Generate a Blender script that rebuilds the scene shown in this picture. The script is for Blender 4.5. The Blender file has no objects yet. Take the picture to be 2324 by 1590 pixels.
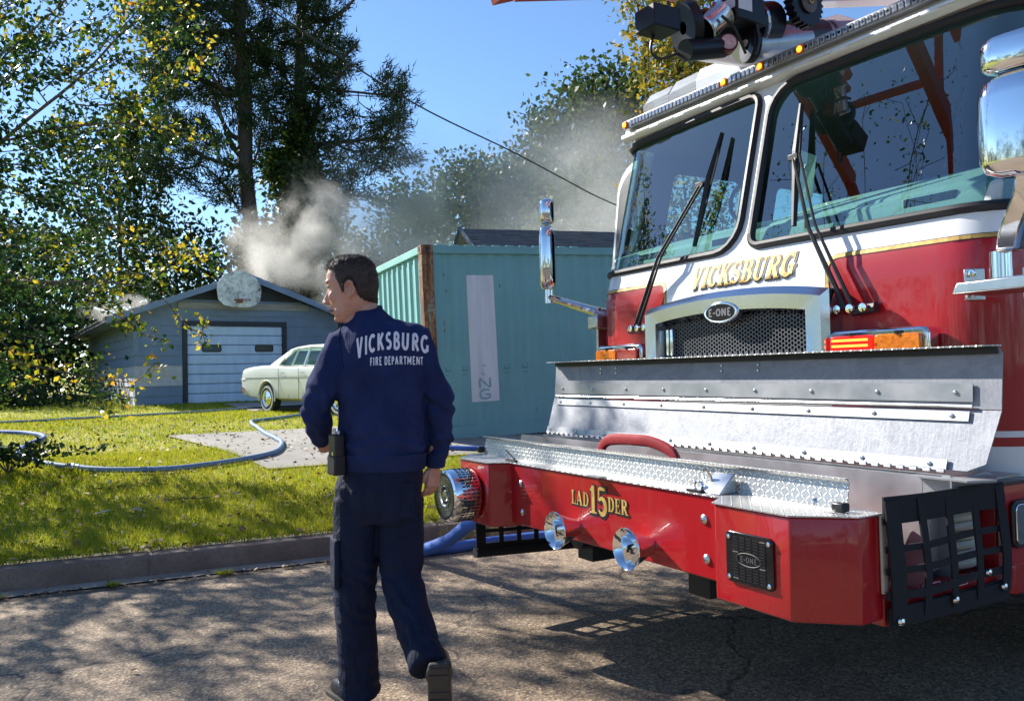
import bpy, bmesh, math, random
import numpy as np
from mathutils import Vector, Matrix, geometry, noise as mnoise
from mathutils.bvhtree import BVHTree
random.seed(7)
rng = np.random.default_rng(7)
PI = math.pi
sc = bpy.context.scene
C = sc.collection

# ------------------------------------------------------------------ camera
CAM_H = 1.36
cam = bpy.data.cameras.new('camera')
camo = bpy.data.objects.new('camera', cam); C.objects.link(camo)
cam.sensor_width = 36.0; cam.sensor_fit = 'HORIZONTAL'
cam.lens = 36.0 * 1850.0 / 2323.0
cam.clip_start = 0.05; cam.clip_end = 3000
_p = math.atan(50 / 1850.0); _r = math.atan(.0213)
camo.matrix_world = Matrix.Translation((0, 0, CAM_H)) @ Matrix.Rotation(PI / 2 + _p, 4, 'X') @ Matrix.Rotation(-_r, 4, 'Z')
sc.camera = camo

# ------------------------------------------------------------------ sky, sun, exposure
SUN_EL = math.radians(34); SUN_AZ = Vector((-.80, .60)).normalized()
SUN = Vector((SUN_AZ.x * math.cos(SUN_EL), SUN_AZ.y * math.cos(SUN_EL), math.sin(SUN_EL)))
w = bpy.data.worlds.new('World'); sc.world = w; w.use_nodes = True
nt = w.node_tree
sky = nt.nodes.new('ShaderNodeTexSky'); sky.sky_type = 'NISHITA'; sky.sun_disc = False
sky.sun_elevation = SUN_EL; sky.sun_rotation = math.atan2(SUN_AZ.x, SUN_AZ.y)
sky.altitude = 900; sky.air_density = 1.15; sky.dust_density = .15; sky.ozone_density = 6.0
bg = nt.nodes['Background']; bg.inputs['Strength'].default_value = .102
nt.links.new(sky.outputs[0], bg.inputs[0])
sl = bpy.data.lights.new('sun', 'SUN'); sl.energy = 5.0; sl.angle = math.radians(.55); sl.color = (1, .955, .88)
so = bpy.data.objects.new('sun', sl); C.objects.link(so)
so.rotation_euler = SUN.to_track_quat('Z', 'Y').to_euler()
so.location = SUN * 60
sc.view_settings.view_transform = 'Standard'; sc.view_settings.look = 'None'
sc.view_settings.exposure = 1.0; sc.view_settings.gamma = 1; sc.view_settings.use_curve_mapping = False
try:
    sc.cycles.max_bounces = 8; sc.cycles.transparent_max_bounces = 24
    sc.cycles.volume_bounces = 4; sc.cycles.volume_step_rate = 2.5; sc.cycles.volume_max_steps = 48
    sc.cycles.sample_clamp_indirect = 6
except Exception: pass

# ------------------------------------------------------------------ materials
def lin(r, g, b):
    f = lambda c: (c / 255.0) ** 2.2
    return (f(r), f(g), f(b))
class NT:
    def __init__(s, name):
        s.m = bpy.data.materials.new(name); s.m.use_nodes = True; s.t = s.m.node_tree
        s.b = s.t.nodes['Principled BSDF']; s.out = s.t.nodes['Material Output']
    def n(s, typ, **k):
        x = s.t.nodes.new(typ)
        for a, v in k.items(): setattr(x, a, v)
        return x
    def l(s, a, b): s.t.links.new(a, b)
    def coord(s, kind='Object', scale=(1, 1, 1)):
        tc = s.n('ShaderNodeTexCoord'); mp = s.n('ShaderNodeMapping'); mp.inputs['Scale'].default_value = scale
        s.l(tc.outputs[kind], mp.inputs[0]); return mp.outputs[0]
    def noise(s, vec, scale, detail=4, rough=.55, dist=0):
        x = s.n('ShaderNodeTexNoise'); x.inputs['Scale'].default_value = scale; x.inputs['Detail'].default_value = detail
        x.inputs['Roughness'].default_value = rough; x.inputs['Distortion'].default_value = dist
        if vec is not None: s.l(vec, x.inputs['Vector'])
        return x.outputs['Fac']
    def ramp(s, fac, stops):
        x = s.n('ShaderNodeValToRGB'); e = x.color_ramp.elements
        while len(e) < len(stops): e.new(.5)
        for i, (p, c) in enumerate(stops):
            e[i].position = p; e[i].color = (*c, 1) if len(c) == 3 else c
        s.l(fac, x.inputs[0]); return x.outputs[0]
    def rampv(s, fac, stops): return s.ramp(fac, [(p, (v, v, v)) for p, v in stops])
    def mix(s, fac, a, b, mode='MIX'):
        x = s.n('ShaderNodeMix', data_type='RGBA', blend_type=mode)
        if isinstance(fac, (int, float)): x.inputs[0].default_value = fac
        else: s.l(fac, x.inputs[0])
        for i, v in ((6, a), (7, b)):
            if isinstance(v, tuple): x.inputs[i].default_value = (*v, 1)
            else: s.l(v, x.inputs[i])
        return x.outputs[2]
    def bump(s, h, strength=.3, dist=.01, normal=None):
        x = s.n('ShaderNodeBump'); x.inputs['Strength'].default_value = strength; x.inputs['Distance'].default_value = dist
        s.l(h, x.inputs['Height'])
        if normal is not None: s.l(normal, x.inputs['Normal'])
        s.l(x.outputs[0], s.b.inputs['Normal']); return x.outputs[0]
    def math(s, op, a, b=None):
        x = s.n('ShaderNodeMath', operation=op)
        for i, v in ((0, a), (1, b)):
            if v is None: continue
            if isinstance(v, (int, float)): x.inputs[i].default_value = v
            else: s.l(v, x.inputs[i])
        return x.outputs[0]
def M(name, col, rough=.5, metal=0, var=.12, vs=4, bump=0, bs=60, coat=0, spec=None, trans=0, rvar=.1, scale=(1, 1, 1), coatr=.05):
    t = NT(name); v = t.coord(scale=scale)
    f = t.noise(v, vs, 6, .6)
    lo = tuple(c * (1 - var) for c in col); hi = tuple(min(1, c * (1 + var)) for c in col)
    t.l(t.ramp(f, [(.3, lo), (.7, hi)]), t.b.inputs['Base Color'])
    t.l(t.rampv(f, [(.3, max(0, rough - rvar * rough)), (.7, min(1, rough + rvar * rough))]), t.b.inputs['Roughness'])
    t.b.inputs['Metallic'].default_value = metal
    if coat: t.b.inputs['Coat Weight'].default_value = coat; t.b.inputs['Coat Roughness'].default_value = coatr
    if spec is not None: t.b.inputs['Specular IOR Level'].default_value = spec
    if bump: t.bump(t.noise(v, bs, 5, .6), bump, .004)
    return t.m
def glass_mat(name, tint, refl=1.0, ior=1.5, rough=.0):
    t = NT(name); t.t.nodes.remove(t.b)
    tr = t.n('ShaderNodeBsdfTransparent'); tr.inputs[0].default_value = (*tint, 1)
    gl = t.n('ShaderNodeBsdfGlossy'); gl.inputs['Roughness'].default_value = rough; gl.inputs[0].default_value = (refl, refl, refl, 1)
    ge = t.n('ShaderNodeNewGeometry'); dt = t.n('ShaderNodeVectorMath', operation='DOT_PRODUCT'); t.l(ge.outputs['Normal'], dt.inputs[0]); t.l(ge.outputs['Incoming'], dt.inputs[1])
    f0 = ((ior - 1) / (ior + 1)) ** 2; k = t.math('POWER', t.math('SUBTRACT', 1.0, t.math('ABSOLUTE', dt.outputs['Value'])), 5.0); fr_ = t.math('ADD', t.math('MULTIPLY', k, 1 - f0), f0)
    mx = t.n('ShaderNodeMixShader'); t.l(fr_, mx.inputs[0]); t.l(tr.outputs[0], mx.inputs[1]); t.l(gl.outputs[0], mx.inputs[2])
    t.l(mx.outputs[0], t.out.inputs[0]); return t.m
def emis(name, col, strength, base=None):
    t = NT(name); t.b.inputs['Base Color'].default_value = (*(base or col), 1); t.b.inputs['Roughness'].default_value = .2
    v = t.coord(); f = t.noise(v, 60, 2)
    t.l(t.mix(f, tuple(c * .6 for c in col), col), t.b.inputs['Emission Color'])
    t.b.inputs['Emission Strength'].default_value = strength; return t.m
def leaf_mat(name, stops, transl=.45, rough=.5, sat=1):
    """stops: ramp over random-per-leaf value"""
    t = NT(name)
    g = t.n('ShaderNodeNewGeometry')
    v = t.coord('Object'); cl = t.noise(v, .55, 3, .6)
    r = t.math('ADD', t.math('MULTIPLY', g.outputs['Random Per Island'], .7), t.math('MULTIPLY', cl, .45))
    r = t.math('SUBTRACT', r, .08)
    col = t.ramp(r, stops)
    t.l(col, t.b.inputs['Base Color']); t.b.inputs['Roughness'].default_value = rough
    t.b.inputs['Specular IOR Level'].default_value = .22
    tl = t.n('ShaderNodeBsdfTranslucent'); t.l(t.mix(.35, col, (.55, .6, .1), 'MIX'), tl.inputs[0])
    t.l(col, tl.inputs[0])
    mx = t.n('ShaderNodeMixShader'); mx.inputs[0].default_value = transl
    t.l(t.b.outputs[0], mx.inputs[1]); t.l(tl.outputs[0], mx.inputs[2]); t.l(mx.outputs[0], t.out.inputs[0])
    return t.m

# ------------------------------------------------------------------ object helpers
def link(o, parent=None):
    C.objects.link(o)
    if parent is not None: o.parent = parent
    return o
def tag(o, label=None, cat=None, group=None, kind=None):
    if label: o['label'] = label
    if cat: o['category'] = cat
    if group: o['group'] = group
    if kind: o['kind'] = kind
    return o
def thing(name, label, cat, loc=(0, 0, 0), rz=0, group=None):
    o = bpy.data.objects.new(name, None); C.objects.link(o); o.empty_display_size = .2
    o.location = loc; o.rotation_euler = (0, 0, rz); return tag(o, label, cat, group)
def inst(src, parent, M4=None, name=None, label=None):
    o = src.copy(); C.objects.link(o); o.parent = parent
    if name: o.name = name
    if M4 is not None: o.matrix_local = M4
    if label: o['label'] = label
    return o
def rot(rx=0, ry=0, rz=0): return Matrix.Rotation(rz, 4, 'Z') @ Matrix.Rotation(ry, 4, 'Y') @ Matrix.Rotation(rx, 4, 'X')
def TM(x, y, z, rx=0, ry=0, rz=0, s=1): return Matrix.Translation((x, y, z)) @ rot(rx, ry, rz) @ Matrix.Scale(s, 4)
def basis(d):
    d = Vector(d).normalized(); q = d.to_track_quat('Z', 'Y').to_matrix()
    return q.col[0].copy(), q.col[1].copy(), d
class MB:
    def __init__(s): s.v = []; s.f = []
    def add(s, vs, fs):
        k = len(s.v); s.v += [tuple(x) for x in vs]; s.f += [tuple(i + k for i in f) for f in fs]; return s
    def box(s, x0, x1, y0, y1, z0, z1, m=None):
        vs = [Vector((x, y, z)) for z in (z0, z1) for y in (y0, y1) for x in (x0, x1)]
        if m is not None: vs = [m @ v for v in vs]
        return s.add(vs, [(0, 2, 3, 1), (4, 5, 7, 6), (0, 1, 5, 4), (2, 6, 7, 3), (0, 4, 6, 2), (1, 3, 7, 5)])
    def tube(s, pts, r, n=8, caps=True, flat=None, up=None):
        pts = [Vector(p) for p in pts]; rs = r if isinstance(r, (list, tuple)) else [r] * len(pts)
        k = len(s.v); ax = None
        for i, p in enumerate(pts):
            d = (pts[min(i + 1, len(pts) - 1)] - pts[max(i - 1, 0)])
            if d.length < 1e-9: d = Vector((0, 0, 1))
            d.normalize()
            if ax is None: a, b, _ = basis(d) if up is None else (Vector(up).cross(d).normalized(), Vector(up), d)
            else:
                a = (ax - d * ax.dot(d))
                a = a.normalized() if a.length > 1e-6 else basis(d)[0]
            b = d.cross(a); ax = a
            fl = flat or 1
            for j in range(n):
                t = 2 * PI * j / n
                s.v.append(tuple(p + a * math.cos(t) * rs[i] + b * math.sin(t) * rs[i] * fl))
        m = len(pts)
        for i in range(m - 1):
            for j in range(n):
                s.f.append((k + i * n + j, k + i * n + (j + 1) % n, k + (i + 1) * n + (j + 1) % n, k + (i + 1) * n + j))
        if caps: s.f.append(tuple(k + j for j in range(n))[::-1]); s.f.append(tuple(k + (m - 1) * n + j for j in range(n)))
        return s
    def cyl(s, p0, p1, r0, r1=None, n=16, caps=True): return s.tube([p0, p1], [r0, r0 if r1 is None else r1], n, caps)
    def lathe(s, prof, origin, axis, n=24, arc=2 * PI, close=True):
        """prof: list (radius, height along axis)"""
        a, b, d = basis(axis); o = Vector(origin); k = len(s.v); m = n if close else n + 1
        for r, h in prof:
            for j in range(m):
                t = arc * j / n; s.v.append(tuple(o + d * h + (a * math.cos(t) + b * math.sin(t)) * max(r, 1e-4)))
        for i in range(len(prof) - 1):
            for j in range(n):
                j2 = (j + 1) % m
                s.f.append((k + i * m + j, k + i * m + j2, k + (i + 1) * m + j2, k + (i + 1) * m + j))
        return s
    def loft(s, rings, caps=True, closed=True):
        k = len(s.v); n = len(rings[0])
        for r in rings: s.v += [tuple(p) for p in r]
        for i in range(len(rings) - 1):
            for j in range(n if closed else n - 1):
                s.f.append((k + i * n + j, k + i * n + (j + 1) % n, k + (i + 1) * n + (j + 1) % n, k + (i + 1) * n + j))
        if caps: s.f.append(tuple(k + j for j in range(n))[::-1]); s.f.append(tuple(k + (len(rings) - 1) * n + j for j in range(n)))
        return s
    def ell(s, c, r, m=None, nu=12, nv=16):
        c = Vector(c); rings = []
        for i in range(nu + 1):
            a = PI * i / nu; ring = []
            for j in range(nv):
                b = 2 * PI * j / nv; v = Vector((math.sin(a) * math.cos(b) * r[0], math.sin(a) * math.sin(b) * r[1], math.cos(a) * r[2]))
                if m is not None: v = m @ v
                ring.append(c + v)
            rings.append(ring)
        return s.loft(rings, False)
    def prism(s, poly, f0, f1):
        """poly 2D list; f0/f1 map (a,b)->3D for the two caps"""
        n = len(poly); k = len(s.v)
        s.v += [tuple(f0(*p)) for p in poly] + [tuple(f1(*p)) for p in poly]
        s.f.append(tuple(k + i for i in range(n))[::-1]); s.f.append(tuple(k + n + i for i in range(n)))
        for i in range(n): s.f.append((k + i, k + (i + 1) % n, k + n + (i + 1) % n, k + n + i))
        return s
    def patch(s, outline, holes, step, fm):
        vs, fs = cdt(outline, holes, step); return s.add([fm(*v) for v in vs], fs)
    def xf(s, m): s.v = [tuple(m @ Vector(v)) for v in s.v]; return s
    def build(s, name, mat, parent=None, smooth=False, bevel=0, seg=2, auto=None, solid=0, kind=None, label=None):
        me = bpy.data.meshes.new(name); me.from_pydata(s.v, [], s.f)
        bm = bmesh.new(); bm.from_mesh(me)
        if len(s.f) < 60000: bmesh.ops.recalc_face_normals(bm, faces=bm.faces)
        bm.to_mesh(me); bm.free()
        me.materials.append(mat)
        o = bpy.data.objects.new(name, me); link(o, parent)
        if smooth:
            me.shade_smooth()
            try: me.set_sharp_from_angle(angle=math.radians(auto or 40))
            except Exception: pass
        if solid:
            md = o.modifiers.new('t', 'SOLIDIFY'); md.thickness = solid; md.offset = -1
        if bevel:
            md = o.modifiers.new('b', 'BEVEL'); md.width = bevel; md.segments = seg; md.limit_method = 'ANGLE'; md.angle_limit = math.radians(35); md.harden_normals = False
            me.shade_smooth()
            try: me.set_sharp_from_angle(angle=math.radians(50))
            except Exception: pass
        return tag(o, label, None, None, kind)
def inside(p, poly):
    c = False; n = len(poly); j = n - 1
    for i in range(n):
        a, b = poly[i], poly[j]
        if (a[1] > p[1]) != (b[1] > p[1]) and p[0] < (b[0] - a[0]) * (p[1] - a[1]) / (b[1] - a[1]) + a[0]: c = not c
        j = i
    return c
def cdt(outline, holes, step):
    def dens(poly):
        out = []
        for i, a in enumerate(poly):
            b = poly[(i + 1) % len(poly)]; d = math.hypot(b[0] - a[0], b[1] - a[1]); n = max(1, int(math.ceil(d / step)))
            out += [(a[0] + (b[0] - a[0]) * k / n, a[1] + (b[1] - a[1]) * k / n) for k in range(n)]
        return out
    vs = []; es = []
    loops = [dens(outline)] + [dens(h) for h in holes]
    for lp in loops:
        k = len(vs); vs += lp; es += [(k + i, k + (i + 1) % len(lp)) for i in range(len(lp))]
    xs = [p[0] for p in outline]; ys = [p[1] for p in outline]
    x = min(xs) + step / 2
    while x < max(xs):
        y = min(ys) + step / 2
        while y < max(ys):
            if inside((x, y), outline) and not any(inside((x, y), h) for h in holes): vs.append((x, y))
            y += step
        x += step
    r = geometry.delaunay_2d_cdt([Vector(v) for v in vs], es, [], 0, 1e-6)
    fs = []
    for f in r[2]:
        c = sum((r[0][i] for i in f), Vector((0, 0))) / len(f)
        if inside(c, outline) and not any(inside(c, h) for h in holes): fs.append(tuple(f))
    return [tuple(v) for v in r[0]], fs
def rrect(x0, x1, z0, z1, r, n=5):
    """rounded rectangle; r = radius or 4 radii (bl, br, tr, tl)"""
    rs = r if isinstance(r, (tuple, list)) else (r,) * 4; out = []
    for (cx, cz, a0, rr) in ((x0, z0, PI, rs[0]), (x1, z0, 1.5 * PI, rs[1]), (x1, z1, 0, rs[2]), (x0, z1, .5 * PI, rs[3])):
        sx = 1 if cx == x0 else -1; sz = 1 if cz == z0 else -1
        if rr <= 1e-5: out.append((cx, cz)); continue
        for i in range(n + 1):
            a = a0 + .5 * PI * i / n; out.append((cx + sx * rr + rr * math.cos(a), cz + sz * rr + rr * math.sin(a)))
    return out
def mesh_np(name, verts, faces, mat, parent=None, kind=None, smooth=False):
    """verts (N,3) array, faces (M,k) array"""
    me = bpy.data.meshes.new(name); verts = np.asarray(verts, np.float32); faces = np.asarray(faces, np.int32)
    me.vertices.add(len(verts)); me.vertices.foreach_set('co', verts.ravel())
    m, k = faces.shape; me.loops.add(m * k); me.loops.foreach_set('vertex_index', faces.ravel())
    me.polygons.add(m); me.polygons.foreach_set('loop_start', np.arange(0, m * k, k, dtype=np.int32))
    try: me.polygons.foreach_set('loop_total', np.full(m, k, dtype=np.int32))
    except Exception: pass
    me.update(calc_edges=True); me.validate()
    if smooth: me.shade_smooth()
    me.materials.append(mat); o = bpy.data.objects.new(name, me); link(o, parent)
    return tag(o, None, None, None, kind)
def remesh(parts, name, mat, voxel, parent=None, smooth_it=3, disp=None):
    """parts: MB -> one continuous surface"""
    me = bpy.data.meshes.new('tmp'); me.from_pydata(parts.v, [], parts.f)
    bm = bmesh.new(); bm.from_mesh(me); bmesh.ops.recalc_face_normals(bm, faces=bm.faces); bm.to_mesh(me); bm.free()
    o = bpy.data.objects.new('tmp', me); C.objects.link(o)
    md = o.modifiers.new('r', 'REMESH'); md.mode = 'VOXEL'; md.voxel_size = voxel
    if smooth_it: m2 = o.modifiers.new('s', 'SMOOTH'); m2.iterations = smooth_it; m2.factor = .5
    dg = bpy.context.evaluated_depsgraph_get(); dg.update()
    me2 = bpy.data.meshes.new_from_object(o.evaluated_get(dg)); me2.name = name
    bpy.data.objects.remove(o); bpy.data.meshes.remove(me)
    if disp:
        n = len(me2.vertices); co = np.empty(n * 3, np.float32); me2.vertices.foreach_get('co', co); co = co.reshape(-1, 3)
        no = np.empty(n * 3, np.float32); me2.vertices.foreach_get('normal', no); no = no.reshape(-1, 3)
        for i in range(n):
            d = disp(Vector(co[i]), Vector(no[i]))
            if d: co[i] += no[i] * d
        me2.vertices.foreach_set('co', co.ravel()); me2.update()
    me2.materials.clear(); me2.materials.append(mat); me2.shade_smooth()
    r = bpy.data.objects.new(name, me2); link(r, parent); return r
# ================================================================== SETTING: ground, road, kerb, lawn
K0 = Vector((-2.39, 5.78)); KD = Vector((.9135, .4067)); KN = Vector((-.4067, .9135))
_hd = [-100, 0, .2, 4, 13, 17.5, 25, 60, 400]; _hz = [.15, .15, .17, .47, .62, .71, .8, 1.2, 3]
def kd(x, y): return (x - K0.x) * KN.x + (y - K0.y) * KN.y
def hz(x, y): return float(np.interp(kd(x, y), _hd, _hz))
def KP(a, d, z=None):
    """point: a along the kerb, d across it (positive = lawn side)"""
    p = K0 + KD * a + KN * d
    return Vector((p.x, p.y, hz(p.x, p.y) if z is None else z))

t = NT('asphalt'); v = t.coord()
vo = t.n('ShaderNodeTexVoronoi'); vo.inputs['Scale'].default_value = 88; t.l(v, vo.inputs[0])
n1 = t.noise(v, 2.2, 8, .65); n2 = t.noise(v, 160, 3, .7); n3 = t.noise(v, .5, 3)
c = t.ramp(vo.outputs['Color'], [(.0, (.09, .066, .05)), (.3, (.22, .155, .10)), (.6, (.38, .27, .165)), (.82, (.58, .42, .26)), (1, (.88, .68, .44))])
c = t.mix(t.rampv(n2, [(.35, .6), (.55, 0)]), c, (.05, .04, .035))
c = t.mix(t.rampv(n1, [(.35, .35), (.7, 0)]), c, (.10, .085, .07), 'MIX')
cr = t.n('ShaderNodeTexVoronoi', feature='DISTANCE_TO_EDGE'); cr.inputs['Scale'].default_value = .55; wv = t.n('ShaderNodeVectorMath', operation='ADD'); t.l(v, wv.inputs[0]); nz_ = t.n('ShaderNodeTexNoise'); nz_.inputs['Scale'].default_value = 1.6; nz_.inputs['Detail'].default_value = 6; t.l(v, nz_.inputs['Vector']); t.l(nz_.outputs['Color'], wv.inputs[1]); t.l(wv.outputs[0], cr.inputs['Vector'])
c = t.mix(t.rampv(cr.outputs['Distance'], [(.0, .8), (.012, 0)]), c, (.02, .017, .015)); st = t.noise(v, .9, 4, .5, 1.0); c = t.mix(t.rampv(st, [(.58, 0), (.75, .45)]), c, (.05, .04, .034))
t.l(c, t.b.inputs['Base Color']); t.b.inputs['Roughness'].default_value = .85
t.bump(t.math('ADD', vo.outputs['Distance'], n2), .5, .005)
ASPH = t.m
t = NT('concrete'); v = t.coord()
n1 = t.noise(v, 1.5, 8, .65); n2 = t.noise(v, 25, 6, .7)
c = t.ramp(n1, [(.25, (.20, .18, .155)), (.5, (.30, .275, .24)), (.75, (.38, .355, .315))])
c = t.mix(t.rampv(n2, [(.55, 0), (.72, .6)]), c, (.16, .13, .10)); t.l(c, t.b.inputs['Base Color']); t.b.inputs['Roughness'].default_value = .9
t.bump(n2, .35, .006); CONC = t.m
t = NT('kerb_concrete'); v = t.coord()
n1 = t.noise(v, 2, 8, .65); n2 = t.noise(v, 40, 6, .7)
c = t.ramp(n1, [(.25, (.11, .075, .055)), (.5, (.19, .135, .10)), (.75, (.29, .22, .165))])
c = t.mix(t.rampv(n2, [(.5, 0), (.7, .7)]), c, (.09, .075, .065)); t.l(c, t.b.inputs['Base Color']); t.b.inputs['Roughness'].default_value = .9
t.bump(n2, .6, .008); KERB = t.m
t = NT('lawn'); v = t.coord()
n1 = t.noise(v, .8, 6, .6); n2 = t.noise(v, 30, 5, .7); n3 = t.noise(v, 6, 4, .6)
c = t.ramp(n1, [(.3, (.20, .25, .012)), (.5, (.37, .38, .02)), (.7, (.46, .41, .04))])
c = t.mix(t.rampv(n2, [(.45, 0), (.75, .6)]), c, (.08, .09, .014)); c = t.mix(t.rampv(n3, [(.52, 0), (.68, .55)]), c, (.26, .19, .075))
t.l(c, t.b.inputs['Base Color']); t.b.inputs['Roughness'].default_value = .9; t.bump(n2, 1, .03); LAWN = t.m
t = NT('grass_blade'); g = t.n('ShaderNodeNewGeometry'); v = t.coord(); n1 = t.noise(v, .9, 4)
f = t.math('ADD', t.math('MULTIPLY', g.outputs['Random Per Island'], .75), t.math('MULTIPLY', n1, .4))
c = t.ramp(f, [(.12, (.10, .19, .010)), (.4, (.30, .38, .016)), (.7, (.58, .55, .03)), (.92, (.62, .52, .06)), (1, (.6, .45, .15))])
t.l(c, t.b.inputs['Base Color']); t.b.inputs['Roughness'].default_value = .9; t.b.inputs['Specular IOR Level'].default_value = .1
va = t.n('ShaderNodeVectorMath', operation='ADD'); t.l(g.outputs['Normal'], va.inputs[0]); va.inputs[1].default_value = (0, 0, 2.2); vn_ = t.n('ShaderNodeVectorMath', operation='NORMALIZE'); t.l(va.outputs[0], vn_.inputs[0]); t.l(vn_.outputs[0], t.b.inputs['Normal'])
tl = t.n('ShaderNodeBsdfTranslucent'); t.l(c, tl.inputs[0]); mx = t.n('ShaderNodeMixShader'); mx.inputs[0].default_value = .42
t.l(t.b.outputs[0], mx.inputs[1]); t.l(tl.outputs[0], mx.inputs[2]); t.l(mx.outputs[0], t.out.inputs[0]); GRASSM = t.m
DIRT = M('soil', (.10, .075, .05), .95, var=.4, vs=3, bump=.8, bs=50)

def sheet(name, aa, dd, mat, zf):
    vs = []; fs = []; n = len(dd)
    for a in aa:
        for d in dd:
            p = K0 + KD * a + KN * d; vs.append((p.x, p.y, zf(p.x, p.y, a, d)))
    for i in range(len(aa) - 1):
        for j in range(n - 1): fs.append((i * n + j, (i + 1) * n + j, (i + 1) * n + j + 1, i * n + j + 1))
    mb = MB(); mb.add(vs, fs); o = mb.build(name, mat, smooth=True); return tag(o, kind='structure')
A_ = [-900, -300, -100, -50] + list(np.arange(-30, 31, 2.0)) + [50, 100, 300, 900]
sheet('ground', A_, [-900, -300, -100, -30, -8.5], DIRT, lambda x, y, a, d: .1)
sheet('road', A_, [-8.4, -6, -4, -2, -1, -.30], ASPH, lambda x, y, a, d: 0.0)
sheet('lawn', A_, [.16, .5, 1, 2, 3, 4, 5.5, 7, 9, 11, 13, 15, 17.5, 21, 25, 35, 60, 150, 400, 900], LAWN,
      lambda x, y, a, d: hz(x, y) + (mnoise.noise((x * .6, y * .6, 3)) * .03 if .3 < d < 60 else 0))
def segs(name, a0, a1, L, prof, mat, gap=.003):
    a = a0; k = 0
    src = None
    while a < a1:
        mb = MB(); poly = prof
        mb.prism(poly, lambda d, z: KP(a + gap, d, z), lambda d, z: KP(a + L - gap, d, z))
        o = mb.build(name, mat, bevel=.012); tag(o, kind='structure'); a += L; k += 1
segs('kerb', -9.3, 21, 1.52, [(-.02, -.2), (-.02, .0), (.0, .115), (.025, .145), (.16, .15), (.16, -.2)], KERB)
mb = MB(); mb.prism([(-.012, -.2), (-.012, 0), (.006, .11), (.03, .138), (.15, .143), (.15, -.2)], lambda d, z: KP(-30, d, z), lambda d, z: KP(40, d, z)); tag(mb.build('kerb_core', KERB), kind='structure')
mb = MB()
jj = [0]
def gut(d0, d1, z):
    pts = []; a = -30
    k = 0
    while a <= 30:
        pts.append((a, d0 + mnoise.noise((a * 1.1, 7, 0)) * .05 + mnoise.noise((a * 5, 2, 0)) * .03)); a += .15
    vs = []; fs = []
    for a, d in pts: vs += [KP(a, d, .006), KP(a, d1, .009)]
    for i in range(len(pts) - 1): fs.append((2 * i, 2 * i + 2, 2 * i + 3, 2 * i + 1))
    return vs, fs
mb.add(*gut(-.17, -.021, 0)); tag(mb.build('gutter', M('gutter_concrete', (.26, .215, .17), .9, var=.35, vs=5, bump=.5, bs=40)), kind='structure')
sheet('road_bed', A_, [-.32, 0.0], DIRT, lambda x, y, a, d: -.004)

# driveway slab
def slab(name, corners, mat, h=.05, lift=.012):
    mb = MB(); pts = [Vector((x, y)) for x, y in corners]
    top = []; 
    mb.v += [(p.x, p.y, hz(p.x, p.y) + lift) for p in pts] + [(p.x, p.y, hz(p.x, p.y) - h) for p in pts]
    n = len(pts); mb.f.append(tuple(range(n)))
    for i in range(n): mb.f.append((i, i + n, (i + 1) % n + n, (i + 1) % n))
    return tag(mb.build(name, mat), kind='structure')
def strip(name, quads, mat):
    mb = MB()
    for q in quads:
        k = len(mb.v); n = 12
        for i in range(n + 1):
            for j in range(7):
                u, vv = i / n, j / 6; p = (Vector(q[0]) * (1 - u) + Vector(q[1]) * u) * (1 - vv) + (Vector(q[3]) * (1 - u) + Vector(q[2]) * u) * vv
                mb.v.append((p.x, p.y, hz(p.x, p.y) + .022))
        for i in range(n):
            for j in range(6): a = k + i * 7 + j; mb.f.append((a, a + 7, a + 8, a + 1))
    return tag(mb.build(name, mat, smooth=True), kind='structure')
DRV = [(-5.15, 12.1), (-2.62, 8.7), (3.2, 11.6), (.6, 15.0)]
strip('driveway', [DRV], CONC)
PAD = [(-7.6, 21.4), (-5.75, 18.0), (-2.2, 19.6), (-2.6, 24.5)]
strip('parking_pad', [PAD], CONC)

def in_quad(x, y, q): return inside((x, y), q)
# ---------------- grass blades: two densities
def blades(n, amin, amax, dmin, dmax, h0, h1, wd, seed, power=1.0):
    r = np.random.default_rng(seed)
    a = r.uniform(amin, amax, n); d = dmin + (dmax - dmin) * r.random(n) ** power
    x = K0.x + KD.x * a + KN.x * d; y = K0.y + KD.y * a + KN.y * d
    keep = np.ones(n, bool)
    for q in (DRV, PAD):
        qx = np.array([p[0] for p in q]); qy = np.array([p[1] for p in q]); ins = np.ones(n, bool)
        for i in range(4):
            ex, ey = qx[(i + 1) % 4] - qx[i], qy[(i + 1) % 4] - qy[i]
            ins &= ((x - qx[i]) * ey - (y - qy[i]) * ex) * (-1) > .03 * math.hypot(ex, ey)
        keep &= ~ins
    # view wedge
    keep &= (x / np.maximum(y, .1) > -.78) & (x / np.maximum(y, .1) < .45)
    x, y, d = x[keep], y[keep], d[keep]; n = len(x)
    z = np.interp(d, _hd, _hz)
    th = r.uniform(0, 2 * PI, n); h = r.uniform(h0, h1, n); lx = r.normal(0, .5, n) * h; ly = r.normal(0, .5, n) * h
    wx, wy = np.cos(th) * wd, np.sin(th) * wd
    V = np.empty((n, 3, 3), np.float32)
    V[:, 0] = np.stack([x - wx, y - wy, z - .01], 1); V[:, 1] = np.stack([x + wx, y + wy, z - .01], 1); V[:, 2] = np.stack([x + lx, y + ly, z + h], 1)
    return V.reshape(-1, 3)
V = np.concatenate([blades(240000, -8, 8, .12, 4.6, .025, .075, .0035, 1, 1.2), blades(110000, -12, 12, 3.5, 13, .025, .07, .007, 2), blades(45000, -18, 16, 10, 21, .03, .07, .012, 3)])
o = mesh_np('grass', V, np.arange(len(V)).reshape(-1, 3), GRASSM, kind='stuff'); tag(o, 'sunlit yellow-green lawn grass between the kerb and the garage', 'grass')
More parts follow.
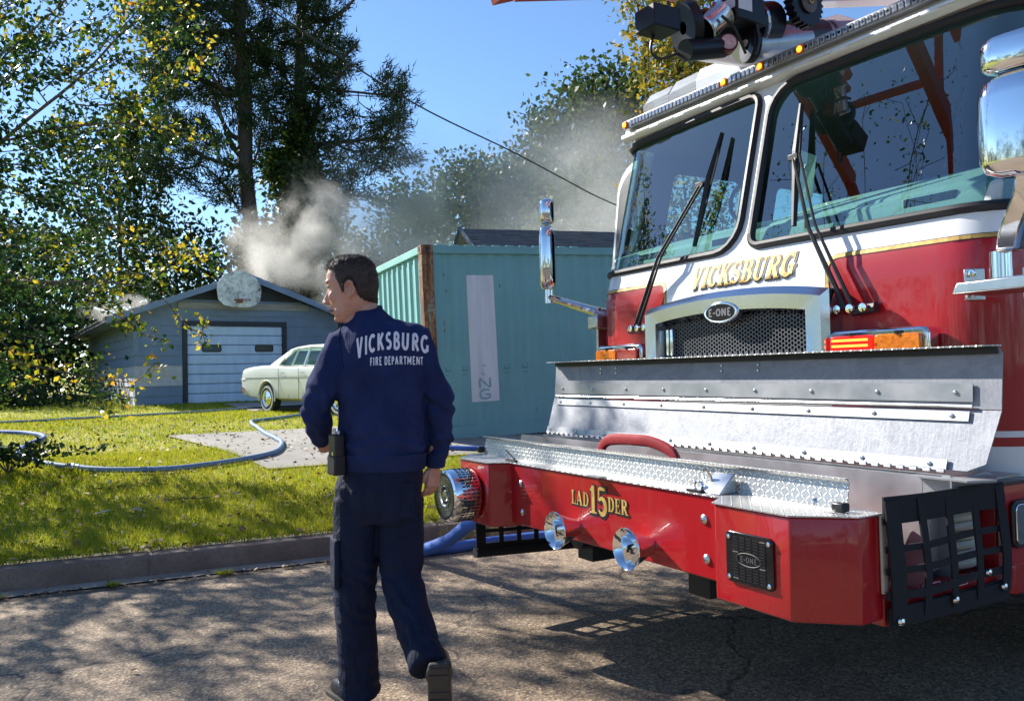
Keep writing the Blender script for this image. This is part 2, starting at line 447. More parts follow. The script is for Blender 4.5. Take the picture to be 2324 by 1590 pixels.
# weeds along the gutter
def tufts(spots, name, label, h, w, n, seed, mat):
    r = np.random.default_rng(seed); VV = []
    for (x, y, z, R) in spots:
        a = r.uniform(0, 2 * PI, n); rr = R * r.random(n) ** .6; bx = x + np.cos(a) * rr * .4; by = y + np.sin(a) * rr * .4
        hh = h * r.uniform(.3, 1, n); th = r.uniform(0, 2 * PI, n)
        V = np.empty((n, 3, 3)); V[:, 0] = np.stack([bx - np.cos(th) * w, by - np.sin(th) * w, np.full(n, z)], 1)
        V[:, 1] = np.stack([bx + np.cos(th) * w, by + np.sin(th) * w, np.full(n, z)], 1)
        V[:, 2] = np.stack([bx + np.cos(a) * rr, by + np.sin(a) * rr, z + hh], 1); VV.append(V.reshape(-1, 3))
    V = np.concatenate(VV); o = mesh_np(name, V, np.arange(len(V)).reshape(-1, 3), mat, kind='stuff'); return tag(o, label, 'weeds')
sp = [(*KP(a, d, 0)[:2], .005, R) for a, d, R in ((-1.9, -.17, .10), (-1.1, -.19, .09), (.3, -.2, .07), (-2.6, -.16, .05), (-.4, -.19, .05), (1.4, -.15, .05), (3.1, -.12, .04))]
DRYG = M('dry_grass', (.30, .26, .12), .8, var=.4, vs=30)
tufts(sp, 'gutter_weeds', 'low dry weeds growing in the crack between gutter and road', .035, .003, 160, 5, GRASSM)
tufts([(-.38, 6.5, .0, .10), (-.15, 6.6, 0, .08), (-.55, 6.42, 0, .05)], 'dry_grass_tuft', 'dry tall grass tuft at the kerb beside the blue hoses', .26, .003, 160, 6, DRYG)

# ---------------- fallen leaves (uncountable)
t = NT('fallen_leaf'); g = t.n('ShaderNodeNewGeometry')
c = t.ramp(g.outputs['Random Per Island'], [(.0, (.09, .035, .015)), (.3, (.22, .09, .03)), (.6, (.36, .22, .09)), (.85, (.45, .35, .2)), (1, (.55, .48, .36))])
t.l(c, t.b.inputs['Base Color']); t.b.inputs['Roughness'].default_value = .75; FLEAF = t.m
def quads_np(P, nrm, ln, wd, r):
    """leaf quads (diamond, folded): P (n,3) centre, returns verts (n,4,3)"""
    n = len(P); t1 = np.cross(nrm, r.normal(size=(n, 3))); t1 /= np.linalg.norm(t1, axis=1, keepdims=True) + 1e-9
    t2 = np.cross(nrm, t1)
    ln = ln[:, None]; wd = wd[:, None]
    return np.stack([P - t1 * ln, P + t2 * wd + nrm * wd * .35, P + t1 * ln, P - t2 * wd + nrm * wd * .35], 1)
r = np.random.default_rng(11)
n = 7500; a = r.uniform(-10, 9, n); d = .05 + 11 * r.random(n) ** 1.3
z = np.interp(d, _hd, _hz) + r.uniform(.005, .05, n)
x = K0.x + KD.x * a + KN.x * d; y = K0.y + KD.y * a + KN.y * d
nr = np.stack([r.normal(0, .45, n), r.normal(0, .45, n), np.ones(n)], 1); nr /= np.linalg.norm(nr, axis=1, keepdims=True)
s = r.uniform(.5, 1.2, n) * .033
Q = quads_np(np.stack([x, y, z], 1), nr, s, s * .6, r)
m = 900; a = r.uniform(-6, 7, m); d = -.24 + r.normal(0, .06, m) - (r.random(m) < .10) * r.uniform(0, 2.8, m)
x = K0.x + KD.x * a + KN.x * d; y = K0.y + KD.y * a + KN.y * d
nr2 = np.stack([r.normal(0, .3, m), r.normal(0, .3, m), np.ones(m)], 1); nr2 /= np.linalg.norm(nr2, axis=1, keepdims=True); s = r.uniform(.4, 1, m) * .022
Q2 = quads_np(np.stack([x, y, np.full(m, .018)], 1), nr2, s, s * .6, r)
V = np.concatenate([Q, Q2]).reshape(-1, 3)
o = mesh_np('fallen_leaves', V, np.arange(len(V)).reshape(-1, 4), FLEAF, kind='stuff'); tag(o, 'brown and tan fallen leaves scattered over the lawn and gutter', 'leaves')
# the one pale leaf that stands out, and the scrap on the asphalt
PALE = M('pale_leaf', (.62, .58, .48), .7, var=.15, vs=20)
mb = MB(); mb.add([(-.075, 0, 0), (-.02, .045, .018), (.07, .02, .03), (.02, -.045, .02), (0, 0, .008)], [(0, 4, 1), (1, 4, 2), (2, 4, 3), (3, 4, 0)])
o = mb.build('fallen_leaf', PALE, solid=.002); o.location = (-3.39, 6.72, .275); tag(o, 'large pale curled leaf lying alone on the shaded grass near the kerb', 'leaf')
mb = MB()
for i in range(6): mb.box(-.012, .012, -.006, .006, 0, .01, TM(i * .013 - .03, .01 * math.sin(i), 0, .2, 0, i * .7))
o = mb.build('paper_scrap', PALE); o.location = (1.18, 3.27, 0.002); tag(o, 'small crumpled pale scrap lying on the dark asphalt under the truck', 'scrap')
mb = MB(); mb.tube([(0, 0, 0), (.15, .02, .012), (.32, .0, .01), (.5, .05, .02)], [.007, .006, .005, .002], 5); mb.tube([(.2, .01, .01), (.3, .08, .02)], [.004, .002], 4)
o = mb.build('fallen_twig', M('twig', (.10, .07, .05), .9)); o.location = (-3.1, 7.2, .30); o.rotation_euler = (0, 0, .15); tag(o, 'thin bare twig lying on the lawn behind the pale leaf', 'twig')
# ================================================================== GARAGE
BLUE = M('blue_grey_siding', (.19, .255, .35), .75, var=.12, vs=3, bump=.15, bs=30)
PALEB = M('weathered_pale_siding', (.50, .49, .50), .8, var=.18, vs=5, bump=.2, bs=30)
DOORB = M('garage_door_paint', (.52, .66, .84), .45, var=.10, vs=2.5, rvar=.3, scale=(3, 3, .5))
DARK = M('dark_trim', (.025, .03, .04), .6, var=.3)
def shingle(name, a, b):
    t = NT(name); g = t.n('ShaderNodeNewGeometry'); v = t.coord(); n = t.noise(v, 5, 6, .7); n2 = t.noise(v, 90, 3)
    c = t.mix(t.math('MULTIPLY', t.math('ADD', g.outputs['Random Per Island'], n), .5), a, b); c = t.mix(t.rampv(n2, [(.5, 0), (.7, .5)]), c, tuple(x * .4 for x in a))
    t.l(c, t.b.inputs['Base Color']); t.b.inputs['Roughness'].default_value = .9; t.bump(n2, .5, .01); return t.m
SHG = shingle('grey_shingle', (.14, .135, .13), (.30, .29, .275))
SHB = shingle('brown_shingle', (.10, .088, .085), (.24, .215, .20))
GA = thing('garage', 'blue-grey garage with a wide pale blue roll-up door, smoke rising from its roof', 'garage', (-9.9, 21.39, .68), math.radians(33))
GW, GL, WH, PK, PX, SLOPE = 5.6, 11.0, 2.42, 3.58, 2.78, .37
DX0, DX1, DH = 1.31, 3.91, 2.15
mb = MB()
mb.box(.03, DX0 - .08, .03, .12, -.3, WH + .02); mb.box(DX1 + .08, GW - .03, .03, .12, -.3, WH + .02); mb.box(DX0 - .08, DX1 + .08, .03, .12, DH + .08, WH + .02)
mb.box(.03, .12, .12, GL, -.3, WH); mb.box(GW - .12, GW - .03, .12, GL, -.3, WH); mb.box(.03, GW - .03, GL, GL + .1, -.3, WH)
mb.prism([(0.03, WH + .02), (GW - .03, WH + .02), (PX, PK - .08)], lambda a, b: (a, .03, b), lambda a, b: (a, .12, b))
mb.build('wall', BLUE, GA)
BH = .27
def board(x0, x1, z, mat, side=False, y=0):
    poly = [(0, z), (-.034, z), (-.006, z + BH + .02), (0, z + BH + .02)]
    m = MB()
    if side: m.prism(poly, lambda a, b: (a + .028, x0, b), lambda a, b: (a + .028, x1, b))
    else: m.prism(poly, lambda a, b: (x0, a + .028, b), lambda a, b: (x1, a + .028, b))
    return m.build('siding_board', mat, GA)
for i in range(9):
    z = -.02 + i * BH
    board(.0, DX0 - .13, z, PALEB if i in (2, 3) else BLUE)
    board(DX1 + .13, GW, z, BLUE)
    for k in range(3): board(.02 + k * 3.7, 3.70 + k * 3.7, z, PALEB if i < 4 else BLUE, True)
for i in range(5):
    z = WH + .0 + i * BH * .8
    hw0 = (PK - .12 - z) / SLOPE
    if hw0 < .3: break
    m = MB(); hw1 = max(.02, (PK - .12 - z - BH * .8) / SLOPE)
    m.prism([(PX - hw0, z), (PX + hw0, z), (PX + hw1, z + BH * .8), (PX - hw1, z + BH * .8)], lambda a, b: (a, .0, b), lambda a, b: (a, .028, b)); m.build('siding_board', BLUE if i < 2 else DARK, GA)
WOOD = M('weathered_wood', (.33, .32, .29), .85, var=.25, vs=8, scale=(.3, 1, 4))
m = MB(); m.box(PX - 1.7, PX + 1.9, -.04, -.002, WH + .18, WH + .36); m.build('gable_trim_board', WOOD, GA)
m = MB(); m.box(-.03, .0, -.03, .1, 1.35, WH); m.box(-.01, .09, -.031, -.003, 1.35, WH); m.build('corner_trim', BLUE, GA)
# roof: two slopes, rows of shingles as strips
def roof(parent, px, pk, halfw, y0, y1, slope, mat, row, thick=.03, names=('roof_deck', 'shingle_row'), over=.4):
    deck = MB()
    for sgn in (-1, 1):
        e = Vector((px + sgn * halfw, 0, pk - slope * halfw)); r = Vector((px, 0, pk))
        deck.add([(e.x, y0, e.z), (r.x, y0, r.z), (r.x, y1, r.z), (e.x, y1, e.z), (e.x, y0, e.z - .10), (r.x, y0, r.z - .10), (r.x, y1, r.z - .10), (e.x, y1, e.z - .10)],
                 [(0, 1, 2, 3), (4, 7, 6, 5), (0, 4, 5, 1), (3, 2, 6, 7), (0, 3, 7, 4)])
        L = (r - e).length; n = int(L / row); d = (r - e) / L; nrm = Vector((d.z, 0, -d.x)) * (-1 if d.z * 1 < 0 else 1)
        nrm = Vector((-d.z * (1), 0, d.x)) if d.x > 0 else Vector((d.z, 0, -d.x))
        if nrm.z < 0: nrm = -nrm
        rm = MB()
        for i in range(n + 1):
            a = e + d * (i * row - .03); b = e + d * min(L, (i + 1) * row + .02)
            y = y0 - .02
            while y < y1:
                w = random.uniform(.25, .4); j = random.uniform(0, .008)
                p = [a + nrm * (thick + j), b + nrm * .006]
                rm.add([(p[0].x, y, p[0].z), (p[0].x, min(y + w - .008, y1), p[0].z), (p[1].x, min(y + w - .008, y1), p[1].z), (p[1].x, y, p[1].z),
                        (a.x, y, a.z), (a.x, min(y + w - .008, y1), a.z)], [(0, 1, 2, 3), (0, 4, 5, 1)])
                y += w
        o = rm.build('shingles', mat, parent, kind='stuff')
    return deck.build('roof', DARK if parent is GA else WOOD, parent)
roof(GA, PX, PK, 3.5, -.45, GL + .3, SLOPE, SHG, .22)
for sgn in (-1, 1):
    m = MB(); e = Vector((PX + sgn * 3.5, -.45, PK - SLOPE * 3.5)); r_ = Vector((PX, -.45, PK))
    m.add([(e.x, -.475, e.z + .02), (r_.x, -.475, r_.z + .02), (r_.x, -.475, r_.z - .15), (e.x, -.475, e.z - .15), (e.x, -.452, e.z + .02), (r_.x, -.452, r_.z + .02), (r_.x, -.452, r_.z - .15), (e.x, -.452, e.z - .15)],
          [(0, 1, 2, 3), (4, 7, 6, 5), (0, 4, 5, 1), (3, 2, 6, 7), (0, 3, 7, 4), (1, 5, 6, 2)]); m.build('fascia', BLUE, GA)
# eave soffit box at the left corner
m = MB(); m.box(-.66, .0, -.42, GL, WH - .16, WH - .12); m.build('soffit', BLUE, GA)
# garage door
m = MB(); m.box(DX0 - .12, DX0, -.03, .03, -.05, DH + .12); m.box(DX1, DX1 + .12, -.03, .03, -.05, DH + .12); m.box(DX0, DX1, -.03, .03, DH, DH + .12); m.build('door_frame', DARK, GA)
GD = MB().box(DX0, DX1, .07, .09, 0, DH).build('garage_door', DARK, GA)
for i in range(8):
    z0 = .02 + i * .266; m = MB()
    m.prism([(.06, z0), (.035, z0 + .012), (.028, z0 + .03), (.028, z0 + .225), (.035, z0 + .245), (.06, z0 + .258)], lambda a, b: (DX0 + .01, a, b), lambda a, b: (DX1 - .01, a, b))
    m.build('door_panel', DOORB, GD)
BLK = M('black_rubber', (.012, .012, .014), .5, var=.2)
DGL = glass_mat('dark_window_glass', (.35, .4, .45))
for x in (DX0 + .38, DX0 + 1.82):
    m = MB(); m.prism(rrect(x, x + .52, 1.42, 1.62, .05), lambda a, b: (a, .012, b), lambda a, b: (a, .03, b)); fr = m.build('door_window', BLK, GD)
    m = MB(); m.prism(rrect(x + .03, x + .49, 1.45, 1.59, .04), lambda a, b: (a, .009, b), lambda a, b: (a, .012, b)); m.build('pane', M('dark_pane', (.03, .035, .045), .08, var=.1), fr)
# backboard + rim above the door
BB = thing('basketball_backboard', 'mildewed white fan-shaped basketball backboard mounted on the garage gable', 'backboard')
BB.parent = None
t = NT('mildewed_white'); v = t.coord(); n1 = t.noise(v, 3, 8, .75, .6); n2 = t.noise(v, 14, 6, .7)
c = t.ramp(n1, [(.42, (.85, .86, .82)), (.55, (.55, .56, .52)), (.68, (.06, .065, .055))]); c = t.mix(t.rampv(n2, [(.55, 0), (.7, .8)]), c, (.05, .05, .045))
t.l(c, t.b.inputs['Base Color']); t.b.inputs['Roughness'].default_value = .7; MILD = t.m
poly = [(-.42, -.42), (-.2, -.48), (.2, -.48), (.42, -.42), (.56, -.28), (.60, 0)] + [(.60 * math.cos(a), .0 + .52 * math.sin(a)) for a in np.linspace(.15, PI - .15, 15)] + [(-.60, 0), (-.56, -.28)]
gm = Matrix.Translation(GA.location) @ Matrix.Rotation(math.radians(33), 4, 'Z')
BB.matrix_world = gm @ Matrix.Translation((PX - .22, -.60, 3.10))
m = MB(); m.prism(poly, lambda a, b: (a, 0, b), lambda a, b: (a, .04, b)); m.build('board', MILD, BB, bevel=.01)
m = MB(); m.tube([(.22 * math.cos(a), -.30 + .22 * math.sin(a), -.30) for a in np.linspace(0, 2 * PI, 20)], .01, 6); m.box(-.07, .07, -.08, -.001, -.36, -.26)
m.build('rim', M('rusty_orange', (.30, .09, .05), .7, var=.4, vs=20), BB)
m = MB(); m.tube([(-.3, .03, .1), (-.3, .5, .1)], .02, 6); m.tube([(.3, .03, .1), (.3, .5, .1)], .02, 6); m.tube([(0, .03, -.2), (0, .58, -.3)], .02, 6); m.build('bracket', DARK, BB)

# ================================================================== HOUSE BEHIND THE CONTAINER
HB = thing('house', 'house with a brown shingle roof showing just above the green container', 'house', (.64, 19.4, .8), math.radians(14))
m = MB(); m.box(-.2, 11, .5, 9.5, -.5, 2.6); m.build('wall', M('brick_wall', (.32, .16, .11), .85, var=.2, vs=20), HB)
# ridge along local x: reuse roof() by building it in a turned child frame
HR = bpy.data.objects.new('gable_roof', None); link(HR, HB); HR.rotation_euler = (0, 0, -PI / 2); HR.location = (0, 5, 0)
roof(HR, 0, 4.84, 5.6, -.9, 11.4, .44, SHB, .17)
m = MB(); m.prism([(-5.0, 2.55), (5.0, 2.55), (0, 4.70)], lambda a, b: (a, -.25, b), lambda a, b: (a, -.2, b)); m.build('gable_wall', M('gable_white', (.45, .5, .5), .7), HR)
m = MB()
for sgn in (-1, 1): m.tube([(sgn * 5.6, -.92, 4.84 - .44 * 5.6), (0, -.92, 4.84)], .07, 4)
m.build('fascia', M('slate_fascia', (.08, .11, .14), .6), HR)

# ================================================================== CONTAINER
t = NT('teal_paint'); v = t.coord(); n1 = t.noise(v, 1.2, 6, .6); n2 = t.noise(t.coord(scale=(12, 12, 1.2)), 1.5, 6, .75); n3 = t.noise(v, 9, 8, .8)
c = t.ramp(n1, [(.3, (.11, .30, .325)), (.7, (.145, .365, .385))]); c = t.mix(t.rampv(n2, [(.5, 0), (.75, .35)]), c, (.20, .36, .34))
c = t.mix(t.rampv(n3, [(.67, 0), (.73, .85)]), c, (.10, .045, .02)); t.l(c, t.b.inputs['Base Color']); t.b.inputs['Roughness'].default_value = .55; TEAL = t.m
t = NT('sunlit_teal'); v = t.coord(); n1 = t.noise(v, 2, 6, .6); n3 = t.noise(v, 9, 8, .8)  # lighter copy of the teal, with direct sun painted into its colour
c = t.ramp(n1, [(.3, (.20, .46, .43)), (.7, (.27, .55, .50))]); c = t.mix(t.rampv(n3, [(.68, 0), (.74, .85)]), c, (.12, .05, .02)); t.l(c, t.b.inputs['Base Color']); t.b.inputs['Roughness'].default_value = .6; TEAL_LIT = t.m
t = NT('rust_teal'); v = t.coord(scale=(6, 6, .9)); n1 = t.noise(v, 1.6, 8, .7); n2 = t.noise(t.coord(), 18, 6, .7)
c = t.ramp(n1, [(.36, (.045, .018, .012)), (.47, (.17, .065, .025)), (.55, (.30, .17, .08)), (.64, (.24, .33, .28)), (.8, (.14, .30, .27))])
c = t.mix(t.rampv(n2, [(.45, 0), (.6, .7)]), c, (.06, .025, .015)); t.l(c, t.b.inputs['Base Color']); t.b.inputs['Roughness'].default_value = .85; t.bump(n2, .5, .01); RUST = t.m
CN = thing('shipping_container', 'teal steel shipping container with a rusty corner post and a white painted strip', 'shipping container', (-1.10, 10.82, .46), 0)
CN.matrix_world = Matrix.Translation((-1.10, 10.82, .46)) @ Matrix.Rotation(math.radians(24), 4, 'Z') @ Matrix.Rotation(math.radians(-1.7), 4, 'Y')
CL, CW, CH = 4.3, 3.2, 2.62
def corr(n0, n1, pitch, depth):
    """list of (t, offset)"""
    out = []; x = n0
    while x < n1 - .01:
        out += [(x, 0), (x + pitch * .26, 0), (x + pitch * .5, depth), (x + pitch * .76, depth)]; x += pitch
    return [(min(a, n1), b) for a, b in out] + [(n1, 0)]
def corr_y(x): # depth of end wall at x
    pts = corr(.16, CW - .16, .265, .022); return float(np.interp(x, [p[0] for p in pts], [p[1] for p in pts]))
m = MB(); P = corr(.16, CW - .16, .265, .022); vs = []; 
for a, b in P: vs += [(a, .03 + b, .17), (a, .03 + b, CH - .11)]
m.add(vs, [(2 * i, 2 * i + 2, 2 * i + 3, 2 * i + 1) for i in range(len(P) - 1)]); m.build('end_wall', TEAL, CN)
m = MB(); P = corr(.16, CL - .16, .278, .036); vs = []
for a, b in P: vs += [(.03 + b, a, .17), (.03 + b, a, CH - .11)]
m.add(vs, [(2 * i, 2 * i + 2, 2 * i + 3, 2 * i + 1) for i in range(len(P) - 1)]); m.build('side_wall', TEAL_LIT, CN)
m = MB(); m.box(.06, CW - .02, .08, CL - .05, .1, CH - .08); m.build('inner_box', TEAL, CN)
m = MB(); m.box(.10, CW - .1, -.0, .09, CH - .11, CH - .0); m.build('top_rail', TEAL, CN, bevel=.006)
m = MB(); m.box(.0, .07, .12, CL - .12, CH - .10, CH - .0); m.build('top_side_rail', TEAL_LIT, CN, bevel=.006)
m = MB(); m.box(.10, CW - .1, -.0, .10, .0, .18); m.build('bottom_rail', TEAL, CN, bevel=.006)
m = MB(); m.box(.0, .09, .12, CL - .12, .0, .17); m.build('bottom_side_rail', TEAL_LIT, CN, bevel=.006)
for x, y, mt in ((-.01, -.01, RUST), (CW - .15, -.01, RUST), (-.01, CL - .15, TEAL_LIT), (CW - .15, CL - .15, TEAL_LIT)):
    m = MB(); m.box(x, x + .16, y, y + .16, .12, CH - .12); m.build('corner_post', mt, CN, bevel=.01)
    for z in (0, CH - .12):
        m = MB(); m.box(x - .004, x + .166, y - .004, y + .166, z, z + .125); cc = m.build('corner_casting', RUST, CN, bevel=.012)
        m = MB()
        m.prism(rrect(x + .055, x + .105, z + .03, z + .10, .02), lambda a, b: (a, y - .0062, b), lambda a, b: (a, y + .02, b))
        m.prism(rrect(y + .055, y + .105, z + .03, z + .10, .02), lambda a, b: (x - .0062, a, b), lambda a, b: (x + .02, a, b)); m.build('slot', BLK, cc)
roofm = MB(); roofm.box(.07, CW - .02, .0, CL, CH - .012, CH - .004)
for i in range(11): roofm.prism([(.2 + i * .205, CH - .004), (.225 + i * .205, CH + .014), (.32 + i * .205, CH + .014), (.345 + i * .205, CH - .004)], lambda a, b: (a, .03, b), lambda a, b: (a, CL - .03, b))
roofm.build('roof', TEAL_LIT, CN)
# painted strip with the faded letters
t = NT('white_paint_strip'); v = t.coord(); n1 = t.noise(t.coord(scale=(10, 10, 1)), 1, 6, .6)
t.l(t.ramp(n1, [(.35, (.50, .55, .60)), (.7, (.62, .68, .73))]), t.b.inputs['Base Color']); t.b.inputs['Roughness'].default_value = .7; WSTRIP = t.m
m = MB(); m.patch([(.63, .49), (1.03, .49), (1.02, 2.22), (.63, 2.22)], [], .03, lambda a, b: (a, .026 + corr_y(a), b)); m.build('painted_strip', WSTRIP, CN)
FADE = M('faded_teal_print', (.20, .36, .42), .7, var=.3, vs=25)
def ribbon(mb, pts, w, fm):
    for a, b in zip(pts[:-1], pts[1:]):
        d = Vector((b[0] - a[0], b[1] - a[1])); L = d.length
        if L < 1e-6: continue
        nrm = Vector((-d.y, d.x)) / L * w / 2; k = max(1, int(L / .02)); vs = []
        for i in range(k + 1):
            p = Vector(a) + d * i / k; vs += [fm(p.x - nrm.x, p.y - nrm.y), fm(p.x + nrm.x, p.y + nrm.y)]
        mb.add(vs, [(2 * i, 2 * i + 2, 2 * i + 3, 2 * i + 1) for i in range(k)])
fmS = lambda a, b: (a, .0225 + corr_y(a), b)
m = MB()
ribbon(m, [(.745, .68), (.745, .81)], .028, fmS); ribbon(m, [(.75, .81), (.90, .68)], .028, fmS); ribbon(m, [(.905, .68), (.905, .81)], .028, fmS); m.build('letter_n', FADE, CN)
m = MB(); ribbon(m, [(.89, .635), (.86, .65), (.79, .65), (.75, .62), (.745, .57), (.77, .535), (.86, .53), (.90, .55), (.90, .585), (.84, .585)], .028, fmS); m.build('letter_g', FADE, CN)
m = MB(); ribbon(m, [(.80, .98), (.86, .98)], .015, fmS); ribbon(m, [(.79, .90), (.79, .86), (.84, .86)], .015, fmS); m.build('faded_mark', FADE, CN)
# weld scuffs in a row, forklift marks
DK2 = M('scuffed_dark_teal', (.035, .10, .11), .8, var=.3, vs=30)
for x in (.26, .50, .83, 1.12, 1.40, 1.68, 1.96):
    m = MB(); fm2 = lambda a, b: (a, .027 + corr_y(a), b)
    ribbon(m, [(x, .93), (x + .09, .925)], .009, fm2); ribbon(m, [(x + .02, .98), (x + .02, .93)], .006, fm2); ribbon(m, [(x + .08, .99), (x + .08, .95)], .005, fm2)
    ribbon(m, [(x + .01, .87), (x + .08, .868)], .005, fm2); m.build('scuff', DK2 if x < 1.5 else TEAL, CN)
m = MB()
for x, z in ((.28, 1.45), (.28, 1.55), (.33, 1.98), (.30, 2.2), (1.12, 2.05), (1.6, .30)): ribbon(m, [(x, z), (x + .004, z + .05)], .012, lambda a, b: (a, .027 + corr_y(a), b))
m.build('rust_spot', RUST, CN)
m = MB(); m.box(-.25, 2.7, -.15, 6.2, -.3, -.01); 

# ================================================================== CAR
CREAM = M('old_cream_paint', (.82, .82, .76), .38, var=.08, vs=2, coat=.4, coatr=.2)
t = NT('dirty_cream_paint'); v = t.coord(); n1 = t.noise(v, 5, 8, .7); n2 = t.noise(v, 2, 4)
sx = t.n('ShaderNodeSeparateXYZ'); tc = t.n('ShaderNodeTexCoord'); t.l(tc.outputs['Object'], sx.inputs[0])
low = t.n('ShaderNodeMapRange'); low.inputs[1].default_value = .26; low.inputs[2].default_value = .55; low.inputs[3].default_value = .75; low.inputs[4].default_value = 0
t.l(sx.outputs[2], low.inputs[0])
c = t.ramp(n2, [(.3, (.76, .76, .70)), (.7, (.84, .84, .78))]); c = t.mix(t.math('MULTIPLY', low.outputs[0], t.rampv(n1, [(.3, .5), (.7, 1)])), c, (.16, .15, .09))
c = t.mix(t.math('MULTIPLY', t.rampv(n1, [(.60, 0), (.66, 1)]), low.outputs[0]), c, (.03, .02, .015)); t.l(c, t.b.inputs['Base Color']); t.b.inputs['Roughness'].default_value = .4; t.b.inputs['Coat Weight'].default_value = .3; CREAMD = t.m
CHR = M('chrome', (.82, .83, .84), .06, 1, var=.02, vs=3, rvar=.3)
CHRD = M('dull_chrome', (.6, .6, .6), .25, 1, var=.1, vs=10)
TYRE = M('tyre_rubber', (.02, .02, .021), .8, var=.2, vs=20)
WWALL = M('whitewall', (.50, .49, .45), .7, var=.15, vs=20)
CGL = glass_mat('car_glass', (.66, .84, .78), .5)
CAR = thing('parked_car', 'old cream four-door sedan with whitewall tyres parked beside the garage door', 'car', (-4.79, 18.55, .60), math.atan2(-.71, .704))
HWd = .89
def csec(x, zb, zs, zbelt, ztop, w):
    """half ring, right side bottom to centre top, mirrored"""
    h = [(w * .80, zb), (w * .955, zb + .06), (w * .985, zs), (w, zbelt - .015), (w * .985, zbelt), (w * .992, zbelt + .02), (w * .955, ztop - .05), (w * .88, ztop), (w * .5, ztop + .012)]
    return [(x, -y, z) for y, z in h] + [(x, 0, ztop + .015)] + [(x, y, z) for y, z in reversed(h)] + [(x, 0, zb)]
stx = [(-1.20, .42, .55, .76, .93, .83), (-1.17, .33, .5, .76, .97, .87), (-.9, .30, .5, .76, 1.00, HWd), (-.45, .28, .5, .76, 1.025, HWd), (0, .27, .5, .76, 1.03, HWd), (.6, .25, .5, .76, 1.02, HWd), (1.2, .25, .5, .76, 1.0, HWd), (2.0, .25, .5, .76, .99, HWd), (2.5, .26, .5, .76, .98, HWd), (3.0, .28, .5, .75, .95, HWd), (3.5, .32, .5, .74, .92, .87), (3.62, .42, .55, .73, .88, .83)]
m = MB(); m.loft([csec(*s) for s in stx]); body = m.build('body', CREAMD, CAR, smooth=True, auto=35)
cut = MB()
for x in (0, 2.82): cut.prism([(x + .355 * math.cos(a), .33 + .355 * math.sin(a)) for a in np.linspace(0, PI, 22)] + [(x - .355, -.2), (x + .355, -.2)], lambda a, b: (a, -1.3, b), lambda a, b: (a, 1.3, b))
body.parent = None; co = cut.build('cutter', CREAM); md = body.modifiers.new('b', 'BOOLEAN'); md.object = co; md.operation = 'DIFFERENCE'; md.solver = 'EXACT'
dg = bpy.context.evaluated_depsgraph_get(); dg.update(); nm = bpy.data.meshes.new_from_object(body.evaluated_get(dg))
body.modifiers.clear(); body.data = nm; body.parent = CAR; bpy.data.objects.remove(co)
for s_ in (-1, 1):
    m = MB(); m.box(-1.235, -1.19, s_ * .78 - .06, s_ * .78 + .06, .60, .74); m.build('tail_lamp', M('tail_lamp_red', (.25, .01, .01), .3), CAR, bevel=.008)
m = MB(); m.box(-1.225, -1.2, -.16, .16, .55, .68); m.build('number_plate', M('plate_white', (.6, .6, .58), .5), CAR)
# wheel arch lips
for x in (0, 2.82):
    for s in (-1, 1):
        m = MB(); m.tube([(x + .365 * math.cos(a), s * (HWd - .012), .34 + .365 * math.sin(a)) for a in np.linspace(-.25, PI + .25, 22)], .017, 6); m.build('arch_lip', CREAM, CAR, smooth=True)
# greenhouse
zr = 1.40
def roofsec(x, hw, z, th): return [(x, -hw, z - th), (x, -hw * .98, z - .015), (x, -hw * .85, z + .012), (x, 0, z + .03), (x, hw * .85, z + .012), (x, hw * .98, z - .015), (x, hw, z - th), (x, 0, z - th + .01)]
m = MB(); m.loft([roofsec(*q) for q in ((.62, .60, 1.36, .03), (.78, .63, 1.40, .05), (1.3, .65, 1.425, .05), (1.9, .65, 1.42, .05), (2.15, .63, 1.395, .04), (2.22, .60, 1.375, .02))]); m.build('car_roof', CREAM, CAR, smooth=True)
for s in (-1, 1):
    m = MB() # C pillar and sail panel
    m.add([(.02, s * .80, 1.03), (.38, s * .80, 1.02), (.95, s * .64, 1.39), (.62, s * .60, 1.37), (.02, s * .76, 1.03), (.38, s * .76, 1.02), (.95, s * .60, 1.37), (.62, s * .56, 1.35)], [(0, 1, 2, 3), (4, 7, 6, 5), (0, 4, 5, 1), (2, 6, 7, 3), (0, 3, 7, 4), (1, 5, 6, 2)])
    m.build('rear_pillar', CREAM, CAR, bevel=.01)
    for a_, b_, r_ in (((.98, s * .80, 1.01), (1.05, s * .65, 1.38), .022), ((1.50, s * .80, 1.0), (1.52, s * .655, 1.38), .022), ((2.55, s * .79, .97), (2.12, s * .64, 1.38), .025)): MB().tube([a_, b_], r_, 4).build('door_pillar', CREAM, CAR)
    m = MB(); m.tube([(.40, s * .81, 1.015), (1.0, s * .815, 1.005), (1.6, s * .815, 1.0), (2.5, s * .80, .975)], .012, 5); m.tube([(1.46, s * .805, 1.0), (1.48, s * .66, 1.37)], .012, 5); m.tube([(.42, s * .80, 1.03), (.62, s * .74, 1.2), (.88, s * .66, 1.36), (1.5, s * .665, 1.385), (2.1, s * .65, 1.37)], .010, 5); m.build('window_trim', CHR, CAR)
    m = MB(); m.add([(.30, s * .79, 1.0), (2.52, s * .785, .96), (2.12, s * .63, 1.375), (.90, s * .63, 1.375)], [(0, 1, 2, 3)]); m.build('side_window', CGL, CAR)
m = MB(); m.add([(.04, -.74, 1.03), (.04, .74, 1.03), (.66, .56, 1.36), (.66, -.56, 1.36)], [(0, 1, 2, 3)]); m.build('rear_window', CGL, CAR)
m = MB(); m.add([(2.55, -.74, .97), (2.55, .74, .97), (2.16, .58, 1.37), (2.16, -.58, 1.37)], [(0, 1, 2, 3)]); m.build('windscreen', CGL, CAR)
SEAT = M('car_seat', (.20, .24, .22), .8)
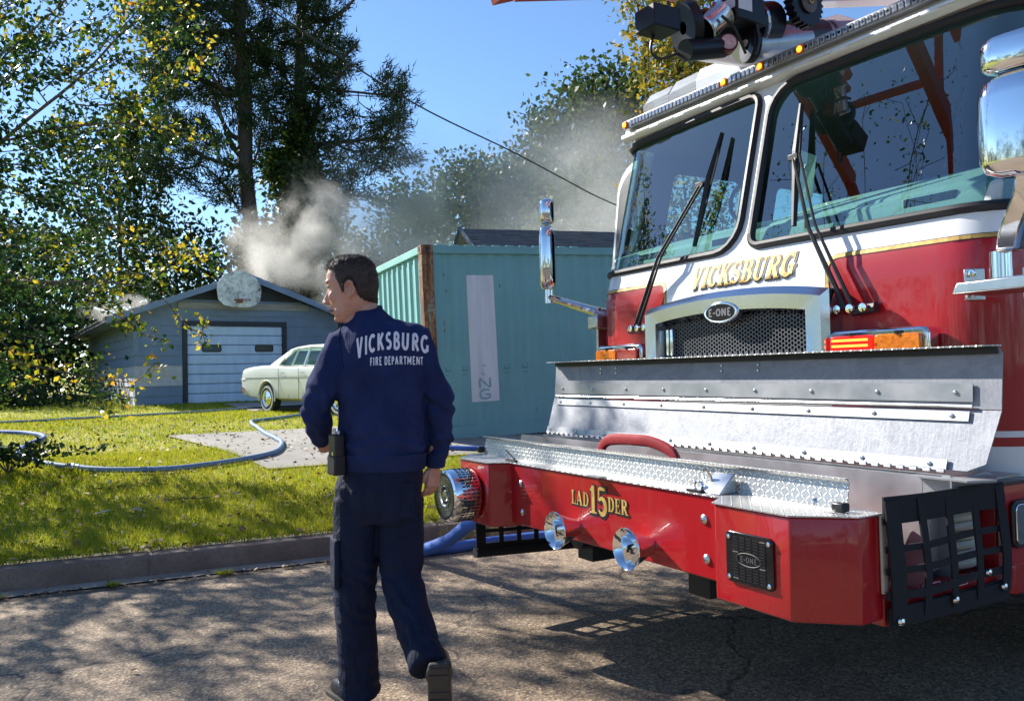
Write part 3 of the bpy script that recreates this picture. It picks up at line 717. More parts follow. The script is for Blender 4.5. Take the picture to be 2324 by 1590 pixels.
m = MB(); m.box(.35, .55, -.7, .7, .5, 1.08); m.box(1.35, 1.5, -.7, .7, .5, 1.12); m.build('seats', SEAT, CAR, bevel=.04)
for s in (-1, 1):
    m = MB(); m.box(-1.17, 3.55, s * HWd - .006, s * HWd + .006, .752, .766); m.build('side_trim', CHRD, CAR)
    for x in (.62, 1.42): m = MB(); m.tube([(x, s * (HWd - .02), .87), (x, s * (HWd + .02), .87), (x + .12, s * (HWd + .02), .87), (x + .12, s * (HWd - .02), .87)], .011, 6); m.build('door_handle', CHR, CAR)
    m = MB()
    for x in (.55, 1.38): m.box(x, x + .008, s * HWd - .004, s * HWd + .0015, .3, .99)
    m.build('door_seam', DARK, CAR)
m = MB(); m.tube([(-1.05, -.90, .50), (-1.22, -.82, .50), (-1.27, 0, .50), (-1.22, .82, .50), (-1.05, .90, .50)], .055, 8, flat=1.2); m.build('rear_bumper', CHR, CAR, smooth=True)
m = MB(); m.tube([(3.5, -.90, .48), (3.68, -.82, .48), (3.73, 0, .48), (3.68, .82, .48), (3.5, .90, .48)], .055, 8); m.build('front_bumper', CHR, CAR, smooth=True)
for x in (0, 2.82):
    for s in (-1, 1):
        y = s * .78; W = TM(x, y, .31) 
        m = MB(); m.lathe([(.18, -.09), (.30, -.095), (.325, -.07), (.33, 0), (.325, .07), (.30, .095), (.18, .09)], (x, y, .305), (0, 1, 0), 28); wh = m.build('wheel', TYRE, CAR, smooth=True)
        m = MB(); m.lathe([(.235, s * .096), (.268, s * .0965), (.285, s * .093)], (x, y, .305), (0, 1, 0), 28); m.build('whitewall_band', WWALL, wh)
        m = MB(); m.lathe([(0, s * .115), (.06, s * .112), (.10, s * .10), (.16, s * .085), (.185, s * .10), (.19, s * .085)], (x, y, .305), (0, 1, 0), 24); m.build('hubcap', CHR, wh, smooth=True)

# ================================================================== HOSES AND CABLE
def spline(pts, k=8):
    P = [Vector(p) for p in pts]; out = []
    for i in range(len(P) - 1):
        a = P[max(i - 1, 0)]; b = P[i]; c_ = P[i + 1]; d = P[min(i + 2, len(P) - 1)]
        for j in range(k):
            u = j / k; out.append(.5 * ((2 * b) + (c_ - a) * u + (2 * a - 5 * b + 4 * c_ - d) * u * u + (3 * b - a - 3 * c_ + d) * u ** 3))
    return out + [P[-1]]
def hosemat(name, a, b):
    t = NT(name); v = t.coord(); n = t.noise(v, 3, 6, .6); n2 = t.noise(v, 140, 3)
    t.l(t.ramp(n, [(.3, a), (.7, b)]), t.b.inputs['Base Color']); t.b.inputs['Roughness'].default_value = .7; t.bump(n2, .4, .003); return t.m
HG = hosemat('dusty_sunlit_hose', (.10, .17, .29), (.20, .29, .42)); HBm = hosemat('blue_hose_jacket', (.02, .07, .30), (.05, .15, .48))  # lawn hose: dust and sunlit paleness both put into the base colour
def hose(name, pts, r, mat, label, cpl=()):
    P = spline(pts, 7)
    for i in range(len(P)): P[i] = P[i] + Vector((mnoise.noise(P[i] * 2.3), mnoise.noise(P[i] * 2.3 + Vector((9, 0, 0))), 0)) * .022
    m = MB(); m.tube(P, [r * (1 + .07 * mnoise.noise(p * 4)) for p in P], 10); o = m.build(name, mat, smooth=True)
    for q in cpl:
        i = int(q * (len(P) - 2)); d = (P[i + 1] - P[i]).normalized(); c_ = P[i]; m = MB(); m.lathe([(r * .9, -.09), (r * 1.18, -.085), (r * 1.18, -.03), (r * 1.42, -.025), (r * 1.42, .03), (r * 1.18, .035), (r * 1.18, .085), (r * .9, .09)], c_, d, 16); m.build('coupling', CHRD, o, smooth=True)
    return tag(o, label, 'fire hose')
hp = [(-4.12, 16.07), (-4.44, 15.09), (-4.62, 14.5), (-4.40, 13.79), (-3.68, 12.07), (-3.14, 10.9), (-2.89, 10.17), (-2.82, 9.56), (-2.99, 9.16), (-3.26, 8.8), (-3.61, 8.52), (-4.17, 8.44), (-4.7, 8.57), (-5.19, 8.87)]
hp2 = [(-5.19, 8.87), (-5.68, 9.38), (-6.1, 10.1), (-6.40, 10.8), (-6.75, 11.74), (-7.28, 12.4), (-7.9, 12.8), (-9.0, 12.9), (-12, 12.0)]
hose('fire_hose', [(x, y, hz(x, y) + .045) for x, y in [(-3.2, 17.6)] + hp], .031, HG, 'grey-blue charged hose curling off the driveway slab and across the near lawn', (.93,))
hose('fire_hose', [(x, y, hz(x, y) + .045) for x, y in hp2], .033, HBm, 'brighter blue length of hose bending back under the low tree branch at the left edge')
up = [(-14, 12.5), (-9.56, 15.2), (-8.72, 15.92), (-7.8, 16.71), (-6.84, 17.73), (-6.13, 18.79), (-5.6, 19.2), (-3.5, 20.5)]
hose('fire_hose', [(x, y, hz(x, y) + .04) for x, y in up], .025, HG, 'grey hose stretched nearly straight across the far lawn towards the car', (.3,))
hose('fire_hose', [(-3.0, 12.6, hz(-3, 12.6) + .06), (-1.3, 10.2, .47), (-.85, 10.05, .455), (-.36, 9.98, .44), (.6, 9.9, .42), (2.2, 9.5, .38)], .033, HBm, 'short stretch of blue hose lying in front of the container base')
la = [(1.6, 5.6, .75), (.75, 5.0, .72), (.2, 4.85, .62), (-.05, 5.0, .52), (-.29, 5.3, .39), (-.48, 5.62, .22), (-.72, 5.98, .07), (-.95, 6.16, .04), (-1.12, 6.12, .04), (-1.14, 5.99, .04), (-.98, 5.95, .04), (-.7, 6.12, .04), (-.21, 6.40, .04), (.28, 6.60, .04), (1.3, 7.0, .04), (3.0, 7.6, .04)]
hose('fire_hose', la, .044, HBm, 'thick blue hose looping on the asphalt under the truck bumper beside the kerb')
m = MB(); cp = [(-5.6, 10.5, 8.0), (-4.2, 14, 7.84), (-2.18, 18.3, 7.54), (.1, 21.3, 7.17), (1.6, 23.2, 6.85), (3.05, 25, 6.56), (6, 28.5, 6.2)]
m.tube(spline(cp, 6), .018, 6); o = m.build('power_cable', M('cable_black', (.015, .015, .017), .6), smooth=True); tag(o, 'black overhead cable sagging across the blue sky behind the truck', 'cable')
# ================================================================== STROKE LETTERING
def arc(cx, cy, rx, ry, a0, a1, n=12, w0=.2, w1=.2, wm=None):
    out = []
    for i in range(n + 1):
        u = i / n; a = math.radians(a0 + (a1 - a0) * u); w_ = w0 + (w1 - w0) * u
        if wm is not None: w_ = w_ + (wm - (w0 + w1) / 2) * math.sin(PI * u)
        out.append((cx + rx * math.cos(a), cy + ry * math.sin(a), w_))
    return out
TK, TN = .20, .09
def L_(x0, y0, x1, y1, w=TK): return [(x0, y0, w), (x1, y1, w)]
def SF(x0, x1, y): return ('s', [(x0, y, .07), (x1, y, .07)])
def SV(x, y0, y1): return ('s', [(x, y0, .06), (x, y1, .06)])
GL = {
 'V': (.78, [L_(.14, 1, .39, 0), L_(.39, 0, .64, 1, TN), SF(0, .3, .965), SF(.5, .78, .965)]),
 'I': (.40, [L_(.2, 0, .2, 1), SF(.02, .38, .965), SF(.02, .38, .035)]),
 'C': (.70, [arc(.38, .5, .29, .43, 48, 312, 16, TN, TN, .22), SV(.64, .62, 1.0)]),
 'K': (.80, [L_(.2, 0, .2, 1), L_(.26, .40, .62, 1, TN), L_(.36, .56, .66, 0), SF(.02, .38, .965), SF(.02, .38, .035), SF(.48, .78, .965), SF(.5, .82, .035)]),
 'S': (.62, [arc(.31, .73, .2, .21, 40, 260, 10, TN, .2) + arc(.31, .28, .21, .22, 80, -140, 10, .2, TN), SV(.52, .68, 1.0), SV(.08, 0, .32)]),
 'B': (.72, [L_(.2, 0, .2, 1), [(.2, .955, TN)] + arc(.38, .75, .17, .2, 90, -90, 8, TN, TN, .2) + [(.2, .54, TN)], [(.2, .53, TN)] + arc(.4, .28, .21, .24, 90, -90, 8, TN, TN, .2) + [(.2, .045, TN)], SF(.02, .3, .965), SF(.02, .3, .035)]),
 'U': (.80, [[(.18, 1, TK), (.18, .34, TK)] + arc(.39, .32, .21, .27, 180, 360, 10, TK, TN, .13) + [(.62, 1, TN)], SF(0, .36, .965), SF(.48, .78, .965)]),
 'R': (.80, [L_(.2, 0, .2, 1), [(.2, .955, TN)] + arc(.40, .74, .18, .21, 90, -90, 8, TN, TN, .2) + [(.2, .52, TN)], L_(.38, .5, .64, .02), SF(.02, .38, .965), SF(.02, .38, .035), SF(.56, .82, .035)]),
 'G': (.78, [arc(.38, .5, .29, .43, 48, 330, 16, TN, .12, .22), L_(.62, .08, .62, .46, .16), SF(.42, .76, .46), SV(.64, .64, 1.0)]),
 'L': (.62, [L_(.2, 0, .2, 1), L_(.2, .045, .56, .045, TN), SF(.02, .38, .965), SF(.02, .3, .035), SV(.57, .0, .32)]),
 'A': (.80, [L_(.38, 1, .12, 0, TN), L_(.38, 1, .64, 0), L_(.22, .33, .54, .33, TN), SF(0, .26, .035), SF(.48, .80, .035)]),
 'D': (.76, [L_(.2, 0, .2, 1), [(.2, .955, TN)] + arc(.38, .5, .26, .45, 90, -90, 14, TN, TN, .22) + [(.2, .045, TN)], SF(.02, .3, .965), SF(.02, .3, .035)]),
 'E': (.66, [L_(.2, 0, .2, 1), L_(.2, .955, .56, .955, TN), L_(.2, .5, .46, .5, TN), L_(.2, .045, .58, .045, TN), SF(.02, .3, .965), SF(.02, .3, .035), SV(.57, .72, 1), SV(.47, .36, .64), SV(.59, 0, .3)]),
 '1': (.46, [L_(.26, 0, .26, 1), L_(.26, .97, .08, .80, TN), SF(.04, .48, .035)]),
 '5': (.66, [L_(.16, .93, .56, .93, .13), L_(.15, .95, .13, .5, TN), arc(.32, .31, .22, .28, 140, -150, 14, TN, TN, .22)]),
 'F': (.62, [L_(.2, 0, .2, 1), L_(.2, .93, .56, .93), L_(.2, .52, .48, .52)]), 'P': (.68, [L_(.2, 0, .2, 1), [(.2, .93, TK)] + arc(.36, .70, .18, .22, 90, -90, 8) + [(.2, .48, TK)]]),
 'T': (.66, [L_(.33, 0, .33, 1), L_(.04, .92, .62, .92)]), 'M': (.92, [L_(.16, 0, .16, 1), L_(.76, 0, .76, 1), L_(.18, .95, .46, .25), L_(.46, .25, .74, .95)]),
 'N': (.78, [L_(.16, 0, .16, 1), L_(.62, 0, .62, 1), L_(.18, .95, .60, .05)]), 'O': (.78, [arc(.39, .5, .26, .42, 0, 360, 20)]), '-': (.40, [L_(.05, .45, .35, .45)]),
 'J': (.5, [[(.34, 1, TK), (.34, .3, TK)] + arc(.2, .3, .14, .22, 0, -150, 8)]), ' ': (.34, [])}
def lettering(text, h, fm, sans=False, grow=0, slant=0, wscale=1, gap=.04, heights=None, wt=None, o0=0.0):
    """fm(u, v, off) -> 3D; text centred on u=0, baseline v=0"""
    m = MB(); hs = heights or [1] * len(text)
    tot = sum(GL[c][0] * k * wscale + gap for c, k in zip(text, hs)) - gap; x = -tot / 2; idx = 0
    for c, k in zip(text, hs):
        wd, st = GL[c]; base = -(k - 1) * .38 if k > 1 else 0
        for s in st:
            if isinstance(s, tuple):
                if sans: continue
                s = s[1]
            idx += 1; vs = []; off = o0 + idx * .00005
            P = []
            for i in range(len(s) - 1):
                a, b = s[i], s[i + 1]; d = math.hypot(b[0] - a[0], b[1] - a[1]); n = max(1, int(d / .15))
                P += [tuple(a[q] + (b[q] - a[q]) * j / n for q in range(3)) for j in range(n)]
            P.append(s[-1])
            if grow:
                for e, f in ((0, 1), (-1, -2)):
                    d = Vector((P[e][0] - P[f][0], P[e][1] - P[f][1])).normalized() * grow / 2; P[e] = (P[e][0] + d.x, P[e][1] + d.y, P[e][2])
            n = len(P)
            for i, p in enumerate(P):
                a = P[max(0, i - 1)]; b = P[min(n - 1, i + 1)]; d = Vector((b[0] - a[0], b[1] - a[1])).normalized(); ww = (wt if (sans and wt) else p[2]) + grow
                for sg in (-1, 1):
                    u_ = p[0] - d.y * sg * ww / 2; v_ = p[1] + d.x * sg * ww / 2
                    vv = base + v_ * k
                    vs.append(fm((x + u_ * k * wscale + slant * vv) * h, vv * h, off))
            m.add(vs, [(2 * i, 2 * i + 2, 2 * i + 3, 2 * i + 1) for i in range(n - 1)])
        x += wd * k * wscale + gap
    return m

# ================================================================== FIRE TRUCK
FT = thing('fire_truck', 'red and white fire truck cab with open bumper tray and ladder over the roof', 'fire truck', (.273, 3.477, 0), math.radians(-59.5))
t = NT('red_paint'); v = t.coord(); n = t.noise(v, 2, 4)
dn_ = t.noise(t.coord(scale=(14, 14, 1.5)), 2.2, 6, .7); sp2_ = t.noise(v, 70, 3, .6); c = t.ramp(n, [(.3, (.34, .003, .007)), (.7, (.40, .004, .010))]); c = t.mix(t.rampv(dn_, [(.52, 0), (.8, .22)]), c, (.22, .10, .08)); c = t.mix(t.rampv(sp2_, [(.70, 0), (.74, .6)]), c, (.16, .10, .09)); t.l(c, t.b.inputs['Base Color'])
t.l(t.rampv(dn_, [(.45, .03), (.8, .16)]), t.b.inputs['Coat Roughness']); t.b.inputs['Roughness'].default_value = .4
t.b.inputs['Specular IOR Level'].default_value = .3; t.b.inputs['Coat Weight'].default_value = .8; RED = t.m
t = NT('white_paint'); v = t.coord(); n = t.noise(v, 2, 4)
t.l(t.ramp(n, [(.3, (.74, .74, .73)), (.7, (.80, .80, .79))]), t.b.inputs['Base Color']); t.b.inputs['Roughness'].default_value = .35
t.b.inputs['Coat Weight'].default_value = 1; t.b.inputs['Coat Roughness'].default_value = .04; WHITE = t.m
t = NT('gold_leaf'); v = t.coord(); n = t.noise(v, 28, 3, .6); n2 = t.noise(v, 90, 2)
t.l(t.ramp(n, [(.35, (.38, .22, .045)), (.6, (.60, .40, .11))]), t.b.inputs['Base Color']); t.b.inputs['Metallic'].default_value = .2; t.b.inputs['Roughness'].default_value = .5
t.bump(n2, .25, .002); GOLD = t.m
t = NT('brushed_aluminium'); v = t.coord(); vz = t.coord(scale=(55, 3, 3)); n = t.noise(vz, 1.0, 5, .7); n2 = t.noise(v, 7, 8, .75, 1.4); n3 = t.noise(v, 30, 4, .7, 2.0)
t.l(t.ramp(n2, [(.28, (.21, .22, .245)), (.5, (.29, .30, .33)), (.72, (.36, .37, .40))]), t.b.inputs['Base Color']); t.b.inputs['Metallic'].default_value = .22
t.l(t.rampv(n3, [(.3, .45), (.7, .68)]), t.b.inputs['Roughness']); t.bump(t.math('ADD', n, n3), .35, .003); ALU = t.m
ALUS = M('smooth_aluminium', (.36, .365, .375), .45, .6, var=.06, vs=6, rvar=.3, bump=.06, bs=25)
ALUP = M('pinkish_aluminium', (.50, .46, .47), .42, .7, var=.06, vs=5, rvar=.3)
t = NT('diamond_plate'); tc = t.n('ShaderNodeTexCoord'); sp_ = t.n('ShaderNodeSeparateXYZ'); t.l(tc.outputs['Object'], sp_.inputs[0])
fq = 46.0
u = t.math('MULTIPLY', sp_.outputs[0], fq); vv = t.math('MULTIPLY', t.math('ADD', sp_.outputs[1], sp_.outputs[2]), fq)
fu = t.math('SUBTRACT', t.math('FRACT', u), .5); fv = t.math('SUBTRACT', t.math('FRACT', vv), .5)
par = t.math('MODULO', t.math('ADD', t.math('FLOOR', u), t.math('FLOOR', vv)), 2.0); par = t.math('ABSOLUTE', par)
a1 = t.math('ADD', fu, fv); b1 = t.math('SUBTRACT', fu, fv)
def ellf(a, b): return t.math('ADD', t.math('POWER', t.math('MULTIPLY', a, 1.25), 2), t.math('POWER', t.math('MULTIPLY', b, 4.6), 2))
e1 = ellf(a1, b1); e2 = ellf(b1, a1)
ee = t.math('ADD', t.math('MULTIPLY', e1, t.math('SUBTRACT', 1.0, par)), t.math('MULTIPLY', e2, par))
hh = t.math('MAXIMUM', t.math('SUBTRACT', 1.0, ee), 0.0)
vn = t.coord(); n2 = t.noise(vn, 6, 6, .7); hs_ = t.rampv(hh, [(.0, 0), (.35, 1)]); t.l(t.mix(hs_, t.ramp(n2, [(.3, (.38, .38, .37)), (.7, (.50, .50, .48))]), (.86, .85, .82)), t.b.inputs['Base Color'])  # lozenge tops coloured brighter, standing in for light caught by the relief
t.b.inputs['Metallic'].default_value = .5; t.b.inputs['Roughness'].default_value = .3; t.bump(hh, 1.0, .004); DIAM = t.m
WEB = M('black_webbing', (.010, .010, .013), .9, var=.3, vs=80, bump=.4, bs=300)
BLKP = M('black_plastic', (.012, .013, .016), .38, var=.2, vs=6)
GASK = M('window_gasket', (.012, .012, .016), .55, var=.2, vs=6)
LENSR = M('red_lens', (.35, .004, .006), .12, var=.3, vs=70, coat=1); LENSA = M('amber_lens', (.75, .19, .01), .12, var=.35, vs=70, coat=1)
LENSRL = emis('lit_red_lens', (1.0, .02, .008), .55, (.4, .004, .004)); AMBL = emis('lit_amber_marker', (1.0, .36, .02), 2.4, (.8, .3, .02))
CLEAR = glass_mat('clear_plastic', (.85, .88, .90), .9, 1.45, .05)
_t = CLEAR.node_tree; _o = [n_ for n_ in _t.nodes if n_.type == 'OUTPUT_MATERIAL'][0]; _s = _o.inputs[0].links[0].from_socket; _d = _t.nodes.new('ShaderNodeBsdfDiffuse'); _d.inputs[0].default_value = (.75, .78, .80, 1); _m = _t.nodes.new('ShaderNodeMixShader'); _m.inputs[0].default_value = .38; _t.links.new(_s, _m.inputs[1]); _t.links.new(_d.outputs[0], _m.inputs[2]); _t.links.new(_m.outputs[0], _o.inputs[0])
WGL = glass_mat('windscreen_glass', (.47, .70, .65), .95, 2.5)
SGL = glass_mat('side_glass', (.72, .84, .80), .9, 1.6)
DASH = M('dashboard', (.55, .58, .55), .75, var=.08, vs=60, bump=.3, bs=400)
CREAMT = M('cream_trim', (.55, .48, .36), .5)
def yf(z): return .97 if z < 1.78 else .97 + (z - 1.78) * .25
def prof(s):
    a = abs(s); g = 1 if s >= 0 else -1
    if a <= 1.03: return s, .03 * s * s, 0, -1
    r_ = .22; Lq = r_ * PI / 2; y0 = .03 * 1.03 ** 2
    if a <= 1.03 + Lq:
        q = (a - 1.03) / r_; return g * (1.03 + r_ * math.sin(q)), y0 + r_ * (1 - math.cos(q)), g * math.sin(q), -math.cos(q)
    return g * 1.25, y0 + r_ + (a - 1.03 - Lq), g, 0
def CS(s, z, off=0):
    x, y, nx, ny = prof(s); return (x + nx * off, y + yf(z) + ny * off, z)
SM = 3.8
paneL = rrect(-1.34, -.035, 1.945, 2.755, (.05, .15, .07, .05)); paneR = rrect(.045, 1.34, 1.945, 2.755, (.06, .05, .05, .15))
def sidewin(a, b, z0, z1): return rrect(a, b, z0, z1, .08)
wins = [paneL, paneR] + [sidewin(s * 1.0 if s > 0 else s, e, z0, z1) for s, e, z0, z1 in ((-2.28, -1.62, 1.95, 2.68), (1.62, 2.28, 1.95, 2.68), (-3.5, -2.6, 1.95, 2.68), (2.6, 3.5, 1.95, 2.68))]
zs_ = 1.828; cw = .545; rc = .05
def arcp(cx, cy, r_, a0, a1, n=5): return [(cx + r_ * math.cos(math.radians(a0 + (a1 - a0) * i / n)), cy + r_ * math.sin(math.radians(a0 + (a1 - a0) * i / n))) for i in range(n + 1)]
redcornL = arcp(-cw - rc, zs_ - rc, rc, 90, 0); redcornR = arcp(cw + rc - .03, zs_ - rc, rc, 180, 90)
white = [(-SM, zs_)] + redcornL + [(-cw, 1.107), (cw - .03, 1.107)] + redcornR + [(SM, zs_), (SM, 2.82), (-SM, 2.82)]
MB().patch(white, wins, .055, CS).build('cab_shell', WHITE, FT, smooth=True, auto=30)
m = MB(); m.patch([(-SM, 1.107), (-cw, 1.107)] + redcornL[::-1] + [(-SM, zs_)], [], .07, CS); m.patch([(cw - .03, 1.107), (SM, 1.107), (SM, zs_)] + redcornR[::-1], [], .07, CS)
m.patch([(-SM, 1.05), (SM, 1.05), (SM, 1.084), (-SM, 1.084)], [], .07, CS); m.build('red_panel', RED, FT, smooth=True, auto=30)
m = MB(); m.patch([(-SM, 1.084), (SM, 1.084), (SM, 1.107), (-SM, 1.107)], [], .07, CS); m.patch([(-SM, .88), (SM, .88), (SM, 1.05), (-SM, 1.05)], [], .07, CS); m.build('white_band', WHITE, FT, smooth=True, auto=30)
def stripe(pts, w0, off, name, mat):
    m = MB(); vs = []; n = len(pts)
    for i, p in enumerate(pts):
        a = pts[max(0, i - 1)]; b = pts[min(n - 1, i + 1)]; d = Vector((b[0] - a[0], b[1] - a[1])).normalized()
        for sg in (-1, 1): vs.append(CS(p[0] - d.y * sg * w0 / 2, p[1] + d.x * sg * w0 / 2, off))
    m.add(vs, [(2 * i, 2 * i + 2, 2 * i + 3, 2 * i + 1) for i in range(n - 1)]); return m.build(name, mat, FT)
sl_ = [(s, zs_ + .004) for s in np.arange(-2.6, -cw - rc, .04)] + [(x + .003, z + .003) for x, z in redcornL] + [(-cw + .003, z) for z in np.arange(1.74, 1.2, -.06)]
sr_ = [(cw - .033, z) for z in np.arange(1.2, 1.75, .06)] + [(x - .003, z + .003) for x, z in redcornR] + [(s, zs_ + .004) for s in np.arange(cw + rc, 2.6, .04)]
for s_ in (sl_, sr_): stripe(s_, .021, .0016, 'stripe_edge', BLKP); stripe(s_, .015, .0026, 'gold_stripe', GOLD)
# dark inner lining of the cab
LIN = M('cab_lining', (.045, .05, .052), .9)
for sg in (-1, 1):
    lo, hi = (1.42, SM - .05)
    ol = [(lo, 1.2), (hi, 1.2), (hi, 2.78), (lo, 2.78)]; hs = [[(abs(a), b) for a, b in w_] for w_ in wins[2:] if (w_[0][0] > 0) == (sg > 0)]
    MB().patch(ol, hs, .12, lambda a, b: CS(sg * a, b, -.03)).build('inner_lining', LIN, FT)
# windscreen panes, gaskets
for pn, nm in ((paneL, 'windscreen'), (paneR, 'windscreen')):
    g = MB().patch(pn, [], .06, lambda a, b: CS(a, b, -.012)).build(nm, WGL, FT, smooth=True, auto=60)
    lp = [CS(*p, .003) for p in pn]; dn = []
    for i in range(len(pn)):
        a = pn[i]; b = pn[(i + 1) % len(pn)]; L = math.hypot(b[0] - a[0], b[1] - a[1]); k = max(1, int(L / .05)); dn += [CS(a[0] + (b[0] - a[0]) * j / k, a[1] + (b[1] - a[1]) * j / k, .003) for j in range(k)]
    m = MB(); m.tube(dn + [dn[0]], .021, 8, False); m.build('gasket', GASK, g, smooth=True)
for wn in wins[2:]:
    g = MB().patch(wn, [], .1, lambda a, b: CS(a, b, -.012)).build('side_window', SGL, FT)
    dn = [CS(*p, .002) for p in wn]; m = MB(); m.tube(dn + [dn[0]], .016, 6, False); m.build('gasket', GASK, g)
# door outlines
for sg in (-1, 1):
    for s0, s1 in ((1.46, 2.42), (2.5, 3.6)):
        m = MB(); dn = [CS(sg * a, b, .001) for a, b in rrect(s0, s1, 1.0, 2.74, .06)]; m.tube(dn + [dn[0]], .006, 4, False); m.build('door_seam', BLKP, FT)
# roof, back, floor of the cab
yb = 1.0 + (SM - 1.03)
m = MB(); rp = [CS(s, 2.82)[:2] for s in np.linspace(-2.9, 2.9, 60)]; bx = [(1.25, yb), (-1.25, yb)]
m.prism([p for p in rp] + [(1.25, yb), (-1.25, yb)], lambda a, b: (a * .995, b + .01, 2.815), lambda a, b: (a * .97, b + .04, 2.87)); m.build('cab_roof', WHITE, FT, bevel=.02)
m = MB(); m.box(-1.24, 1.24, yb - .05, yb, 1.0, 2.82); m.build('cab_rear_wall', BLKP, FT)
m = MB(); m.box(-1.2, 1.2, 1.25, yb, 1.15, 1.2); m.build('cab_floor', BLKP, FT)
m = MB(); m.box(-1.2, 1.2, 1.32, yb - .05, 2.765, 2.80); m.build('headliner', M('headliner', (.10, .12, .13), .9), FT)
# dashboard
m = MB(); m.prism([(1.09, 1.7), (1.09, 1.97), (1.115, 2.045), (1.45, 2.15), (1.75, 2.2), (1.78, 1.6)], lambda a, b: (-1.18, a, b), lambda a, b: (1.18, a, b))
DB = m.build('dashboard', DASH, FT, bevel=.02)
m = MB(); m.prism([(1.13, 2.0), (1.17, 2.075), (1.55, 2.21), (1.75, 2.10)], lambda a, b: (.02, a, b), lambda a, b: (1.08, a, b)); m.build('instrument_hood', DASH, DB, bevel=.02)
m = MB(); m.prism([(1.13, 2.0), (1.16, 2.09), (1.5, 2.15), (1.55, 2.0)], lambda a, b: (-.35, a, b), lambda a, b: (-.05, a, b)); m.build('centre_console', DASH, DB, bevel=.01)
for x in (-.9, -.3, .3, .8): m = MB(); m.box(x, x + .22, 1.10, 1.13, 1.98, 2.035); m.build('vent', BLKP, DB)
m = MB(); m.tube([(.62 + .23 * math.cos(a), 1.86 + .10 * math.sin(a), 2.08 + .2 * math.sin(a)) for a in np.linspace(0, 2 * PI, 25)], .016, 8); m.tube([(.62, 1.86, 2.08), (.62, 1.7, 1.8)], .03, 8); m.tube([(.40, 1.86, 2.08), (.84, 1.86, 2.08)], .014, 6); m.build('steering_wheel', BLKP, FT, smooth=True)
for x in (-.65, .65):
    m = MB(); m.box(x - .26, x + .26, 2.15, 2.6, 1.6, 1.72); m.box(x - .25, x + .25, 2.55, 2.68, 1.7, 2.35); m.box(x - .13, x + .13, 2.57, 2.66, 2.37, 2.55); m.build('seat', M('seat_vinyl', (.03, .03, .035), .6), FT, bevel=.04)
m = MB(); m.tube([(-.45 + .1 * math.cos(a), 1.5, 2.3 + .1 * math.sin(a)) for a in np.linspace(0, 2 * PI, 17)], .012, 6); m.tube([(-.45, 1.5, 2.2), (-.45, 1.5, 2.0)], .015, 6); m.build('cab_fan', BLKP, FT, smooth=True)
m = MB(); m.add([(.10, 1.30, 2.17), (.17, 1.32, 2.19), (.17, 1.36, 2.40), (.09, 1.33, 2.45)], [(0, 1, 2, 3)]); m.build('sun_card', M('pale_card', (.7, .72, .68), .7), FT, solid=.003)
# visor and lamp bar
m = MB(); m.prism([(1.27, 2.80), (1.19, 2.775), (1.155, 2.795), (1.16, 2.82), (1.19, 2.835), (1.19, 2.85), (1.36, 2.88), (1.36, 2.80)], lambda a, b: (-1.14, a + .02, b), lambda a, b: (1.14, a + .02, b)); m.build('visor', WHITE, FT, bevel=.006)
for i in range(10):
    x = -1.0 + i * .215; m = MB(); m.box(x, x + .13, 1.166, 1.180, 2.797, 2.803); m.build('visor_slot', WHITE, FT)
LB = MB().box(-1.10, 1.36 - .26, 1.165, 1.25, 2.842, 2.895).build('lamp_bar', ALUS, FT, bevel=.004)
lm = MB(); lm.box(-.0115, .0115, -.004, .004, -.017, .017); LEDM = M('led_module', (.34, .34, .35), .15, .3, var=.5, vs=80, coat=1)
src = lm.build('lamp_module', LEDM, LB, bevel=.003); src.location = (-1.08 + 2 * .0305, 1.160, 2.868)
lm2 = MB(); lm2.lathe([(0, -.004), (.008, -.004), (.009, .0)], (0, 0, 0), (0, 1, 0), 10); s2 = lm2.build('lamp_bulb', M('led_reflector', (.75, .75, .72), .1, 1), src)
for i in range(3, 72):
    x = -1.08 + i * .0305
    if min(abs(x - q) for q in (-1.06, -.242, .009, .256, 1.06)) < .02: continue
    o = inst(src, LB); o.location = (x, 1.160, 2.868); inst(s2, o)
for x in (-1.075, -.242, .009, .256, 1.06):
    m = MB(); m.box(x - .02, x + .02, 1.154, 1.163, 2.849, 2.888); hsg = m.build('marker_lamp', M('orange_lens', (.8, .16, .02), .3), LB, bevel=.003)
    m = MB(); m.ell((x, 1.153, 2.868), (.015, .007, .015)); m.build('bulb', AMBL, hsg, smooth=True)
# clear light bar on the roof
LBZ = .085
m = MB(); m.loft([[(x, y, z) for y, z in ((1.45, 2.90), (1.40, 2.96), (1.42, 3.04), (1.50, 3.065), (1.62, 3.05), (1.66, 2.90))] for x in (-1.20, -.92)]); 
BE = MB().box(-1.22, -.35, 1.42, 1.66, 2.875, 2.905 + LBZ).build('light_bar', ALUS, FT)
for x0, x1, z1 in ((-1.20, -.96, 3.05), (-.955, -.72, 3.06)):
    m = MB(); m.loft([[(x, y, 2.905 + (z - 2.905) * k) for y, z in ((1.42, 2.905), (1.41, 2.98), (1.45, z1 - .01), (1.50, z1), (1.62, z1 - .01), (1.66, 2.905))] for x, k in ((x0, .8), (x0 + .03, 1), (x1 - .01, 1), (x1, .98))]); m.xf(TM(0, 0, LBZ)); m.build('lens', CLEAR, BE, smooth=True, auto=30)
    for k in range(5): m = MB(); m.box(x0 + .04, x1 - .04, 1.47, 1.6, 2.925 + k * .024, 2.929 + k * .024); m.xf(TM(0, 0, LBZ)); m.build('reflector', M('lamp_white', (.6, .62, .64), .5), BE)
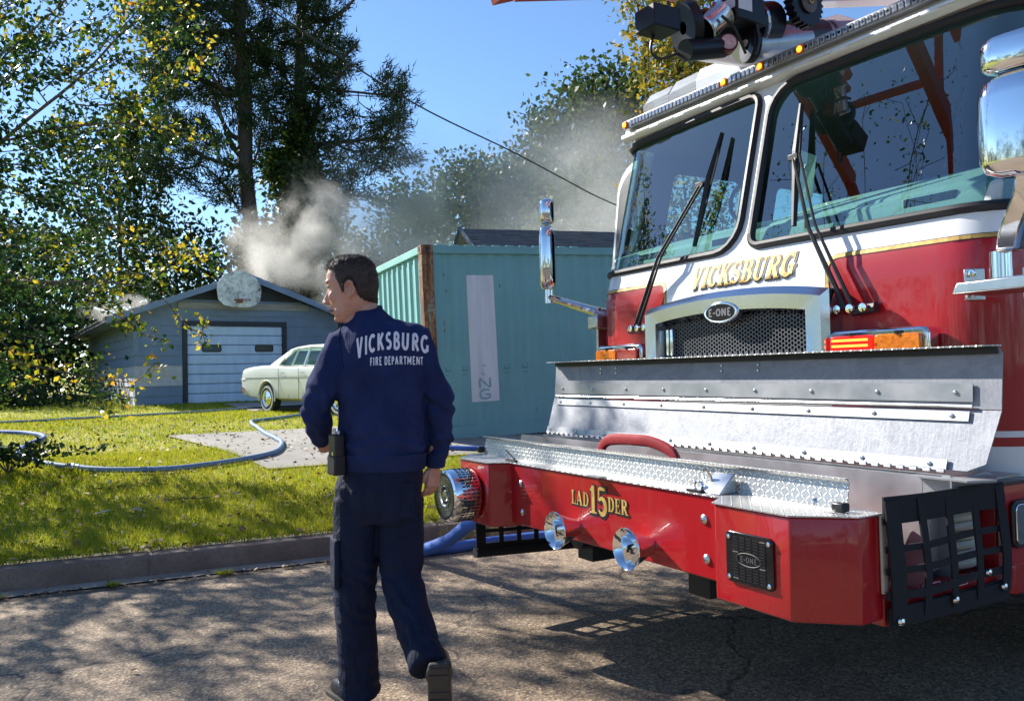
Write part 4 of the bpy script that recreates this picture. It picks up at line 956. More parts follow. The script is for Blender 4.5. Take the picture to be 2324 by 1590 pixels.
m = MB(); m.loft([[(x, y, 2.905 + (z - 2.905) * k) for y, z in ((1.42, 2.905), (1.41, 2.98), (1.45, 3.06), (1.50, 3.07), (1.62, 3.06), (1.66, 2.905))] for x, k in ((-.715, 1), (-.55, .95), (-.36, .55))]); m.xf(TM(0, 0, LBZ)); m.build('lens', M('frosted_plastic', (.62, .66, .70), .25, var=.05), BE, smooth=True, auto=30)

# grille
gx = 0.0
def gtop(x, d=0): return 1.735 - .05 * (abs((x) / .6) ** 2.2) - d
def gring(y, ix, d):
    xs = np.linspace(-.60 + ix, .58 - ix, 21); top = [(x, gtop(x, d)) for x in xs]
    return [(-.60 + ix, 1.36 + d)] + top + [(.58 - ix, 1.36 + d)]
outer0 = gring(0, 0, 0); outer1 = gring(0, .02, .035); outer2 = gring(0, .10, .10); outer2[0] = (-.50, 1.42); outer2[-1] = (.48, 1.42); outer3 = gring(0, .125, .12); outer3[0] = (-.475, 1.435); outer3[-1] = (.455, 1.435)
m = MB(); m.loft([[(x, .985, z) for x, z in outer0], [(x, .90, z) for x, z in outer0], [(x, .865, z) for x, z in outer1], [(x, .868, z) for x, z in outer2], [(x, .95, z) for x, z in outer3]], False)
GR = m.build('grille_surround', M('satin_chrome', (.50, .53, .58), .14, 1, var=.03), FT, smooth=True, auto=25)
m = MB(); m.box(-.5, .48, .955, .962, 1.40, 1.66); m.build('grille_backing', M('grille_void', (.004, .004, .005), .8), GR)
m = MB(); R = .0115; px = R * 1.5 * 1.12; j = 0; z = 1.42
col = 0; x = -.47
while x < .45:
    z = 1.425 + (px * .58 if col % 2 else 0)
    while z < gtop(x, .115) - .005:
        out = [(x + R * .98 * math.cos(PI / 3 * k), z + R * .98 * math.sin(PI / 3 * k)) for k in range(6)]; inn = [(x + R * .80 * math.cos(PI / 3 * k), z + R * .80 * math.sin(PI / 3 * k)) for k in range(6)]
        m.add([(a, .925, b) for a, b in out] + [(a, .925, b) for a, b in inn] + [(a, .938, b) for a, b in inn], [(k, (k + 1) % 6, 6 + (k + 1) % 6, 6 + k) for k in range(6)] + [(6 + k, 6 + (k + 1) % 6, 12 + (k + 1) % 6, 12 + k) for k in range(6)])
        z += R * 1.74
    x += R * 1.5; col += 1
m.build('grille_mesh', M('mesh_steel', (.20, .20, .21), .45, .7, var=.1), GR, kind='stuff')
m = MB(); 
for x0 in (-.455, -.425): m.box(x0, x0 + .022, .90, .94, 1.43, 1.57)
m.build('grille_blade', CHR, GR, bevel=.004)
bx_, bz_ = -.015, 1.628
m = MB(); m.prism([(bx_ + .115 * math.cos(a), bz_ + .052 * math.sin(a)) for a in np.linspace(0, 2 * PI, 33)[:-1]], lambda a, b: (a, .86, b), lambda a, b: (a, .90, b)); BG = m.build('badge', CHR, GR, bevel=.008)
m = MB(); m.prism([(bx_ + .095 * math.cos(a), bz_ + .041 * math.sin(a)) for a in np.linspace(0, 2 * PI, 33)[:-1]], lambda a, b: (a, .8575, b), lambda a, b: (a, .87, b)); m.build('badge_face', M('badge_black', (.008, .008, .009), .7, spec=.1), BG)
lettering('E-ONE', .036, lambda u, v, o: (bx_ + u, .8565 - o, bz_ - .018 + v), True, wt=.22, wscale=1.25).build('badge_lettering', M('dim_steel', (.13, .13, .135), .6), BG)
# VICKSBURG across the nose
fV = lambda u, v, o: CS(-.005 + u, 1.772 + v, .001 + o)
vk = dict(h=.112, slant=.16, wscale=.92, gap=.02)
lettering('VICKSBURG', fm=lambda u, v, o: fV(u + .005, v - .006, o), grow=.10, **vk).build('lettering_shadow', BLKP, FT)
lettering('VICKSBURG', fm=lambda u, v, o: fV(u, v, o + .0015), grow=-.005, **vk).build('lettering_vicksburg', GOLD, FT)
# warning lamp clusters
for sg, lit in ((-1, False), (1, True)):
    cx = -.86 if sg < 0 else .775
    a0, a1 = cx - .20, cx + .23
    if sg < 0: a0, a1 = cx - .23, cx + .20
    m = MB(); m.prism(rrect(a0, a1, 1.36, 1.505, .03), lambda a, b: CS(a, b, .01), lambda a, b: CS(a, b, .085)); LH = m.build('lamp_housing', CHR, FT, bevel=.012)
    w_ = (a1 - a0 - .05) / 2
    for k in range(2):
        x0 = a0 + .02 + k * (w_ + .01); inner = (k == 1) if sg < 0 else (k == 0)
        m = MB(); m.prism(rrect(x0, x0 + w_, 1.375, 1.48, .015), lambda a, b: CS(a, b, .087), lambda a, b: CS(a, b, .104)); ml = (LENSRL if lit else LENSR) if inner else LENSA
        ln = m.build('lamp_lens', ml, LH, bevel=.005, label=('lit red lens' if (lit and inner) else None))
        m = MB(); m.box(x0 + w_ / 2 - .005, x0 + w_ / 2 + .005, CS(x0 + w_ / 2, 1.48, .11)[1], CS(x0, 1.48, .085)[1], 1.478, 1.492); m.build('lens_clip', BLKP, LH)
        if lit and inner:
            m = MB()
            for q in range(4): m.box(x0 + .01, x0 + w_ - .01, CS(x0, 1.4, .1085)[1], CS(x0, 1.4, .1060)[1], 1.388 + q * .023, 1.398 + q * .023)
            m.build('glowing_row', emis('glow_row', (1.0, .22, .03), 2.2), LH)
# wipers
def wiper(pv, elbow, top, bot, side):
    m = MB(); P = [CS(*pv, .05), CS((pv[0] + elbow[0]) / 2, (pv[1] + elbow[1]) / 2, .09), CS(*elbow, .055)]
    m.tube(P, [.013, .009, .007], 6); 
    off = .035
    m.tube([(p[0] + off, p[1], p[2] + .01) for p in P], [.010, .006, .006], 6); W_ = m.build('wiper_arm', BLK, FT, smooth=True)
    m = MB(); m.tube([CS(*top, .035), CS((top[0] * .6 + bot[0] * .4), top[1] * .6 + bot[1] * .4, .05), CS(*bot, .035)], [.008, .016, .009], 5); m.build('wiper_blade', BLK, W_)
    m = MB(); m.tube([CS(*top, .022), CS(*bot, .022)], .007, 4); m.build('blade_rubber', BLK, W_)
    m = MB(); c0 = Vector(CS(*elbow, .05)); m.box(-.03, .03, -.012, .012, -.014, .018, Matrix.Translation(c0)); m.build('arm_joint', BLK, W_, bevel=.005)
    m = MB(); m.tube([CS(pv[0] - .07 * (1 if side < 0 else -.3), pv[1] - .015, .03), CS(pv[0] + .13, pv[1] - .005, .03)], .022, 8); m.build('wiper_pivot', BLKP, W_, smooth=True)
    for k in (0, .06, .12): m = MB(); m.lathe([(.02, 0), (.018, .012), (0, .014)], CS(pv[0] + k - .03, pv[1] - .005, .052), (0, -1, 0), 12); m.build('pivot_cap', CHR, W_, smooth=True)
wiper((-.755, 1.60), (-.335, 2.33), (-.25, 2.60), (-.325, 2.0), -1)
wiper((.63, 1.60), (.285, 2.33), (.265, 2.60), (.325, 2.0), 1)

# mirrors
def ringz(cx, cy, z, hx, hy, n=20, pw=3.2):
    out = []
    for i in range(n):
        a = 2 * PI * i / n; c_, s_ = math.cos(a), math.sin(a)
        out.append((cx + hx * math.copysign(abs(c_) ** (2 / pw), c_), cy + hy * math.copysign(abs(s_) ** (2 / pw), s_), z))
    return out
def mirror_head(cx, cy, z0, z1, hx, hy, rz, name, parent):
    m = MB(); H = z1 - z0; rr = []
    for k, s_ in ((0, .55), (.05, .85), (.15, .98), (.5, 1), (.8, .97), (.94, .85), (1, .55)): rr.append(ringz(0, 0, z0 + H * k, hx * s_, hy * (s_ ** .7)))
    m.loft(rr); m.xf(Matrix.Translation((cx, cy, 0)) @ rot(0, 0, rz)); o = m.build(name, CHR, parent, smooth=True, auto=50)
    g = MB(); g.prism(rrect(-hx * .85, hx * .85, z0 + H * .08, z1 - H * .08, .03), lambda a, b: (a, hy * .99, b), lambda a, b: (a, hy * 1.05, b)); g.xf(Matrix.Translation((cx, cy, 0)) @ rot(0, 0, rz)); g.build('mirror_glass', BLKP, o); return o
m = MB(); m.box(1.255, 1.275, 1.02, 1.3, 1.60, 1.72); 
MR = MB().prism([(1.10, 1.59), (1.36, 1.59), (1.36, 1.71), (1.10, 1.71)], lambda a, b: CS(a, b, .006), lambda a, b: CS(a, b, .03)).build('mirror_arm', CHRD, FT, bevel=.004)
for z in (1.615, 1.69):
    for s_ in (1.125,): m = MB(); m.lathe([(.014, 0), (.013, .006), (.006, .007), (.005, .003)], CS(s_, z, .03), (0, -1, 0), 12); m.build('bolt', CHR, MR, smooth=True)
m = MB(); m.prism([(1.18, 1.60), (1.50, 1.60), (1.52, 1.645), (1.2, 1.64)], lambda a, b: (a, .98, b), lambda a, b: (a, .78, b)); m.build('arm_shelf', CHRD, MR, bevel=.006)
m = MB(); m.tube([(1.30, .88, 1.63), (1.30, .88, 1.74)], .035, 12); m.build('arm_post', CHR, MR, smooth=True)
m = MB(); m.loft([[(x - .03, y - .03, z), (x + .05, y - .03, z), (x + .05, y + .03, z), (x - .03, y + .03, z)] for x, y, z in ((1.33, .86, 1.735), (1.37, .82, 1.80), (1.45, .76, 1.90), (1.47, .74, 1.965))]); m.build('arm_riser', CHR, MR, bevel=.012)
mirror_head(1.485, .70, 1.95, 2.272, .13, .055, math.radians(12), 'mirror_head', FT); mirror_head(1.49, .70, 2.28, 2.40, .12, .055, math.radians(12), 'mirror_head', FT)
ML = MB().tube([(-1.25, 1.12, 1.72), (-1.28, 1.04, 1.735), (-1.42, .95, 1.79), (-1.535, .88, 1.835)], [.04, .04, .036, .032], 8, flat=.7).build('mirror_arm', CHR, FT, smooth=True)
m = MB(); m.box(-1.30, -1.2, 1.0, 1.14, 1.62, 1.70); m.build('arm_bracket', CHRD, ML, bevel=.008); m = MB(); m.tube([(-1.54, .875, 1.80), (-1.54, .875, 1.90)], .028, 10); m.build('arm_post', CHR, ML, smooth=True)
m = MB(); m.box(-1.275, -1.255, 1.05, 1.12, 1.45, 1.72); m.build('arm_plate', CHRD, ML)
mirror_head(-1.545, .87, 1.89, 2.30, .085, .05, math.radians(-35), 'mirror_head', FT); mirror_head(-1.54, .87, 2.315, 2.47, .07, .045, math.radians(-35), 'mirror_head', FT)
# side door standing ajar on the far side
m = MB(); m.prism(rrect(-1.62, -1.26, 1.95, 2.78, (.01, .01, .01, .2)), lambda a, b: (a, 1.44 + (b - 2) * .12, b), lambda a, b: (a, 1.50 + (b - 2) * .12, b)); SD = m.build('side_door', WHITE, FT, bevel=.01)
m = MB(); m.prism(rrect(-1.585, -1.26, 2.05, 2.72, (.01, .01, .01, .17)), lambda a, b: (a, 1.435 + (b - 2) * .12, b), lambda a, b: (a, 1.44 + (b - 2) * .12, b)); m.build('door_seal', BLKP, SD)

# ---------------- bumper
def pris(poly, z0, z1): m = MB(); m.prism(poly, lambda a, b: (a, b, z0), lambda a, b: (a, b, z1)); return m
BP = MB().box(-.76, .75, .10, .15, .60, .898).build('bumper_face', RED, FT, bevel=.006)
pris([(-1.255, .26), (-1.255, .145), (-1.115, 0), (-.80, 0), (-.742, .099), (-.742, .26)], .578, .899).build('bumper_corner', RED, FT, bevel=.007)
BCR = pris([(.735, .26), (.735, .099), (.795, 0), (1.115, 0), (1.255, .145), (1.255, .245), (1.235, .26)], .578, .899).build('bumper_corner', RED, FT, bevel=.007)
topo = [(-1.262, .26), (-1.262, .142), (-1.118, -.007), (-.797, -.007), (-.738, .092), (.731, .092), (.792, -.007), (1.118, -.007), (1.262, .142), (1.262, .245), (1.2, .26)]
pris(topo, .900, .9045).build('tread_plate', DIAM, FT)
m = MB(); m.prism([(.215, .9045), (.232, .99), (.222, 1.003), (.205, 1.003), (.205, .999), (.219, .999), (.228, .988), (.211, .9045)], lambda a, b: (-1.235, a, b), lambda a, b: (1.16, a, b)); m.build('tread_lip', DIAM, FT)
for sg in (-1, 1):
    x0, x1 = sorted((sg * 1.19, sg * 1.254))
    m = MB(); m.box(x0, x1, .25, .98, .555, .645); m.build('side_sill', RED, FT, bevel=.006)
    m = MB(); m.box(x0, x1, .875, 1.7, .64, .93); m.box(x0, x1, .98, 1.7, .54, .65); m.build('side_panel', RED, FT, bevel=.006)
    m = MB(); m.box(min(sg * 1.16, sg * 1.27), max(sg * 1.16, sg * 1.27), .86, 1.75, .931, .942); m.build('side_plate', BLKP if sg > 0 else ALUS, FT)
    for y in (.232, .878): m = MB(); m.box(min(sg * 1.257, sg * 1.266), max(sg * 1.257, sg * 1.266), y, y + .028, .66 + (.05 if y > .5 else 0), .90); m.build('edge_trim', CREAMT, FT, bevel=.003)
m = MB(); m.box(-1.19, 1.19, .25, .97, .60, .615); m.build('tray_floor', ALUS, FT)
m = MB(); m.box(-1.18, 1.18, .225, .235, .615, .9); m.build('tray_front_wall', ALUS, FT)
m = MB(); m.prism(rrect(-1.20, 1.27, .62, 1.003, (.001, .001, .02, .02)), lambda a, b: (a, .437, b), lambda a, b: (a, .441, b)); m.build('divider_panel', ALUP, FT)
m = MB(); m.box(-1.22, 1.24, .64, .648, .615, .985); m.build('tray_rear_wall', ALUS, FT)
m = MB(); m.box(-1.25, 1.30, .655, .96, .965, .972); m.build('deck_plate', ALUS, FT)
m = MB(); m.prism([(1.12, .60), (1.32, .60), (1.36, .70), (1.30, .80), (1.12, .80)], lambda a, b: (a, b, .973), lambda a, b: (a, b, .979)); m.prism([(.60, .93), (.60, .972), (.80, .99), (.86, .97), (.86, .93)], lambda a, b: (1.262, a, b), lambda a, b: (1.268, a, b)); m.build('cheek_plate', ALUS, FT)
# lid
HY, HZ = .675, 1.0; FY, FZ = .742, 1.20; TY_, TZ_ = .752, 1.412
m = MB(); m.prism([(-1.285, 0), (1.275, 0), (1.335, .03), (1.36, .219), (-1.30, .219)], lambda a, b: (a, HY + (FY - HY) * b / .219, HZ + (FZ - HZ) * b / .219), lambda a, b: (a, HY + .004 + (FY - HY) * b / .219, HZ + (FZ - HZ) * b / .219))
LID = m.build('lid_panel', ALU, FT)
m = MB(); m.prism([(-1.298, 0), (1.36, 0), (1.365, .19), (1.35, .214), (-1.285, .214)], lambda a, b: (a, FY + (TY_ - FY) * b / .216, FZ + .003 + (TZ_ - FZ) * b / .216), lambda a, b: (a, FY + .004 + (TY_ - FY) * b / .216, FZ + .003 + (TZ_ - FZ) * b / .216)); m.build('lid_panel', ALU, LID)
m = MB(); m.prism(rrect(-1.30, 1.362, .685, .759, (.01, .03, .01, .01)), lambda a, b: (a, b, 1.413), lambda a, b: (a, b, 1.4175)); m.build('lid_flange', DIAM, LID)
m = MB(); m.box(-1.28, 1.352, .738, .748, 1.388, 1.412); m.build('rubber_seal', BLK, LID)
for (ya, za, yb_, zb_, x0, x1, nr, mt) in ((.746, 1.290, .743, 1.228, -1.24, 1.27, 9, ALUS), (.741, 1.196, .730, 1.163, -1.25, 1.26, 9, ALUS), (.684, 1.034, .672, .998, -1.28, 1.21, 10, ALUS)):
    d = -.005
    m = MB(); m.prism([(ya + d, za), (yb_ + d, zb_), (yb_ + d - .004, zb_), (ya + d - .004, za)], lambda a, b: (x0, a, b), lambda a, b: (x1, a, b)); st_ = m.build('rivet_strip', mt, LID)
    for k in range(nr):
        x = x0 + .04 + (x1 - x0 - .1) * k / (nr - 1); zc = (za + zb_) / 2; yc = (ya + yb_) / 2 + d - .004
        m = MB(); m.lathe([(.0085, 0), (.007, .005), (0, .0065)], (x, yc, zc), (0, -1, .15), 10); m.build('rivet', CHRD, st_, smooth=True)
m = MB(); m.tube([(-1.26, .733, 1.213), (1.27, .733, 1.213)], .006, 6); m.build('hinge_pin', CHRD, LID)
for x in (-.83, -.69, .10, .32):
    for z in (1.345, 1.37): m = MB(); m.lathe([(.008, 0), (.006, .006), (0, .007)], (x, FY + (TY_ - FY) * (z - FZ) / .21 - .001, z), (0, -1, 0), 10); m.build('rivet', CHRD, LID, smooth=True)
hk = MB().cyl((0, 0, 0), (.026, 0, 0), .007, n=8).build('hinge_knuckle', CHRD, LID); hk.location = (-1.27, .664, .996)
for i in range(1, 50): o = inst(hk, LID); o.location = (-1.27 + i * .05, .664, .996)
m = MB(); m.box(-1.28, 1.21, .640, .672, .978, .983); m.build('hinge_leaf', ALUS, LID)
# latches
m = MB(); m.prism([(.205, .905), (.12, .905), (.195, .975), (.205, .975)], lambda a, b: (.60, a, b), lambda a, b: (.70, a, b)); LT = m.build('latch', CHRD, FT, bevel=.004)
m = MB(); m.tube([(.60 + .02 * math.cos(a), .16 - .01 * math.sin(a), .955 + .028 * math.sin(a)) for a in np.linspace(0, 2 * PI, 13)], .005, 5); m.tube([(.585 + .02 * math.cos(a), .13, .925 + .018 * math.sin(a)) for a in np.linspace(0, 2 * PI, 13)], .005, 5); m.build('latch_loop', CHR, LT, smooth=True)
m = MB(); m.box(.55, .62, .10, .125, .906, .914); m.build('latch_pad', BLKP, LT)
m = MB(); m.box(-.80, -.70, .10, .115, .906, .918); m.tube([(-.84, .13, .955), (-.72, .11, .92)], .005, 5); m.build('latch', BLKP, FT)
m = MB(); m.box(-.03, .06, .06, .10, .906, .911); m.build('label_plate', ALUS, FT)
m = MB(); m.box(1.15, 1.195, .15, .185, .906, .935); m.build('net_buckle', BLKP, FT, bevel=.006); m = MB(); m.box(-1.26, -1.235, .18, .22, .91, .945); m.build('net_buckle', BLKP, FT, bevel=.006)
m = MB(); m.lathe([(.013, 0), (.01, .01), (0, .011)], (1.12, .12, .935), (-.6, -1, 0), 10); m.build('bolt', CHR, FT, smooth=True)
REDR = M('faded_red_rubber', (.32, .015, .02), .5, var=.15, vs=15)
hp_ = spline([(-.24, .30, .93), (-.235, .30, 1.0), (-.17, .30, 1.04), (0, .30, 1.05), (.12, .31, 1.045), (.235, .32, 1.005), (.25, .32, .93)], 5)
m = MB(); m.tube(hp_, .017, 8, flat=1.5); m.build('tray_strap_handle', REDR, FT, smooth=True)
m = MB(); m.tube([(-.5, .33, .70), (.5, .34, .70)], .05, 10); m.build('nozzle_body', REDR, FT, smooth=True)
# folded hose and valve seen through the right net
WH_ = M('white_hose_jacket', (.62, .60, .52), .8, var=.1, vs=12, bump=.4, bs=120)
for i in range(7): m = MB(); zz = .635 + .03 * i; m.tube([(.3, .50 + .01 * i, zz), (.9, .51, zz), (1.16, .53 + .012 * (i % 2), zz + .003), (1.19, .57, zz + .01), (1.15, .61, zz + .014), (.5, .62, zz + .014)], .030, 8, flat=.5, up=(0, 0, 1)); m.build('folded_hose', WH_, FT, smooth=True)
m = MB(); m.tube([(1.16, .30, .85), (1.17, .40, .855), (1.17, .41, .78), (1.13, .31, .76)], .02, 8); m.tube([(1.1, .40, .65), (1.1, .40, .80)], .06, 12); m.ell((1.13, .33, .76), (.045, .045, .045)); m.build('red_valve', REDR, FT, smooth=True)
for y in (.47, .62):
    m = MB(); m.box(1.262, 1.268, y - .05, y + .05, .628, .662); TG = m.build('tag_plate', M('tag_red', (.5, .02, .03), .5), FT)
    m = MB(); dn = [(1.2695, y + a, .645 + b) for a, b in rrect(-.047, .047, -.0145, .0145, .002, 1)]; m.tube(dn + [dn[0]], .0012, 4, False); m.build('tag_border', WHITE, TG)
    lettering('FRONT JUMPLINE 1' if y < .5 else 'FRONT JUMPLINE', .010, lambda u, v, o: (1.2692 + o, y + u, .640 + v), True, wt=.16, wscale=.82).build('tag_lettering', WHITE, TG)
for i in range(8): m = MB(); zz = .665 + .032 * i; m.tube([(.9, .70 + .006 * (i % 2), zz), (1.19, .71, zz + .003), (1.215, .77, zz + .008), (1.19, .83, zz + .012), (.9, .84, zz + .014)], .032, 8, flat=.5, up=(0, 0, 1)); m.build('folded_hose', WH_, FT, smooth=True)
m = MB(); m.box(1.0, 1.19, .52, .66, .66, .90); m.build('tray_bracket', ALUS, FT, bevel=.004)
# side nets
def strap(pts, w_, nrm, name='net_strap', th=.006, wob=.004):
    P = spline([Vector(p) + Vector((0, random.uniform(-wob, wob), random.uniform(-wob, wob))) for p in pts], 4); m = MB(); vs = []
    n_ = Vector(nrm); 
    for i, p in enumerate(P):
        d = (P[min(i + 1, len(P) - 1)] - P[max(i - 1, 0)]).normalized(); s_ = d.cross(n_).normalized() * w_ / 2
        vs += [p - s_, p + s_, p + s_ + n_ * th, p - s_ + n_ * th]
    fs = []
    for i in range(len(P) - 1):
        for k in range(4): fs.append((4 * i + k, 4 * i + (k + 1) % 4, 4 * i + 4 + (k + 1) % 4, 4 * i + 4 + k))
    fs += [(3, 2, 1, 0), tuple(4 * (len(P) - 1) + k for k in range(4))]
    m.add(vs, fs); return m.build(name, WEB, NETP)
NETP = MB().box(1.262, 1.268, .25, .885, .572, .612).build('net', WEB, FT, bevel=.002)
XN = 1.274
strap([(XN, .225, .912), (XN + .004, .45, .908), (XN + .01, .7, .912), (XN, .865, .905)], .085, (1, 0, 0))
strap([(XN, .245, .588), (XN, .55, .582), (XN, .90, .574)], .06, (1, 0, 0))
for z in (.797, .728, .655): strap([(XN + .002, .235, z), (XN + .010, .45, z - .006), (XN + .012, .65, z + .004), (XN + .002, .875, z - .004)], .021 if z > .66 else .026, (1, 0, 0))
for i, y in enumerate((.268, .412, .556, .700, .858)):
    strap([(XN + .006, y - .01, .945), (XN + .014, y, .80), (XN + .012, y + .012, .70), (XN + .004, y + .018, .575)], (.07, .034, .034, .034, .05)[i], (1, 0, 0))
for y, z in ((.275, .578), (.56, .60), (.84, .60), (.75, .66)): m = MB(); m.lathe([(.013, 0), (.011, .008), (.0, .012)], (1.292, y, z), (1, 0, 0), 10); m.build('bolt', CHR, NETP, smooth=True)
NETP = MB().box(-1.262, -1.245, .18, .9, .50, .575).build('net', WEB, FT)
for z, w_ in ((.545, .05), (.46, .02), (.36, .06)): strap([(-1.262, .17, z + .005), (-1.268, .4, z - .008), (-1.262, .66, z - .02), (-1.25, .95, z - .02)], w_, (-1, 0, 0))
for i, y in enumerate((.20, .33, .45, .57, .70, .85)): strap([(-1.264, y, .565), (-1.268, y, .34)], (.06, .03, .03, .03, .03, .04)[i], (-1, 0, 0))
m = MB(); m.tube([(-1.27, .16, .345), (-1.27, .9, .31)], .03, 8); m.build('net_hem', WEB, NETP)
# bolts on the face
for x, z in ((-.645, .805), (-.635, .665), (.642, .814), (.650, .672)):
    m = MB(); m.lathe([(.017, 0), (.0175, .004), (.011, .010), (.0, .012)], (x, .10, z), (0, -1, 0), 16); b_ = m.build('bolt', CHRD, BP, smooth=True)
    m = MB(); m.box(x - .006, x + .006, .087, .089, z - .0015, z + .0015); m.build('bolt_slot', BLKP, b_)
# LAD 15 DER
ld = dict(h=.062, wscale=.95, gap=.05, heights=[1, 1, 1, 1.95, 1.95, 1, 1, 1])
fl = lambda u, v, o: (.0 + u, .0992 - o, .765 + v)
lettering('LAD15DER', fm=lambda u, v, o: fl(u + .003, v - .004, o), grow=.13, **ld).build('number_shadow', BLKP, BP)
lettering('LAD15DER', fm=lambda u, v, o: fl(u, v, o + .0012), grow=-.01, **ld).build('lettering_ladder_15', GOLD, BP)
m = MB()
for k in range(6): m.box(-.905 + k * .011, -.905 + k * .011 + .006, -.0025, -.001, .872, .880)
m.build('warning_print', M('warning_sticker', (.75, .6, .55), .5), FT)
# speaker grille plate on the right box
def ep(a, b): return (a, -.004, b)
gx0, gx1, gz0, gz1 = .855, 1.055, .655, .822
m = MB(); m.prism(rrect(gx0, gx1, gz0, gz1, .018), lambda a, b: (a, -.001, b), lambda a, b: (a, -.010, b)); SG = m.build('speaker_grille', M('black_chrome', (.05, .05, .055), .12, .9, var=.2), FT, bevel=.003)
for r_ in range(15):
    z = gz0 + .016 + r_ * .0095
    for c_ in range(5):
        x = gx0 + .034 + c_ * .0285
        if abs(z - .7385) < .022 and 0 < c_ < 4: continue
        m = MB(); m.box(x, x + .023, -.0135, -.0105, z, z + .0035); m.build('louvre', BLKP if (r_ + c_) % 9 else CHRD, SG)
m = MB(); dn = [(.955 + .052 * math.cos(a), -.0115, .7385 + .021 * math.sin(a)) for a in np.linspace(0, 2 * PI, 25)]; m.tube(dn, .0018, 5, False); m.build('emblem_ring', M('dark_steel', (.06, .06, .065), .6), SG)
lettering('E-ONE', .018, lambda u, v, o: (.955 + u, -.0108 - o, .7295 + v), True, wt=.16, wscale=1.2).build('emblem_lettering', M('dark_steel', (.06, .06, .065), .6), SG)
for x, z in ((gx0 + .015, gz1 - .018), (gx1 - .015, gz1 - .018), (gx0 + .015, gz0 + .018), (gx1 - .015, gz0 + .018)):
    m = MB(); m.lathe([(.0085, 0), (.008, .004), (0, .007)], (x, -.010, z), (0, -1, 0), 12); m.build('bolt', CHR, SG, smooth=True)
# siren
sx_, sz_, sr_2 = -.985, .728, .136
m = MB(); m.lathe([(.10, -.0), (sr_2 * .97, .0), (sr_2, -.01), (sr_2, -.125), (sr_2 * .97, -.145), (sr_2 * .88, -.152), (sr_2 * .86, -.14)], (sx_, -.012, sz_), (0, 1, 0), 48); SI = m.build('siren', CHR, FT, smooth=True, auto=35)
SLOTM = M('slot_black', (.01, .01, .012), .6)
sm_ = MB().box(-.0035, .0035, -.009, .009, -.001, .0015)
s0 = None
for row, y in enumerate((-.035, -.060, -.085, -.110)):
    for k in range(44):
        a = 2 * PI * k / 44; M4 = Matrix.Translation((sx_ + sr_2 * math.cos(a), y, sz_ + sr_2 * math.sin(a))) @ Matrix.Rotation(-a + PI / 2, 4, 'Y')
        if s0 is None: s0 = sm_.build('siren_slot', SLOTM, SI); s0.matrix_local = M4
        else: inst(s0, SI, M4)
m = MB(); m.lathe([(0, -.145), (.115, -.145), (.118, -.152), (.110, -.153), (.108, -.148)], (sx_, -.012, sz_), (0, 1, 0), 40); m.build('siren_grille', M('siren_dark', (.03, .035, .04), .3, .6), SI, smooth=True, auto=30)
m = MB()
for k in range(-11, 12):
    z = k * .0092; w_ = math.sqrt(max(0, .108 ** 2 - z * z)); 
    if abs(z) < .052:
        wi = math.sqrt(.054 ** 2 - z * z); m.box(sx_ - w_, sx_ - wi, -.1625, -.158, sz_ + z - .0018, sz_ + z + .0018); m.box(sx_ + wi, sx_ + w_, -.1625, -.158, sz_ + z - .0018, sz_ + z + .0018)
    else: m.box(sx_ - w_, sx_ + w_, -.1625, -.158, sz_ + z - .0018, sz_ + z + .0018)
m.build('grille_slats', CHRD, SI)
m = MB(); m.lathe([(.056, -.150), (.054, -.160), (.048, -.158), (.046, -.150), (.030, -.150), (.028, -.158), (.0, -.160)], (sx_, -.004, sz_), (0, 1, 0), 28); m.build('siren_emblem', CHRD, SI, smooth=True)
# air horns
for x, z, y0 in ((-.165, .662, -.02), (.335, .668, -.02)):
    m = MB(); m.lathe([(.012, .14), (.035, .13), (.036, .115), (.052, .07), (.072, .02), (.080, .003), (.083, 0), (.081, -.004), (.076, .0), (.060, .03), (.045, .075), (.03, .12), (.0, .125)], (x, y0, z), (0, 1, 0), 36); HN = m.build('air_horn', CHR, FT, smooth=True, auto=60)
m = MB(); m.lathe([(.0, 0), (.055, .01), (.06, .08), (.05, .14)], (-.30, .18, .585), (0, 1, 0), 18); m.build('tow_eye', BLKP, FT, smooth=True)
# marker lamp on the side
m = MB(); dn = rrect(.955, 1.13, .705, .872, .03); m.prism(dn, lambda a, b: (1.256, a, b), lambda a, b: (1.270, a, b)); SL = m.build('side_lamp', BLKP, FT, bevel=.005)
m = MB(); m.prism(rrect(.968, 1.12, .718, .860, .022), lambda a, b: (1.2702, a, b), lambda a, b: (1.275, a, b)); m.build('lamp_lens', CHR, SL, bevel=.004)
# underbody, wheels, body behind the cab
m = MB(); m.box(-.45, -.33, .3, 7.5, .45, .75); m.box(.33, .45, .3, 7.5, .45, .75); m.box(-1.1, 1.1, .98, 1.1, .50, .88); m.build('chassis', BLKP, FT)
m = MB(); m.box(-1.2, 1.2, 1.1, yb, .75, 1.15); m.build('cab_underside', BLKP, FT)
for y in (2.35, 6.4):
    for sg in (-1, 1):
        m = MB(); m.lathe([(.30, -.15), (.47, -.16), (.515, -.12), (.525, 0), (.515, .12), (.47, .16), (.30, .15)], (sg * 1.05, y, .525), (1, 0, 0), 32); wh = m.build('wheel', TYRE, FT, smooth=True)
        m = MB(); m.lathe([(.30, sg * .13), (.28, sg * .05), (.12, sg * .04), (.11, sg * .15), (0, sg * .16)], (sg * 1.05, y, .525), (1, 0, 0), 24); m.build('rim', CHRD, wh, smooth=True)
